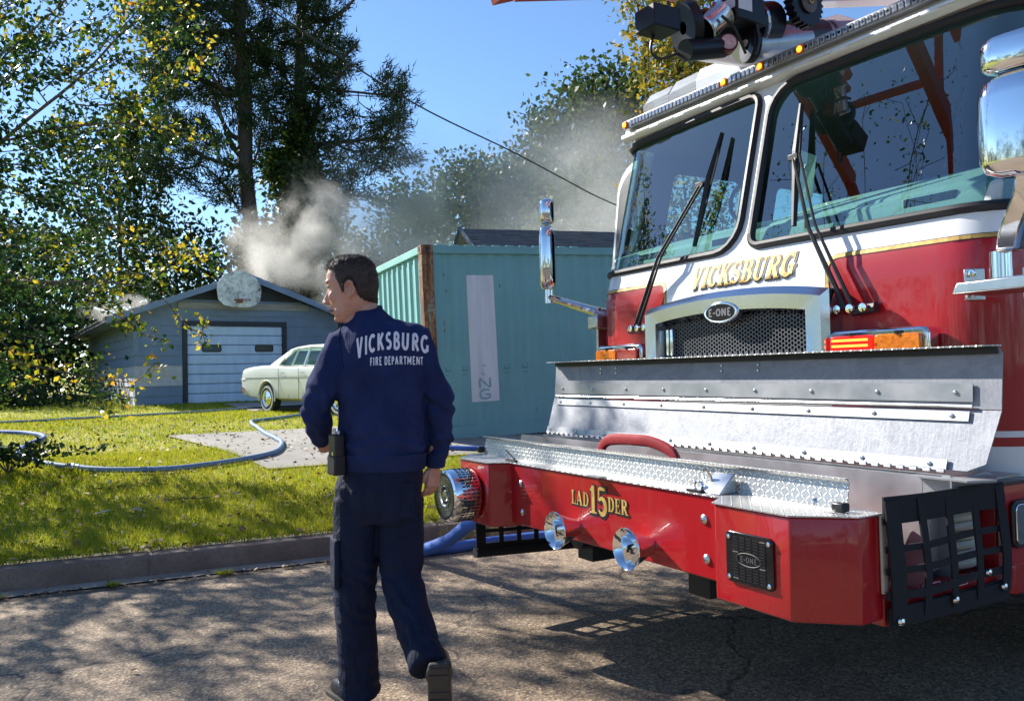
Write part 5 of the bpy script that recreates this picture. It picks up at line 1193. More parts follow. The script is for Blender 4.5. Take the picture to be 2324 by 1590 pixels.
for sg in (-1, 1):
    m = MB(); m.box(min(sg * 1.19, sg * 1.25), max(sg * 1.19, sg * 1.25), 2.95, yb, .5, .88); m.build('cab_skirt', RED, FT)
    m = MB(); m.box(min(sg * .3, sg * 1.25), max(sg * .3, sg * 1.25), yb + .05, 8.5, .5, 2.3); m.build('rear_body', RED, FT, bevel=.02)
    for k in range(3): m = MB(); m.box(min(sg * 1.251, sg * 1.262), max(sg * 1.251, sg * 1.262), yb + .2 + k * 1.45, yb + 1.5 + k * 1.45, .9 if k != 1 else 1.2, 2.2); m.build('locker_shutter', ALUS, FT)
# aerial ladder over the cab
LR = M('ladder_red_orange', (.42, .04, .012), .5, var=.1, vs=3, coat=.3)
def LZ(y): return 3.132 + (y + .04) * .236
LA = MB().box(-.42, -.35, .25, 8.0, 0, .01).build('aerial_ladder', LR, FT)
LA.data.vertices.foreach_set('co', [c for v_ in [(-.42, .25, LZ(.25)), (-.35, .25, LZ(.25)), (-.42, 8, LZ(8)), (-.35, 8, LZ(8)), (-.42, .25, LZ(.25) + .08), (-.35, .25, LZ(.25) + .08), (-.42, 8, LZ(8) + .08), (-.35, 8, LZ(8) + .08)] for c in v_])
def bar(p, q, w_, h_, name, mat, parent):
    p, q = Vector(p), Vector(q); d = (q - p).normalized(); a = d.cross(Vector((0, 0, 1))); a = a.normalized() if a.length > .01 else Vector((1, 0, 0)); b = a.cross(d)
    m = MB(); m.loft([[pp + a * w_ / 2 + b * h_ / 2, pp - a * w_ / 2 + b * h_ / 2, pp - a * w_ / 2 - b * h_ / 2, pp + a * w_ / 2 - b * h_ / 2] for pp in (p, q)]); return m.build(name, mat, parent)
for sg in (-1, 1):
    bar((sg * .385, -.03, LZ(-.03) + .02), (sg * .385, 8, LZ(8) + .04), .06, .08, 'ladder_rail', LR, LA); bar((sg * .385, .3, LZ(.3) + .5), (sg * .385, 8, LZ(8) + .5), .05, .05, 'ladder_handrail', LR, LA)
    for k in range(13):
        y = .35 + k * .6; bar((sg * .385, y, LZ(y) + .05), (sg * .385, y + .3, LZ(y + .3) + .5), .035, .035, 'ladder_brace', LR, LA); bar((sg * .385, y + .3, LZ(y + .3) + .5), (sg * .385, y + .6, LZ(y + .6) + .05), .035, .035, 'ladder_brace', LR, LA)
    bar((sg * .385, -.03, LZ(-.03)), (sg * .385, -.14, LZ(-.03) - .045), .07, .03, 'ladder_foot', LR, LA)
for k in range(22): y = .45 + k * .34; bar((-.36, y, LZ(y) + .05), (.36, y, LZ(y) + .05), .035, .035, 'ladder_rung', LR, LA)
m = MB(); m.box(-.34, .34, .9, 1.6, LZ(1.2) + .02, LZ(1.2) + .05); m.box(-.38, -.1, .55, .95, LZ(.7) + .0, LZ(.7) + .03); m.build('ladder_step', LR, LA)
m = MB(); m.prism([(1.0, 3.01), (2.5, 3.10), (2.6, 3.5), (2.25, 3.5), (1.1, 3.06)], lambda a, b: (-.38, a, b), lambda a, b: (-.34, a, b)); m.build('ladder_cradle', WHITE, FT, bevel=.01)
for sg, y0, y1 in ((-1, 1.9, 5.0), (1, 2.4, 5.0)):
    m = MB(); m.tube([(sg * .30, y0, LZ(y0) - .12), (sg * .30, y1, LZ(y1) - .12)], .03, 4); m.build('ladder_beam', WHITE, FT)
# monitor (water cannon) slung under the ladder tip
STEEL = M('grey_steel', (.35, .36, .38), .3, .9, var=.15, vs=8); BG2 = M('gloss_black', (.008, .008, .012), .35, var=.2, vs=5, spec=.3)
MO = MB().tube([(0, .72, 2.99), (0, 1.2, 3.09)], .075, 20).build('water_monitor', BG2, FT, smooth=True)
def mo(mb, name, mat, **k): return mb.build(name, mat, MO, **k)
mo(MB().box(-.09, .05, .44, .60, 2.925, 3.03), 'junction_box', BG2, bevel=.006)
m = MB(); m.lathe([(.03, -.02), (.115, -.025), (.122, -.01), (.122, .02), (.11, .03), (.03, .03)], (-.02, .70, 2.985), (.25, 1, .25), 32); mo(m, 'nozzle_ring', BG2, smooth=True)
m = MB(); m.lathe([(.070, 0), (.074, .01), (.063, .02), (.060, .13), (.07, .15)], (.04, .74, 2.955), (.10, .75, .60), 28); mo(m, 'nozzle_sleeve', CHRD, smooth=True)
m = MB(); m.box(-.04, .13, .88, 1.08, 3.01, 3.14); mo(m, 'motor_housing', BG2, bevel=.012)
m = MB(); m.box(.1315, .133, .89, .98, 3.06, 3.12); m.box(.02, .12, .8785, .8795, 3.07, 3.12); mo(m, 'motor_label', M('silver_label', (.65, .66, .68), .4))
m = MB(); m.cyl((.05, .62, 2.835), (.05, .86, 2.895), .05, n=20); mo(m, 'actuator', BG2, smooth=True)
m = MB(); m.cyl((.052, .862, 2.8955), (.054, .868, 2.897), .044, n=24); m.xf(Matrix.Identity(4)); 
m = MB(); m.lathe([(.0, .0), (.036, .0), (.036, -.004)], (.108, .845, 2.90), (1, -.55, .1), 22); mo(m, 'round_decal', M('pink_decal', (.62, .36, .35), .5, var=.3, vs=60))
m = MB(); m.lathe([(.042, -.05), (.046, 0), (.03, .0)], (.10, .85, 2.898), (1, -.55, .1), 22); mo(m, 'actuator_cap', M('dark_red_cap', (.14, .01, .012), .4), smooth=True)
m = MB(); m.lathe([(.02, -.01), (.078, -.012), (.082, 0), (.078, .03), (.03, .04)], (.06, 1.03, 2.93), (.35, 1, -.05), 24); mo(m, 'lower_flange', BG2, smooth=True)
m = MB(); m.lathe([(.0, 0), (.014, .0), (.014, .02), (.0, .02)], (.075, 1.0, 2.93), (.35, -1, 0), 12); mo(m, 'flange_nut', CHRD)
gc = Vector((.17, 1.33, 3.165)); m = MB(); gp = []
for k in range(96): a = 2 * PI * k / 96; rr = .118 if k % 4 < 2 else .106; gp.append((rr * math.cos(a), rr * math.sin(a)))
m.prism(gp, lambda a, b: (gc.x, gc.y + a, gc.z + b), lambda a, b: (gc.x - .05, gc.y + a, gc.z + b)); mo(m, 'gear_wheel', BG2)
m = MB(); m.lathe([(.05, 0), (.055, .012), (.035, .018), (.0, .018)], gc, (1, 0, 0), 20); mo(m, 'gear_hub', M('bronze', (.10, .06, .045), .4, .5), smooth=True)
m = MB(); m.lathe([(.008, .02), (.015, .02), (.015, .026), (.008, .026)], gc, (1, 0, 0), 12); mo(m, 'gear_nut', GOLD, smooth=True)
m = MB(); m.cyl((.0, 1.1, 3.07), (.0, 1.25, 3.11), .105, n=24); mo(m, 'swivel', BG2, smooth=True)
m = MB(); m.lathe([(.106, -.01), (.110, 0), (.106, .01)], (0, 1.13, 3.078), (0, 1, .24), 24); mo(m, 'swivel_band', CHRD)
m = MB(); m.cyl((-.02, 1.08, 2.97), (-.06, 1.55, 3.10), .085, n=24); mo(m, 'waterway_elbow', STEEL, smooth=True)
m = MB(); m.cyl((-.06, 1.45, 3.09), (-.08, 1.72, 3.16), .09, n=24); mo(m, 'waterway_collar', BG2, smooth=True)
m = MB(); m.cyl((-.08, 1.68, 3.15), (-.08, 4.5, 3.80), .078, n=24); m.cyl((-.08, 1.78, 3.17), (-.08, 1.82, 3.18), .088, n=24); mo(m, 'waterway_pipe', STEEL, smooth=True)
for pts in ([(-.05, .52, 2.93), (-.05, .50, 2.85), (-.03, .54, 2.81), (0, .62, 2.84)], [(.13, .78, 3.0), (.14, .84, 2.96), (.14, .88, 2.91), (.13, .93, 2.85)], [(.14, 1.0, 3.0), (.15, 1.0, 2.92), (.15, .98, 2.85)]):
    m = MB(); m.tube(spline(pts, 5), .007, 6); mo(m, 'control_cable', BLK, smooth=True)
# ================================================================== PERSON
PE = thing('person', 'man in navy fire department sweatshirt and dark trousers walking away, looking left', 'person', (-.55, 3.4, 0), 0)
t = NT('skin'); v = t.coord(); n = t.noise(v, 14, 5, .6); n2 = t.noise(v, 120, 3)
t.l(t.ramp(n, [(.3, (.46, .225, .155)), (.7, (.58, .31, .22))]), t.b.inputs['Base Color']); t.b.inputs['Roughness'].default_value = .5
t.b.inputs['Subsurface Weight'].default_value = .12; t.b.inputs['Subsurface Radius'].default_value = (.02, .008, .004); t.b.inputs['Subsurface Scale'].default_value = .5
t.bump(n2, .15, .002); SKIN = t.m
t = NT('navy_fleece'); v = t.coord(); n = t.noise(v, 9, 6, .6); n2 = t.noise(v, 420, 3, .7); n3 = t.noise(t.coord(scale=(1, 1, .45)), 7, 4, .55, .8)
t.l(t.ramp(n, [(.3, (.013, .021, .070)), (.7, (.022, .035, .110))]), t.b.inputs['Base Color']); t.b.inputs['Roughness'].default_value = .9
t.b.inputs['Specular IOR Level'].default_value = .15
t.bump(t.math('ADD', t.math('MULTIPLY', n3, 2.2), t.math('MULTIPLY', n2, .12)), .55, .025); NAVY = t.m
t = NT('navy_trouser'); v = t.coord(); n = t.noise(v, 9, 6, .6); n2 = t.noise(v, 600, 2, .7); n3 = t.noise(t.coord(scale=(1.2, 1.2, .6)), 9, 4, .6, 1.2)
t.l(t.ramp(n, [(.3, (.005, .009, .026)), (.7, (.009, .015, .042))]), t.b.inputs['Base Color']); t.b.inputs['Roughness'].default_value = .8; t.b.inputs['Specular IOR Level'].default_value = .25
t.bump(t.math('ADD', t.math('MULTIPLY', n3, 2.2), t.math('MULTIPLY', n2, .08)), .6, .022); TROU = t.m
HAIRM = M('dark_brown_hair', (.042, .026, .018), .6, var=.4, vs=60, bump=.8, bs=350)
LEATH = M('black_leather', (.012, .012, .013), .3, var=.3, vs=8, bump=.2, bs=80)
SOLE = M('rubber_sole', (.05, .042, .035), .8, var=.3, vs=20, bump=.5, bs=60)
PRINT = M('white_print', (.72, .72, .80), .7, var=.06, vs=40)
YAW = math.radians(-20)   # torso yaw, shoulder axis
def ering(cx, cy, z, a, b, yaw=YAW, n=28, pw=2.3, tilt=0, roll=0):
    out = []
    for i in range(n):
        q = 2 * PI * i / n; c_, s_ = math.cos(q), math.sin(q)
        x = a * math.copysign(abs(c_) ** (2 / pw), c_); y = b * math.copysign(abs(s_) ** (2 / pw), s_)
        out.append((cx + x * math.cos(yaw) - y * math.sin(yaw), cy + x * math.sin(yaw) + y * math.cos(yaw), z + y * tilt + x * roll))
    return out
# --- body (one continuous surface: head, neck, trunk, arms, hands, legs)
B = MB()
hx = lambda f: -.115 - f     # face towards -x
sl2 = [ # z, front x, back x, half width, front narrowness
 (1.850, -.140, -.085, .022, 1), (1.845, -.165, -.058, .042, 1), (1.832, -.190, -.038, .058, 1), (1.812, -.208, -.024, .068, 1), (1.785, -.218, -.015, .074, .95), (1.76, -.221, -.012, .076, .92),
 (1.745, -.222, -.011, .076, .9), (1.728, -.212, -.012, .075, .88), (1.708, -.213, -.014, .073, .85), (1.685, -.210, -.020, .070, .8), (1.66, -.206, -.030, .066, .75), (1.642, -.203, -.042, .061, .7), (1.628, -.196, -.055, .057, .66), (1.613, -.190, -.07, .052, .62), (1.598, -.184, -.082, .044, .6), (1.587, -.178, -.095, .032, .6), (1.582, -.165, -.11, .02, .6)]
rings = []
for z, xf_, xb, w_, nar in sl2:
    cx = (xf_ + xb) / 2; a = (xb - xf_) / 2; ring = []
    for i in range(28):
        q = 2 * PI * i / 28; c_, s_ = math.cos(q), math.sin(q); k = 1 - (1 - nar) * max(0, -c_) ** 1.2
        ring.append((cx + a * math.copysign(abs(c_) ** .85, c_), w_ * k * math.copysign(abs(s_) ** .85, s_), z))
    rings.append(ring)
HY0 = Matrix.Translation((-.115, 0, 1.7)) @ rot(0, 0, math.radians(-8)) @ Matrix.Translation((.115, 0, -1.7))
hm = MB(); hm.loft(rings)
hm.loft([[(-.212, -.010, 1.735), (-.212, .010, 1.735), (-.20, .012, 1.735), (-.20, -.012, 1.735)], [(-.226, -.009, 1.70), (-.226, .009, 1.70), (-.20, .014, 1.70), (-.20, -.014, 1.70)], [(-.241, -.012, 1.672), (-.241, .012, 1.672), (-.20, .019, 1.675), (-.20, -.019, 1.675)], [(-.234, -.014, 1.660), (-.234, .014, 1.660), (-.20, .018, 1.660), (-.20, -.018, 1.660)]])
hm.ell((-.230, 0, 1.671), (.011, .010, .009)); 
for s_ in (-1, 1):
    hm.ell((-.222, s_ * .014, 1.667), (.011, .008, .009)); hm.ell((-.203, s_ * .036, 1.751), (.011, .024, .007)); hm.ell((-.172, s_ * .046, 1.690), (.028, .014, .026))
    hm.ell((-.150, s_ * .038, 1.628), (.03, .016, .022))
    # ear: rim + lobe
    rim = [(-.098 + .020 * math.cos(a), s_ * (.080 + .006 * math.sin(a)), 1.715 + .032 * math.sin(a)) for a in np.linspace(-.9, PI + .6, 12)]
    hm.tube(rim, .0065, 8); hm.ell((-.100, s_ * .076, 1.690), (.009, .006, .012)); hm.ell((-.094, s_ * .072, 1.712), (.016, .006, .024)); 
hm.ell((-.200, 0, 1.641), (.010, .020, .006)); hm.ell((-.1945, 0, 1.624), (.010, .017, .006)); hm.ell((-.178, 0, 1.597), (.014, .018, .012))
hm.xf(HY0)
B.v += hm.v; B.f += hm.f
B.tube([(-.075, .01, 1.68), (-.065, .01, 1.63), (-.045, .01, 1.56), (-.02, .0, 1.48)], [.058, .057, .064, .09], 18)
B.tube([(-.125, -.0, 1.625), (-.09, .0, 1.58)], [.045, .05], 12)
B.loft([ering(-.02, 0, 1.54, .12, .08), ering(0, 0, 1.45, .16, .10), ering(0, 0, 1.25, .15, .10), ering(0, 0, 1.05, .14, .10), ering(-.01, 0, .92, .15, .11), ering(-.01, 0, .84, .13, .09)])
RS, RE, RW = Vector((.145, -.01, 1.49)), Vector((.238, .02, 1.235)), Vector((.212, .055, .985))
LS, LE, LW = Vector((-.155, .02, 1.49)), Vector((-.262, -.02, 1.225)), Vector((-.282, .12, 1.098))
B.tube([RS, (RS + RE) / 2, RE, (RE + RW) / 2, RW], [.055, .045, .04, .036, .028], 14); B.tube([LS, (LS + LE) / 2, LE, (LE + LW) / 2, LW], [.055, .045, .04, .036, .028], 14)
B.tube([(-.09, 0, .88), (-.126, 0, .49), (-.112, .01, .10)], [.078, .05, .034], 14); B.tube([(.07, 0, .88), (.077, -.05, .54), (.222, -.34, .28)], [.078, .05, .03], 14)
B.tube([(-.112, .0, .07), (-.18, .09, .05), (-.215, .14, .045)], [.03, .03, .02], 10); B.tube([(.228, -.35, .25), (.245, -.33, .15), (.25, -.29, .09)], [.025, .022, .02], 10)
def hand(M4, curl, thumb=1, spread=1):
    """local: wrist at origin, fingers along -z, back of hand towards -y, thumb towards x*thumb"""
    h = MB(); h.loft([[(x * k * .5, y, z) for x, y in ((-1, -.010), (-.5, -.014), (.5, -.014), (1, -.010), (1, .010), (.5, .015), (-.5, .015), (-1, .010))] for k, z in ((.05, .015), (.056, -.01), (.074, -.045), (.082, -.078), (.078, -.092))])
    for i, (x, L, r_) in enumerate(((-.030, .062, .0078), (-.0105, .074, .0086), (.0105, .078, .0088), (.031, .070, .0085))):
        if thumb < 0: x = -x
        p = Vector((x * .95, 0, -.080)); a = 0; P = [p.copy()]; R_ = [r_ * 1.1]
        for k, (f, c_) in enumerate(((.48, .55), (.30, 1.0), (.22, .8))):
            a += curl * c_; p = p + Vector((x * .10 * spread * f, math.sin(a) * L * f, -math.cos(a) * L * f)); P.append(p.copy()); R_.append(r_ * (1, .92, .78)[k])
        h.tube(P, R_, 8); h.ell(P[-1], (R_[-1],) * 3, nu=6, nv=8)
    P = [Vector((thumb * .022, .005, -.02)), Vector((thumb * .044, .012, -.048)), Vector((thumb * .048, .024, -.078)), Vector((thumb * .040, .034, -.100))]; h.tube(P, [.014, .012, .010, .0085], 8); h.ell(P[-1], (.0085,) * 3, nu=6, nv=8)
    h.xf(M4); B.add(h.v, h.f)
hand(TM(.212, .055, .978, math.radians(6), math.radians(4), math.radians(55)), .55, -1)
hand(TM(-.282, .125, 1.094, math.radians(52), math.radians(12), math.radians(-25)) @ rot(0, 0, math.radians(30)), 1.25, 1)
BODY = remesh(B, 'body', SKIN, .0042, PE, 2)
# --- hair: shell over the scalp + short strands
bm = bmesh.new(); bm.from_mesh(BODY.data); HI = HY0.inverted()
hl = [(-.250, 1.800), (-.200, 1.800), (-.178, 1.798), (-.168, 1.785), (-.158, 1.762), (-.143, 1.738), (-.134, 1.712), (-.126, 1.70), (-.118, 1.706), (-.114, 1.738), (-.098, 1.752), (-.082, 1.745), (-.074, 1.72), (-.066, 1.688), (-.045, 1.668), (-.01, 1.658), (.05, 1.655)]
def hairp(p):
    q = HI @ p
    if q.z < 1.64 or q.x > .03: return -1
    zl = float(np.interp(q.x, [a for a, b in hl], [b for a, b in hl])) + mnoise.noise(q * 90) * .004
    if abs(q.y) < .045 and q.x < -.14: zl = 1.795 + (.012 if abs(q.y) > .03 else 0) - .0 + mnoise.noise(q * 90) * .004
    return q.z - zl
bm.faces.ensure_lookup_table(); keep = [f for f in bm.faces if hairp(f.calc_center_median()) > 0]
idx = {}; vs = []; fs = []; ns = []
for f in keep:
    ff = []
    for v_ in f.verts:
        if v_.index not in idx:
            e = max(0, min(1, hairp(v_.co) / .02)); q = v_.co
            idx[v_.index] = len(vs); vs.append(q + v_.normal * (.0012 + .008 * e + mnoise.noise(q * 55) * .003 * e + mnoise.noise(q * 160) * .0025 * e)); ns.append((q.copy(), v_.normal.copy(), e))
        ff.append(idx[v_.index])
    fs.append(ff)
m = MB(); m.add(vs, fs); HR_ = m.build('hair', HAIRM, PE, smooth=True, auto=180)
m = MB()
for k in range(11000):
    q, n_, e = random.choice(ns); 
    if e < .05: continue
    up_ = (HI @ q).z > 1.80
    d = (n_ * random.uniform(.5, 1.0) + Vector((-.55, random.uniform(-.3, .3), .2)) * (1 if up_ else -.1) + Vector((.25, 0, -.7)) * (0 if up_ else 1)).normalized(); L = random.uniform(.006, .016) * (1.2 if up_ else .6)
    a = q + n_ * (.005 * e); sd = d.cross(Vector((random.uniform(-1, 1), random.uniform(-1, 1), random.uniform(-1, 1)))).normalized() * .0006
    a += n_ * .002; m.add([a - sd, a + sd, a + d * L], [(0, 1, 2)])
m.build('hair_strands', HAIRM, HR_, kind='stuff')
bm.free()
for s_ in (-1, 1):
    m = MB(); m.tube([HY0 @ Vector(p) for p in ((-.212, s_ * .020, 1.755), (-.204, s_ * .038, 1.760), (-.186, s_ * .055, 1.755))], [.0022, .004, .002], 5, flat=.6); m.build('eyebrow', HAIRM, PE)
    m = MB(); m.ell(HY0 @ Vector((-.196, s_ * .033, 1.733)), (.0125, .0125, .0105)); EY = m.build('eye', M('eye_white', (.30, .25, .23), .3), PE, smooth=True)
    m = MB(); m.ell(HY0 @ Vector((-.2055, s_ * .0345, 1.7325)), (.004, .005, .005)); m.build('iris', M('iris_dark', (.03, .03, .035), .15), EY, smooth=True)
    m = MB(); m.tube([HY0 @ Vector(p) for p in ((-.208, s_ * .022, 1.738), (-.207, s_ * .034, 1.742), (-.192, s_ * .046, 1.737))], .0032, 6); m.build('eyelid', SKIN, EY, smooth=True)
m = MB(); m.prism([(-.2085, 1.6340), (-.2060, 1.6300), (-.188, 1.6297), (-.188, 1.6342)], lambda a, b: HY0 @ Vector((a, -.024 - (a + .21) * .5, b)), lambda a, b: HY0 @ Vector((a, .024 + (a + .21) * .5, b))); m.build('mouth_opening', M('mouth_dark', (.10, .025, .025), .5), PE)
# --- sweatshirt
def fold(p, n_, amp=1.35):
    f = mnoise.noise(Vector((p.x * 9, p.y * 9, p.z * 5.5))) * .010
    arm = abs(p.x) > .19
    if arm: f += math.sin(p.z * 70 + p.x * 60 + mnoise.noise(p * 12) * 5) * .0045 * math.exp(-((p.z - 1.22) / .12) ** 2)
    f += mnoise.noise(Vector((p.x * 22, p.y * 22, p.z * 14))) * .004
    d = abs(p.z - 1.075); f += math.sin(p.z * 95 + mnoise.noise(p * 7) * 4) * .0035 * math.exp(-(d / .07) ** 2)
    return f * amp
S = MB()
S.loft([ering(-.060, .012, 1.640, .061, .060, tilt=.28), ering(-.052, .01, 1.622, .070, .068, tilt=.25), ering(-.030, .008, 1.600, .105, .085, tilt=.15, roll=-.12), ering(-.016, .005, 1.572, .148, .10, roll=-.08), ering(-.008, 0, 1.535, .180, .122, roll=-.04), ering(-.002, 0, 1.48, .192, .134), ering(0, -.002, 1.38, .190, .142), ering(0, 0, 1.25, .184, .140), ering(.002, 0, 1.12, .184, .140), ering(.004, 0, 1.05, .188, .142), ering(.004, 0, 1.01, .184, .136), ering(.002, 0, .99, .178, .130), ering(.002, 0, .975, .172, .124)])
S.tube([(.05, 0, 1.52), RS + Vector((-.0, 0, 0)), RS + (RE - RS) * .5 + Vector((.005, -.01, 0)), RE + Vector((.0, -.005, .02)), RE + Vector((0, .0, -.03)), RE + (RW - RE) * .5 + Vector((.012, 0, 0)), RW + Vector((.012, 0, .04))], [.083, .079, .067, .059, .056, .050, .041], 20); S.tube([RW + Vector((.012, 0, .045)), RW + Vector((.004, 0, -.005))], [.040, .034], 16)
S.tube([(-.07, .01, 1.52), LS, LS + (LE - LS) * .5 + Vector((-.0, -.015, 0)), LE + Vector((.005, -.02, .03)), LE + Vector((-.006, -.01, -.02)), LE + (LW - LE) * .45 + Vector((0, -.01, -.02)), LE + (LW - LE) * .85], [.083, .081, .072, .061, .058, .051, .042], 20); S.tube([LE + (LW - LE) * .85, LE + (LW - LE) * 1.05], [.040, .035], 16)
SH = remesh(S, 'sweatshirt', NAVY, .006, PE, 4, fold)
m = MB(); m.tube([ering(-.060, .012, 1.636, .062, .061, tilt=.28)[i % 28] for i in range(29)], .0075, 8, False); m.build('collar', NAVY, SH, smooth=True)
RIBM = NAVY
m = MB(); m.lathe([(.041, .0), (.043, .012), (.043, .05), (.046, .062)], RW + Vector((.003, 0, -.012)), (RE - RW), 24); m.build('cuff', RIBM, SH, smooth=True)
m = MB(); m.lathe([(.041, .0), (.043, .012), (.043, .04)], LE + (LW - LE) * 1.06, (LE - LW), 24); m.build('cuff', RIBM, SH, smooth=True)
m = MB(); m.loft([ering(.003, 0, z, a, b, n=60) for z, a, b in ((.972, .176, .128), (.978, .181, .133), (1.03, .186, .138), (1.04, .190, .142))], False); m.build('waistband', RIBM, SH, smooth=True)
# --- lettering on the back
bvh = BVHTree.FromPolygons([v_.co.copy() for v_ in SH.data.vertices], [tuple(p.vertices) for p in SH.data.polygons])
def onback(x, z, off):
    r_ = bvh.ray_cast(Vector((x, -1, z)), Vector((0, 1, 0)))
    if r_[0] is None: return (x, -.12, z)
    q = r_[0] + r_[1] * (.0015 + off); return (q.x, min(q.y, r_[0].y - .0012), q.z)
def fback(u, v, o):
    k = u / .12; return onback(.066 + u, 1.464 - (.028 if k < 0 else .014) * k * k + v * (1 + (.2 if k < 0 else .06) * k * k) - .10 * u * 0, o)
lettering('VICKSBURG', .066, lambda u, v, o: fback(u, v, o), True, wt=.215, wscale=.60, gap=.06).build('back_lettering', PRINT, SH)
lettering('FIRE DEPARTMENT', .032, lambda u, v, o: onback(.084 + u, 1.402 + v - .3 * u * u, o), True, wt=.205, wscale=.56, gap=.05).build('back_lettering', PRINT, SH)
for sd_, pts_ in ((-1, ((-.150, 1.585), (-.158, 1.53), (-.150, 1.46), (-.135, 1.39))),):
    m = MB(); m.tube([onback(x, z, .0004) for x, z in [tuple(p)[:2] for p in spline([(a, b, 0) for a, b in pts_], 6)]], .0022, 5); m.build('seam', NAVY, SH, smooth=True)
# --- trousers
def tfold(p, n_):
    f = mnoise.noise(Vector((p.x * 14, p.y * 14, p.z * 4.5))) * .009 + mnoise.noise(Vector((p.x * 26, p.y * 26, p.z * 9))) * .0025
    if p.z < .30 and p.x < 0: f += math.sin(p.z * 110 + mnoise.noise(p * 9) * 4) * .004 * (1 - p.z / .3)
    if .35 < p.z < .62: f += math.sin(p.z * 80 + p.x * 70 + mnoise.noise(p * 9) * 5) * .0035
    return f
T_ = MB()
T_.loft([ering(.002, 0, 1.02, .165, .12), ering(-.002, 0, .96, .178, .13), ering(-.014, 0, .90, .184, .138), ering(-.016, 0, .82, .182, .135), ering(-.018, 0, .76, .165, .115)])
T_.tube([(-.098, 0, .85), (-.108, 0, .70), (-.124, 0, .50), (-.118, 0, .30), (-.110, .0, .12), (-.108, .0, .045)], [.103, .100, .088, .082, .084, .088], 22)
T_.tube([(.072, 0, .85), (.074, -.012, .70), (.078, -.045, .54), (.118, -.14, .44), (.172, -.25, .345), (.215, -.335, .27)], [.102, .098, .083, .078, .073, .072], 22)
TR = remesh(T_, 'trousers', TROU, .006, PE, 4, tfold)
m = MB(); m.box(-.07, .07, -.012, .012, -.10, .10, TM(-.195, -.03, .60, 0, 0, math.radians(-70))); m.build('cargo_pocket', TROU, TR, bevel=.01)
m = MB(); m.box(-.045, .045, -.006, .006, -.07, .07, TM(.10, -.128, .86, 0, 0, math.radians(-8))); m.build('rear_pocket', TROU, TR, bevel=.004)
# --- boots
m = MB(); m.tube([(-.110, -.0, .20), (-.108, -.03, .12), (-.11, -.01, .06)], [.055, .052, .052], 14); m.tube([(-.10, -.035, .042), (-.135, .02, .05), (-.185, .09, .048), (-.222, .14, .038), (-.24, .165, .03)], [.040, .046, .046, .042, .026], 16, flat=.85)
remesh(m, 'boot', LEATH, .005, PE, 3)
m = MB(); m.prism([(-.062, -.05), (-.115, -.085), (-.15, -.035), (-.28, .13), (-.275, .19), (-.225, .205), (-.165, .135), (-.10, .02)], lambda a, b: (a, b, .0), lambda a, b: (a, b, .022)); m.build('boot_sole', SOLE, PE, bevel=.006)
# right boot: heel up, sole towards the viewer
bx = Matrix.Translation((.258, -.385, .155)) @ rot(math.radians(-74), 0, math.radians(3))
m = MB(); m.tube([(0, -.13, .055), (0, -.04, .06), (0, .06, .055), (0, .125, .045), (0, .15, .038)], [.044, .046, .046, .042, .028], 16, flat=.85); m.tube([(0, -.09, .05), (-.01, -.07, .12), (-.02, -.05, .20)], [.052, .056, .054], 14); m.xf(bx)
remesh(m, 'boot', LEATH, .005, PE, 3)
sp2 = [(-.034, -.165), (.034, -.165), (.044, -.13), (.040, -.05), (.052, .04), (.054, .10), (.035, .155), (0, .17), (-.035, .155), (-.052, .10), (-.048, .04), (-.038, -.05), (-.044, -.13)]
m = MB(); m.prism(sp2, lambda a, b: bx @ Vector((a, b, 0)), lambda a, b: bx @ Vector((a, b, .02))); BS = m.build('boot_sole', SOLE, PE, bevel=.006)
for k in range(5):
    m = MB(); m.box(-.036, .036, -.012, .012, -.005, .001, bx @ Matrix.Translation((0, -.14 + k * .03 + (.04 if k > 1 else 0), 0))); m.build('tread_block', SOLE, BS, bevel=.002)
# --- radio and pouch on the left hip
m = MB(); m.box(-.030, .030, -.022, .022, -.085, .075, TM(-.170, -.085, 1.052, 0, math.radians(2), math.radians(-50))); RD = m.build('radio', BLKP, PE, bevel=.006)
m = MB(); m.box(-.033, .033, -.026, .026, -.09, -.01, TM(-.170, -.085, 1.052, 0, math.radians(2), math.radians(-50))); m.build('radio_holster', M('black_leatherette', (.012, .012, .013), .6), RD, bevel=.006)
m = MB(); m.cyl((-.178, -.09, 1.125), (-.178, -.09, 1.150), .008, n=10); m.cyl((-.160, -.09, 1.125), (-.160, -.09, 1.140), .007, n=10); m.build('radio_knob', CHRD, RD)
m = MB(); m.box(-.004, .004, -.024, -.021, .02, .035, TM(-.165, -.088, 1.02, 0, 0, math.radians(-50))); m.build('radio_button', CHRD, RD)
m = MB(); m.tube(ering(.0, 0, 1.0, .155, .112) + [ering(.0, 0, 1.0, .155, .112)[0]], .012, 6, False, flat=1.4); m.build('belt', LEATH, PE)
m = MB(); m.lathe([(.0098, 0), (.0106, .0025), (.0098, .005)], (.196, .048, .862), (.1, .2, -1), 14); m.build('ring', GOLD, PE)
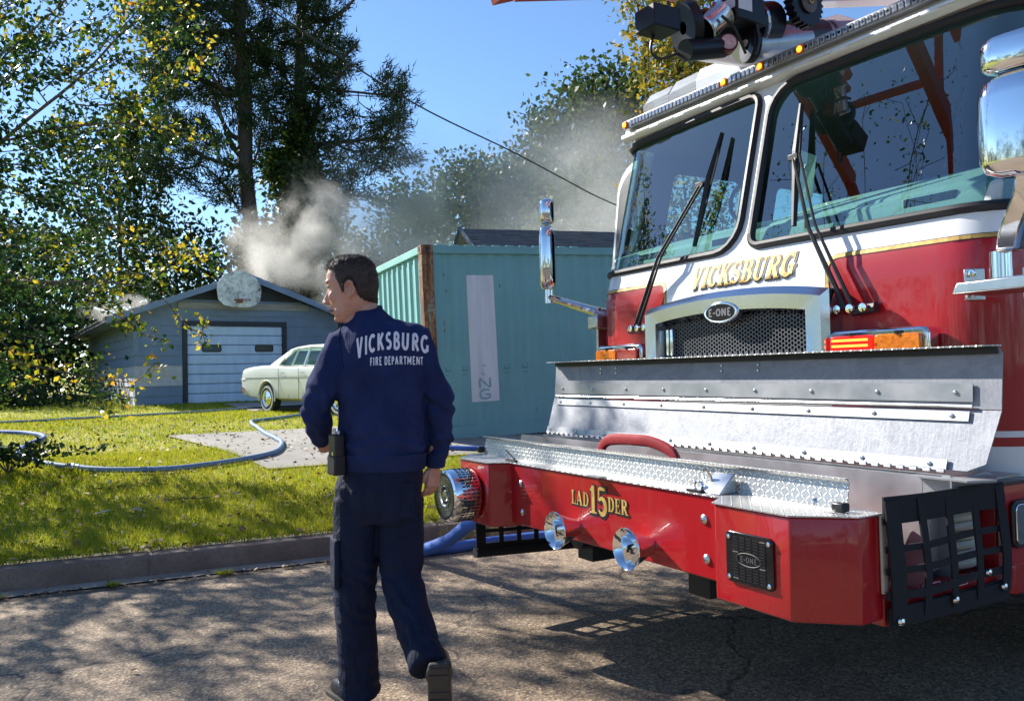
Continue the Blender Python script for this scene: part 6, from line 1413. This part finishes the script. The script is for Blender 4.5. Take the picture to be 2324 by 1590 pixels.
# ================================================================== TREES
def colonize(base, att, D=.35, di=3.0, dk=.6, trunk=None, maxit=220, jitter=.12, seed=1, bias=(0, 0, 0)):
    r = np.random.default_rng(seed); att = np.asarray(att, float)
    P = [np.array(base, float)] if trunk is None else [np.array(p, float) for p in trunk]
    par = [-1] + list(range(len(P) - 1)); n0 = len(P)
    alive = np.ones(len(att), bool); near = np.full(len(att), 1e9); ni = np.zeros(len(att), int)
    def upd(k0):
        Q = np.array(P[k0:]); 
        for s in range(0, len(Q), 64):
            d = np.linalg.norm(att[:, None] - Q[None, s:s + 64], axis=2); j = d.argmin(1); dm = d[np.arange(len(att)), j]
            b = dm < near; near[b] = dm[b]; ni[b] = j[b] + k0 + s
    upd(0); bias = np.array(bias)
    for it in range(maxit):
        alive &= near > dk
        if not alive.any(): break
        act = alive & (near < di)
        if not act.any():
            i = np.where(alive)[0][near[alive].argmin()]; act = np.zeros(len(att), bool); act[i] = True
        idx = ni[act]; u, inv = np.unique(idx, return_inverse=True); PP = np.array(P); v = att[act] - PP[idx]; v /= np.linalg.norm(v, axis=1, keepdims=True) + 1e-9
        S = np.zeros((len(u), 3)); np.add.at(S, inv, v); S += r.normal(0, jitter, S.shape) + bias; S /= np.linalg.norm(S, axis=1, keepdims=True) + 1e-9
        k0 = len(P)
        for q, s in zip(u, S): P.append(PP[q] + s * D); par.append(int(q))
        upd(k0)
        if len(P) > 9000: break
    P = np.array(P); par = np.array(par); nch = np.zeros(len(P), int)
    for i in range(1, len(P)): nch[par[i]] += 1
    return P, par, nch
def skeleton_mesh(P, par, nch, rtip, expo, rmax, name, mat, parent, sides=5, minr=0):
    n = len(P); w_ = np.zeros(n); 
    for i in range(n - 1, -1, -1):
        if nch[i] == 0: w_[i] += 1
        if par[i] >= 0: w_[par[i]] += w_[i]
    R = np.minimum(rtip * w_ ** expo, rmax)
    idx = np.array([i for i in range(1, n) if R[i] >= minr]); A = P[par[idx]]; Bp = P[idx]; d = Bp - A; d /= np.linalg.norm(d, axis=1, keepdims=True) + 1e-9
    up = np.tile([.3, .2, .93], (len(d), 1)); a = np.cross(d, up); a /= np.linalg.norm(a, axis=1, keepdims=True) + 1e-9; b = np.cross(d, a)
    ra = R[par[idx]]; ra = np.minimum(ra, R[idx] * 1.35); rb = R[idx]; V = []; 
    for k in range(sides):
        t_ = 2 * PI * k / sides; o_ = a * math.cos(t_) + b * math.sin(t_); V.append(np.stack([A + o_ * ra[:, None], Bp + o_ * rb[:, None]], 1))
    V = np.stack(V, 1).reshape(len(idx), sides * 2, 3); F = []
    base = np.arange(len(idx))[:, None] * (2 * sides)
    for k in range(sides): k2 = (k + 1) % sides; F.append(base + np.array([[2 * k, 2 * k2, 2 * k2 + 1, 2 * k + 1]]))
    F = np.concatenate(F, 0); return mesh_np(name, V.reshape(-1, 3), F, mat, parent, smooth=True), R
def leaves(C_, n_per, spread, s0, s1, seed, name, mat, parent, asp=.6, up=.0, kind=None, zs=1.0):
    r = np.random.default_rng(seed); n = len(C_) * n_per; P = np.repeat(C_, n_per, 0) + r.normal(0, spread, (n, 3)) * np.array([1, 1, zs])
    nr = r.normal(size=(n, 3)); nr[:, 2] += up; nr /= np.linalg.norm(nr, axis=1, keepdims=True); s = r.uniform(s0, s1, n) / 2
    V = quads_np(P, nr, s, s * asp, r).reshape(-1, 3); return mesh_np(name, V, np.arange(len(V)).reshape(-1, 4), mat, parent, kind='stuff')
def needles(C_, dirs, n_per, L, w_, seed, name, mat, parent, fan=1.1, droop=.0):
    r = np.random.default_rng(seed); n = len(C_) * n_per; P = np.repeat(C_, n_per, 0); d = np.repeat(dirs, n_per, 0) + r.normal(0, fan * .6, (n, 3)); d[:, 2] -= droop; d /= np.linalg.norm(d, axis=1, keepdims=True)
    P = P + r.normal(0, L * .42, (n, 3)); l = (r.uniform(.6, 1.1, n) * L)[:, None]; sd = np.cross(d, r.normal(size=(n, 3))); sd /= np.linalg.norm(sd, axis=1, keepdims=True); sd *= w_
    V = np.stack([P - sd, P + sd, P + d * l], 1).reshape(-1, 3); return mesh_np(name, V, np.arange(len(V)).reshape(-1, 3), mat, parent, kind='stuff')
def blob(specs, per, seed, power=.6):
    """specs: (cx,cy,cz,rx,ry,rz,weight)"""
    r = np.random.default_rng(seed); out = []
    for cx, cy, cz, rx, ry, rz, w_ in specs:
        n = max(3, int(per * w_)); q = r.normal(size=(n, 3)); q /= np.linalg.norm(q, axis=1, keepdims=True); q *= r.random((n, 1)) ** power; out.append(q * [rx, ry, rz] + [cx, cy, cz])
    return np.concatenate(out)
t = NT('bark'); v = t.coord(scale=(3, 3, .7)); n = t.noise(v, 4, 8, .75); t.l(t.ramp(n, [(.3, (.035, .026, .020)), (.7, (.13, .10, .08))]), t.b.inputs['Base Color']); t.b.inputs['Roughness'].default_value = .95; t.bump(n, 1, .03); BARK = t.m
t = NT('grey_bark'); v = t.coord(scale=(3, 3, .7)); n = t.noise(v, 6, 8, .7); t.l(t.ramp(n, [(.3, (.07, .055, .045)), (.7, (.22, .18, .15))]), t.b.inputs['Base Color']); t.b.inputs['Roughness'].default_value = .9; t.bump(n, .8, .01); BARKG = t.m
LF_NEAR = leaf_mat('autumn_leaf', [(.0, (.012, .035, .012)), (.45, (.022, .06, .016)), (.66, (.05, .11, .02)), (.80, (.16, .22, .025)), (.88, (.50, .42, .03)), (.95, (.55, .25, .04)), (1, (.40, .09, .03))], .5, .38)
LF_YEL = leaf_mat('yellow_autumn_leaf', [(.0, (.03, .07, .015)), (.3, (.10, .17, .02)), (.5, (.40, .38, .03)), (.75, (.68, .50, .04)), (.9, (.60, .26, .04)), (1, (.35, .08, .03))], .55, .4)
LF_DARK = leaf_mat('dark_leaf', [(.0, (.008, .022, .010)), (.5, (.02, .045, .014)), (1, (.05, .085, .02))], .35, .4)
LF_OAK = leaf_mat('oak_leaf', [(.0, (.02, .045, .018)), (.5, (.045, .085, .022)), (.85, (.11, .13, .035)), (1, (.20, .17, .05))], .4, .45)
LF_GOLD = leaf_mat('golden_leaf', [(.0, (.05, .085, .02)), (.45, (.16, .17, .025)), (.7, (.48, .34, .03)), (1, (.62, .30, .03))], .45, .5)
NEED = leaf_mat('pine_needle', [(.0, (.012, .030, .012)), (.5, (.028, .055, .018)), (.85, (.06, .09, .022)), (1, (.13, .14, .03))], .3, .5)
IVY = leaf_mat('ivy_leaf', [(.0, (.012, .035, .010)), (.5, (.03, .07, .015)), (.9, (.14, .17, .02)), (1, (.3, .28, .03))], .4, .4)
def terminals(P, par, nch, lim=3):
    """nodes near the tips, with outward direction"""
    dist = np.full(len(P), 99); 
    for i in range(len(P) - 1, 0, -1):
        if nch[i] == 0: dist[i] = 0
        dist[par[i]] = min(dist[par[i]], dist[i] + 1)
    k = np.where((dist <= lim) & (par >= 0))[0]; d = P[k] - P[par[k]]; d /= np.linalg.norm(d, axis=1, keepdims=True) + 1e-9; return P[k], d
def deciduous(name, label, group, trunk, spec, per, seed, leafm, n_per, spread, s0, s1, D=.5, dk=.9, rt=.012, rmax=.3, lim=2, bark=None, ex=.45, frac=None, name2=None, leafm2=None, sel=None, di=6, jit=.15):
    e = thing(name, label, 'tree', tuple(trunk[0]), 0, group); base = np.array(trunk[0])
    P, par, nch = colonize(trunk[0], blob(spec, per, seed), D, di, dk, trunk, seed=seed, jitter=jit)
    Q = P - base
    skeleton_mesh(Q, par, nch, rt, ex, rmax, 'trunk', bark or BARK, e)
    tp, d = terminals(Q, par, nch, lim)
    if leafm2 is not None:
        mk = sel(tp + base); leaves(tp[mk], max(3, n_per // 2), spread, s0, s1, seed + 2, name2, leafm2, e); tp = tp[~mk]
    leaves(tp, n_per, spread, s0, s1, seed + 1, 'crown', leafm, e)
    return e
# --- near left tree with yellowing leaves reaching over the lawn
sp1 = [(-5.6, 8.7, 4.2, 1.5, 1.2, 1.7, 2.2), (-5.5, 9.0, 3.0, 1.0, 1.2, 1.2, 1.4), (-4.2, 9.0, 5.4, 1.0, 1.0, .9, .7), (-6.8, 8.3, 3.5, 1.6, 1.6, 1.9, 1.3), (-7.9, 8.0, 3.9, 1.8, 1.8, 1.3, .7), (-5.4, 9.1, 5.3, 1.3, .8, .7, .7),
       (-4.6, 9.0, 2.5, .8, .8, .45, .28), (-3.85, 9.1, 2.75, .75, .6, .3, .30), (-4.3, 8.9, 4.4, .7, .8, .35, .25), (-3.6, 8.8, 4.0, .65, .5, .18, .14), (-5.6, 8.5, 1.7, .9, .9, .7, .6), (-4.95, 8.8, 1.55, .45, .5, .4, .12), (-3.95, 9.0, 1.75, .3, .4, .45, .10), (-4.35, 8.9, 1.2, .25, .3, .5, .08), (-3.45, 9.0, 1.9, .3, .3, .4, .05)]
def sel1(p): return ((p[:, 2] < 3.0) & (p[:, 0] > -5.3) & (rng.random(len(p)) < .5)) | ((p[:, 0] > -4.5) & (rng.random(len(p)) < .6)) | (rng.random(len(p)) < .06)
deciduous('autumn_tree', 'leafy tree with green and yellowing leaves hanging over the left lawn', None, [(-7.6, 8.0, hz(-7.6, 8.0) - .1), (-7.5, 8.05, 1.2), (-7.3, 8.1, 2.0), (-6.9, 8.3, 2.8), (-6.6, 8.4, 3.5)], sp1, 680, 3, LF_NEAR, 22, .065, .035, .095, D=.16, dk=.26, rt=.0045, rmax=.12, lim=3, bark=BARKG, ex=.42, name2='yellow_leaves', leafm2=LF_YEL, sel=sel1, di=1.6, jit=.22)
# low drooping spray over the blue hose
e = thing('low_branch_shrub', 'sparse dark leafy shoots growing over the blue hose at the left edge', 'shrub', (-5.2, 8.4, hz(-5.2, 8.4)))
bs = []
for k in range(16):
    a = random.uniform(-.5, .9); b = random.uniform(-.6, .6); bs.append(spline([(0, 0, 0), (a * .35, b * .3, .16), (a * .8, b * .6, .22 + random.uniform(-.05, .1)), (a * 1.05, b * .8, .14 + random.uniform(-.08, .12))], 4))
m = MB(); 
for b_ in bs: m.tube(b_, [.006 - .0045 * i / len(b_) for i in range(len(b_))], 4)
m.build('stem', BARKG, e); leaves(np.array([tuple(p) for b_ in bs for p in b_[4:]]), 5, .04, .045, .085, 5, 'foliage', LF_DARK, e)
# climbing shoots (bamboo-like verticals)
for k, (x, y, z0, z1, lb) in enumerate(((-15.4, 33.0, .9, 12.5, 'tall thin leafy shoot left of the gap of sky'), (-14.5, 33.5, .9, 18.2, 'tall thin leafy shoot beside the left edge of the pine'))):
    e = thing('leafy_shoot', lb, 'plant', (x, y, z0)); pp = spline([(0, 0, 0), (.1, 0, (z1 - z0) * .4), (-.05, .1, (z1 - z0) * .8), (0, 0, z1 - z0)], 10); m = MB(); m.tube(pp, .02, 5); m.build('stem', BARKG, e)
    C_ = np.array([tuple(p) for p in spline(pp, 3)]); C_ = C_[C_[:, 2] > 3.2]; leaves(C_, 22, .28, .16, .34, 70 + k, 'foliage', IVY, e)

# --- pines
def pine(label, trunk, spec, per, seed, rmax, D=.55, n_per=40, L=.36, w_=.026, group='pines behind the garage'):
    e = thing('pine_tree', label, 'tree', tuple(trunk[0]), 0, group); base = np.array(trunk[0])
    P, par, nch = colonize(trunk[0], blob(spec, per, seed, .5), D, 7, .7, trunk, seed=seed, jitter=.18)
    Q = P - base; skeleton_mesh(Q, par, nch, .022, .50, rmax, 'trunk', BARK, e, 6)
    for k in range(9):
        h0 = .30 + .06 * k; q0 = Vector(np.array(trunk[1]) + (np.array(trunk[-1]) - np.array(trunk[1])) * h0 - base); sp_c = spec[k % len(spec)]; q1 = Vector((sp_c[0], sp_c[1], sp_c[2])) - Vector(base)
        if q1.z < q0.z - 1: q1.z = q0.z + 1
        q1 = q0 + (q1 - q0) * .62
        if (q1 - q0).length > 6 or q1.x > 3.0: continue
        m = MB(); mid = (q0 + q1) / 2 + Vector((0, 0, -.5 + random.uniform(-.4, .4))); pp = spline([q0, mid, q1], 8); m.tube(pp, [.17 * (1 - .8 * i / len(pp)) for i in range(len(pp))], 6); m.build('limb', BARK, e, smooth=True)
    tp, d = terminals(Q, par, nch, 2); tp = np.concatenate([tp, tp + d * .25 + np.random.default_rng(seed).normal(0, .16, tp.shape)]); d = np.concatenate([d, d])
    needles(tp, d, n_per, L, w_, seed + 5, 'crown', NEED, e); return e
def at(u, v, Y): # metres for a direction seen from the kerb, used to spread crowns
    x = (u - 1161) / 1850 * Y; return (x, Y, CAM_H + ((868 - .0213 * (u - 70)) - v) / 1850 * Y)
def W(u, v, Y, ru, rv, ry, w_): x, y, z = at(u, v, Y); k = Y / 1850; return (x, y, z, ru * k, ry, rv * k, w_)
t1 = [at(580, 760, 33), at(577, 640, 33), at(572, 500, 33), at(560, 380, 33), at(563, 200, 33), at(552, 60, 33), at(552, -80, 33), at(550, -260, 33)]
s1 = [W(430, 60, 33, 100, 75, 2.5, 1.1), W(440, 170, 33, 110, 55, 2.5, .8), W(560, 90, 33.5, 80, 130, 3, 1.0), W(430, 300, 32, 90, 45, 2, .6), W(500, 400, 32, 80, 50, 2, .5), W(600, 250, 33, 70, 90, 2, .6), W(420, -70, 33, 110, 80, 3, .8), W(570, -150, 33, 120, 120, 3, 1.0), W(390, 380, 32, 60, 40, 2, .25)]
pine('tall pine with the thick left trunk rising straight behind the garage', t1, s1, 900, 21, .42)
t2 = [at(700, 760, 35), at(698, 600, 35), at(692, 470, 35), at(690, 330, 35), at(688, 200, 35), at(690, 60, 35), at(700, -80, 35), at(705, -260, 35)]
s2 = [W(700, 60, 35, 90, 90, 3, 1.1), W(760, 120, 35, 60, 70, 2.5, .5), W(720, 220, 34, 90, 70, 2.5, .7), W(870, 290, 34, 75, 45, 2.5, .65), W(900, 220, 34, 45, 60, 2, .35), W(800, 330, 34, 80, 45, 2, .5), W(900, 350, 34, 60, 30, 2, .3), W(770, 430, 34, 80, 60, 2.5, .35), W(640, 130, 35, 50, 80, 2, .4), W(700, -120, 35, 130, 110, 3, 1.0), W(840, 460, 34, 90, 30, 2, .12), W(960, 480, 34, 60, 25, 2, .06)]
pine('right-hand pine with a long low limb reaching out over the container', t2, s2, 760, 22, .38)
# ivy mass swallowing the lower right trunk
e = thing('ivy_thicket', 'dense dark vines covering the lower trunks behind the smoke', 'vines', at(680, 760, 34))
b_ = np.array(at(680, 760, 34)); C_ = blob([W(690, 420, 34, 48, 60, 1.2, 1), W(700, 520, 34, 70, 80, 1.5, 1.4), W(640, 640, 34, 110, 90, 1.8, 1.2), W(690, 320, 34, 26, 60, .8, .4), W(640, 380, 34, 30, 40, .8, .3), W(590, 560, 33, 60, 60, 1.2, .5)], 420, 31, .7) - b_
leaves(C_, 12, .35, .16, .32, 32, 'foliage', IVY, e); m = MB(); m.tube([(0, 0, 0), (0, 0, 5)], [.35, .25], 8); m.build('trunk', BARK, e)
# --- dark woods on the left, behind the near tree
dk = [('dark broad tree left of the garage roof, behind the hanging leaves', 70, 660, 33, 190, 160, 3.5), ('dark tree behind the far left corner of the lawn', -140, 640, 27, 170, 260, 3), ('dark tree standing right behind the garage ridge', 400, 600, 37, 120, 120, 2.5), ('taller dark tree between the near tree and the left pine', 270, 400, 38, 90, 190, 2.5), ('small dark tree between the garage eave and the lawn edge', 60, 790, 29, 110, 80, 2)]
for k, (lb, u, v, Y, ru, rv, ry) in enumerate(dk):
    gx_, gy_, _ = at(u, v, Y); tz = hz(gx_, gy_); z_ = at(u, v, Y)[2]
    deciduous('dark_tree', lb, 'dark trees beyond the left lawn', [(gx_, gy_, tz - .2), (gx_ + .1, gy_, tz + (z_ - tz) * .35), (gx_, gy_ + .1, tz + (z_ - tz) * .7)], [W(u, v, Y, ru, rv, ry, 1.0), W(u + ru * .4, v + rv * .35, Y, ru * .6, rv * .5, ry, .4), W(u - ru * .5, v - rv * .2, Y, ru * .6, rv * .6, ry, .4)], 620, 40 + k, LF_DARK, 32, .55, .18, .36, D=.7, dk=.8, rt=.02, rmax=.25, lim=1)
# --- trees on the right
deciduous('golden_tree', 'tall tree with golden yellow leaves behind the roof lights', None, [(5.6, 30, 1), (5.6, 30, 5), (5.4, 30, 9)], [W(1560, 130, 30, 110, 130, 2.5, 1.2), W(1480, 60, 30, 35, 80, 1.5, .35), W(1660, 200, 30, 120, 80, 2.5, .8), W(1540, -60, 30, 130, 110, 3, .9), W(1480, 210, 30, 30, 60, 1.5, .2)], 1000, 51, LF_GOLD, 40, .38, .15, .30, D=.55, dk=.6, rt=.015, rmax=.25, lim=1)
rt_ = [('large green oak directly left of the cab', 1390, 330, 42, 115, 190, 4, 1.7, LF_OAK), ('grey-green oak between the cable and the truck roof', 1290, 330, 46, 95, 120, 4, 1.0, LF_OAK), ('smoke-veiled tree above the container lid', 1180, 450, 50, 110, 110, 4, .9, LF_OAK), ('pale hazy tree standing right of the low pine limb', 1060, 470, 52, 100, 110, 4, .9, LF_OAK), ('small hazy tree behind the left end of the container', 930, 520, 48, 70, 100, 3, .6, LF_OAK), ('wide leafy tree filling the gap under the cable, next to the house roof', 1340, 500, 38, 120, 90, 3, .8, LF_OAK), ('low tree behind the garage roof, half lost in smoke', 780, 620, 46, 120, 90, 3, .6, LF_OAK)]
for k, (lb, u, v, Y, ru, rv, ry, w_, lm_) in enumerate(rt_):
    gx_, gy_, z_ = at(u, v, Y); deciduous('leafy_tree', lb, 'trees beyond the container', [(gx_, gy_, 1), (gx_ + .2, gy_, 1 + (z_ - 1) * .4), (gx_, gy_, 1 + (z_ - 1) * .75)], [W(u, v, Y, ru, rv, ry, 1), W(u - ru * .5, v + rv * .4, Y, ru * .55, rv * .55, ry, .4), W(u + ru * .3, v - rv * .45, Y, ru * .5, rv * .5, ry, .35), W(u + ru * .55, v + rv * .5, Y, ru * .5, rv * .5, ry, .35)], 900 * w_, 60 + k, lm_, 42, .6, .2, .45, D=.8, dk=.9, rt=.02, rmax=.35, lim=1)
deciduous('leafy_tree', 'sunlit yellow-green tree glimpsed through the cab windows', 'trees beyond the container', [(3.4, 14.6, .3), (3.4, 14.6, 2), (3.3, 14.5, 3.4)], [(3.2, 14.5, 4.1, 1.2, 1.0, 1.5, 1)], 520, 77, LF_GOLD, 16, .14, .07, .14, D=.3, dk=.3, rt=.006, rmax=.09, lim=2)
# --- trees on the other side of the street, reflected in the glass and chrome
def simple_tree(label, x, y, h, r_, seed, lm_, n_per, per=120, name='street_tree'):
    deciduous(name, label, 'trees across the street', [(x, y, 0), (x, y, h * .25), (x + .1, y, h * .45)], [(x, y, h * .68, r_, r_, h * .32, 1)], per, seed, lm_, n_per, .3, .06 if seed == 81 else .12, .13 if seed == 81 else .25, D=.6, dk=.9, rt=.006 if seed == 81 else .014, rmax=.22, lim=2)
simple_tree('tall thinly leaved tree standing left of the truck at the roadside', -10.2, 4.0, 12.5, 4.2, 81, LF_NEAR, 7, 1500, 'thin_tree')
simple_tree('leafy tree across the street behind the viewer', -9, -22, 9, 4, 82, LF_OAK, 12); simple_tree('leafy tree across the street to the left of the viewer', -22, -12, 9, 4, 83, LF_OAK, 12); simple_tree('leafy tree across the street behind the truck side', 8, -24, 9, 4, 84, LF_OAK, 12)
# far woods
r = np.random.default_rng(99); n = 2600; a = r.uniform(-PI, PI, n); R_ = r.uniform(62, 85, n); h = r.random(n) ** .9 * (8 + 3 * np.sin(a * 9) + 2 * np.sin(a * 23))
C_ = np.stack([R_ * np.sin(a), R_ * np.cos(a), 1 + h], 1); o = leaves(C_, 16, .9, .5, 1.1, 100, 'far_woods', LF_OAK, None); tag(o, 'far line of green woods closing the horizon behind the houses', 'woods')
# undergrowth left of the garage
C_ = blob([(-13.5, 22, .9, 3, 2, .8, 1), (-17, 24, 1.2, 4, 2, 1.3, 1)], 300, 9) ; o = leaves(C_, 14, .2, .08, .16, 110, 'undergrowth', LF_DARK, None); tag(o, 'dark undergrowth along the wooded edge left of the garage', 'bushes')
# ================================================================== SMOKE
def smoke(name, label, pts, dens, nscale, thr, col, aniso=.35, seed=0, wsp=(1, 1, 1)):
    """pts: (centre, radii) ellipsoids merged into one closed domain; density falls off towards the rim"""
    mb = MB(); 
    for c_, r_ in pts: mb.ell(c_, r_, nu=10, nv=14)
    t = NT(name + '_volume'); t.t.nodes.remove(t.b); pv = t.n('ShaderNodeVolumePrincipled'); pv.inputs['Color'].default_value = (*col, 1); pv.inputs['Anisotropy'].default_value = aniso
    v = t.coord('Object', wsp); n1 = t.noise(v, nscale, 6, .6, 1.0); tc = t.n('ShaderNodeTexCoord'); acc = None
    for c_, r_ in pts:
        sb = t.n('ShaderNodeVectorMath', operation='SUBTRACT'); t.l(tc.outputs['Object'], sb.inputs[0]); sb.inputs[1].default_value = c_
        dv = t.n('ShaderNodeVectorMath', operation='DIVIDE'); t.l(sb.outputs[0], dv.inputs[0]); dv.inputs[1].default_value = r_
        ln = t.n('ShaderNodeVectorMath', operation='LENGTH'); t.l(dv.outputs[0], ln.inputs[0]); f = t.math('SUBTRACT', 1.0, ln.outputs['Value']); f = t.math('MAXIMUM', f, 0.0)
        acc = f if acc is None else t.math('MAXIMUM', acc, f)
    k = t.math('MULTIPLY', t.math('MAXIMUM', t.math('SUBTRACT', t.math('ADD', t.math('MULTIPLY', n1, 1.7), t.math('MULTIPLY', acc, .45)), thr + .42), 0.0), t.math('MINIMUM', t.math('MULTIPLY', acc, 2.2), 1.0))
    t.l(t.math('MULTIPLY', k, dens), pv.inputs['Density']); t.l(pv.outputs[0], t.out.inputs['Volume'])
    o = remesh(mb, name, t.m, .3, None, 0); o['kind'] = 'stuff'; return tag(o, label, 'smoke')
smoke('smoke', 'pale tan smoke billowing off the garage roof in front of the dark pines', [((-6.9, 24.6, 4.7), (2.0, 1.3, 1.1)), ((-7.4, 25.2, 5.6), (1.8, 1.2, 1.5)), ((-6.0, 25.2, 6.1), (1.7, 1.2, 1.8)), ((-5.0, 24.8, 4.7), (2.4, 1.3, 1.2)), ((-4.6, 25.4, 6.0), (1.9, 1.2, 1.5)), ((-3.2, 25.0, 5.0), (2.2, 1.2, 1.1))], 1.9, .80, .48, (.92, .895, .85), .3)
smoke('smoke', 'thin wisp of smoke curling from the left eave of the garage', [((-10.4, 20.9, 3.15), (.9, .5, .35)), ((-9.9, 21.2, 3.4), (.7, .5, .35))], 2.4, 1.6, .42, (.96, .94, .9), .4)
smoke('smoke', 'grey smoke drifting down the right side of the garage roof', [((-5.1, 23.6, 3.5), (.9, .4, .55)), ((-4.6, 23.6, 3.1), (.7, .4, .6))], 3.0, 1.6, .46, (.97, .96, .95), .6)
smoke('smoke_haze', 'thin haze of drifting smoke veiling the trees behind the container', [((0.6, 30, 7.0), (6.0, 4.5, 5.0)), ((-3.5, 29, 6.5), (5.5, 4, 4.5)), ((3.5, 31, 7.5), (4.0, 4.5, 4.5))], .30, .16, .38, (.98, .98, .98), .55)
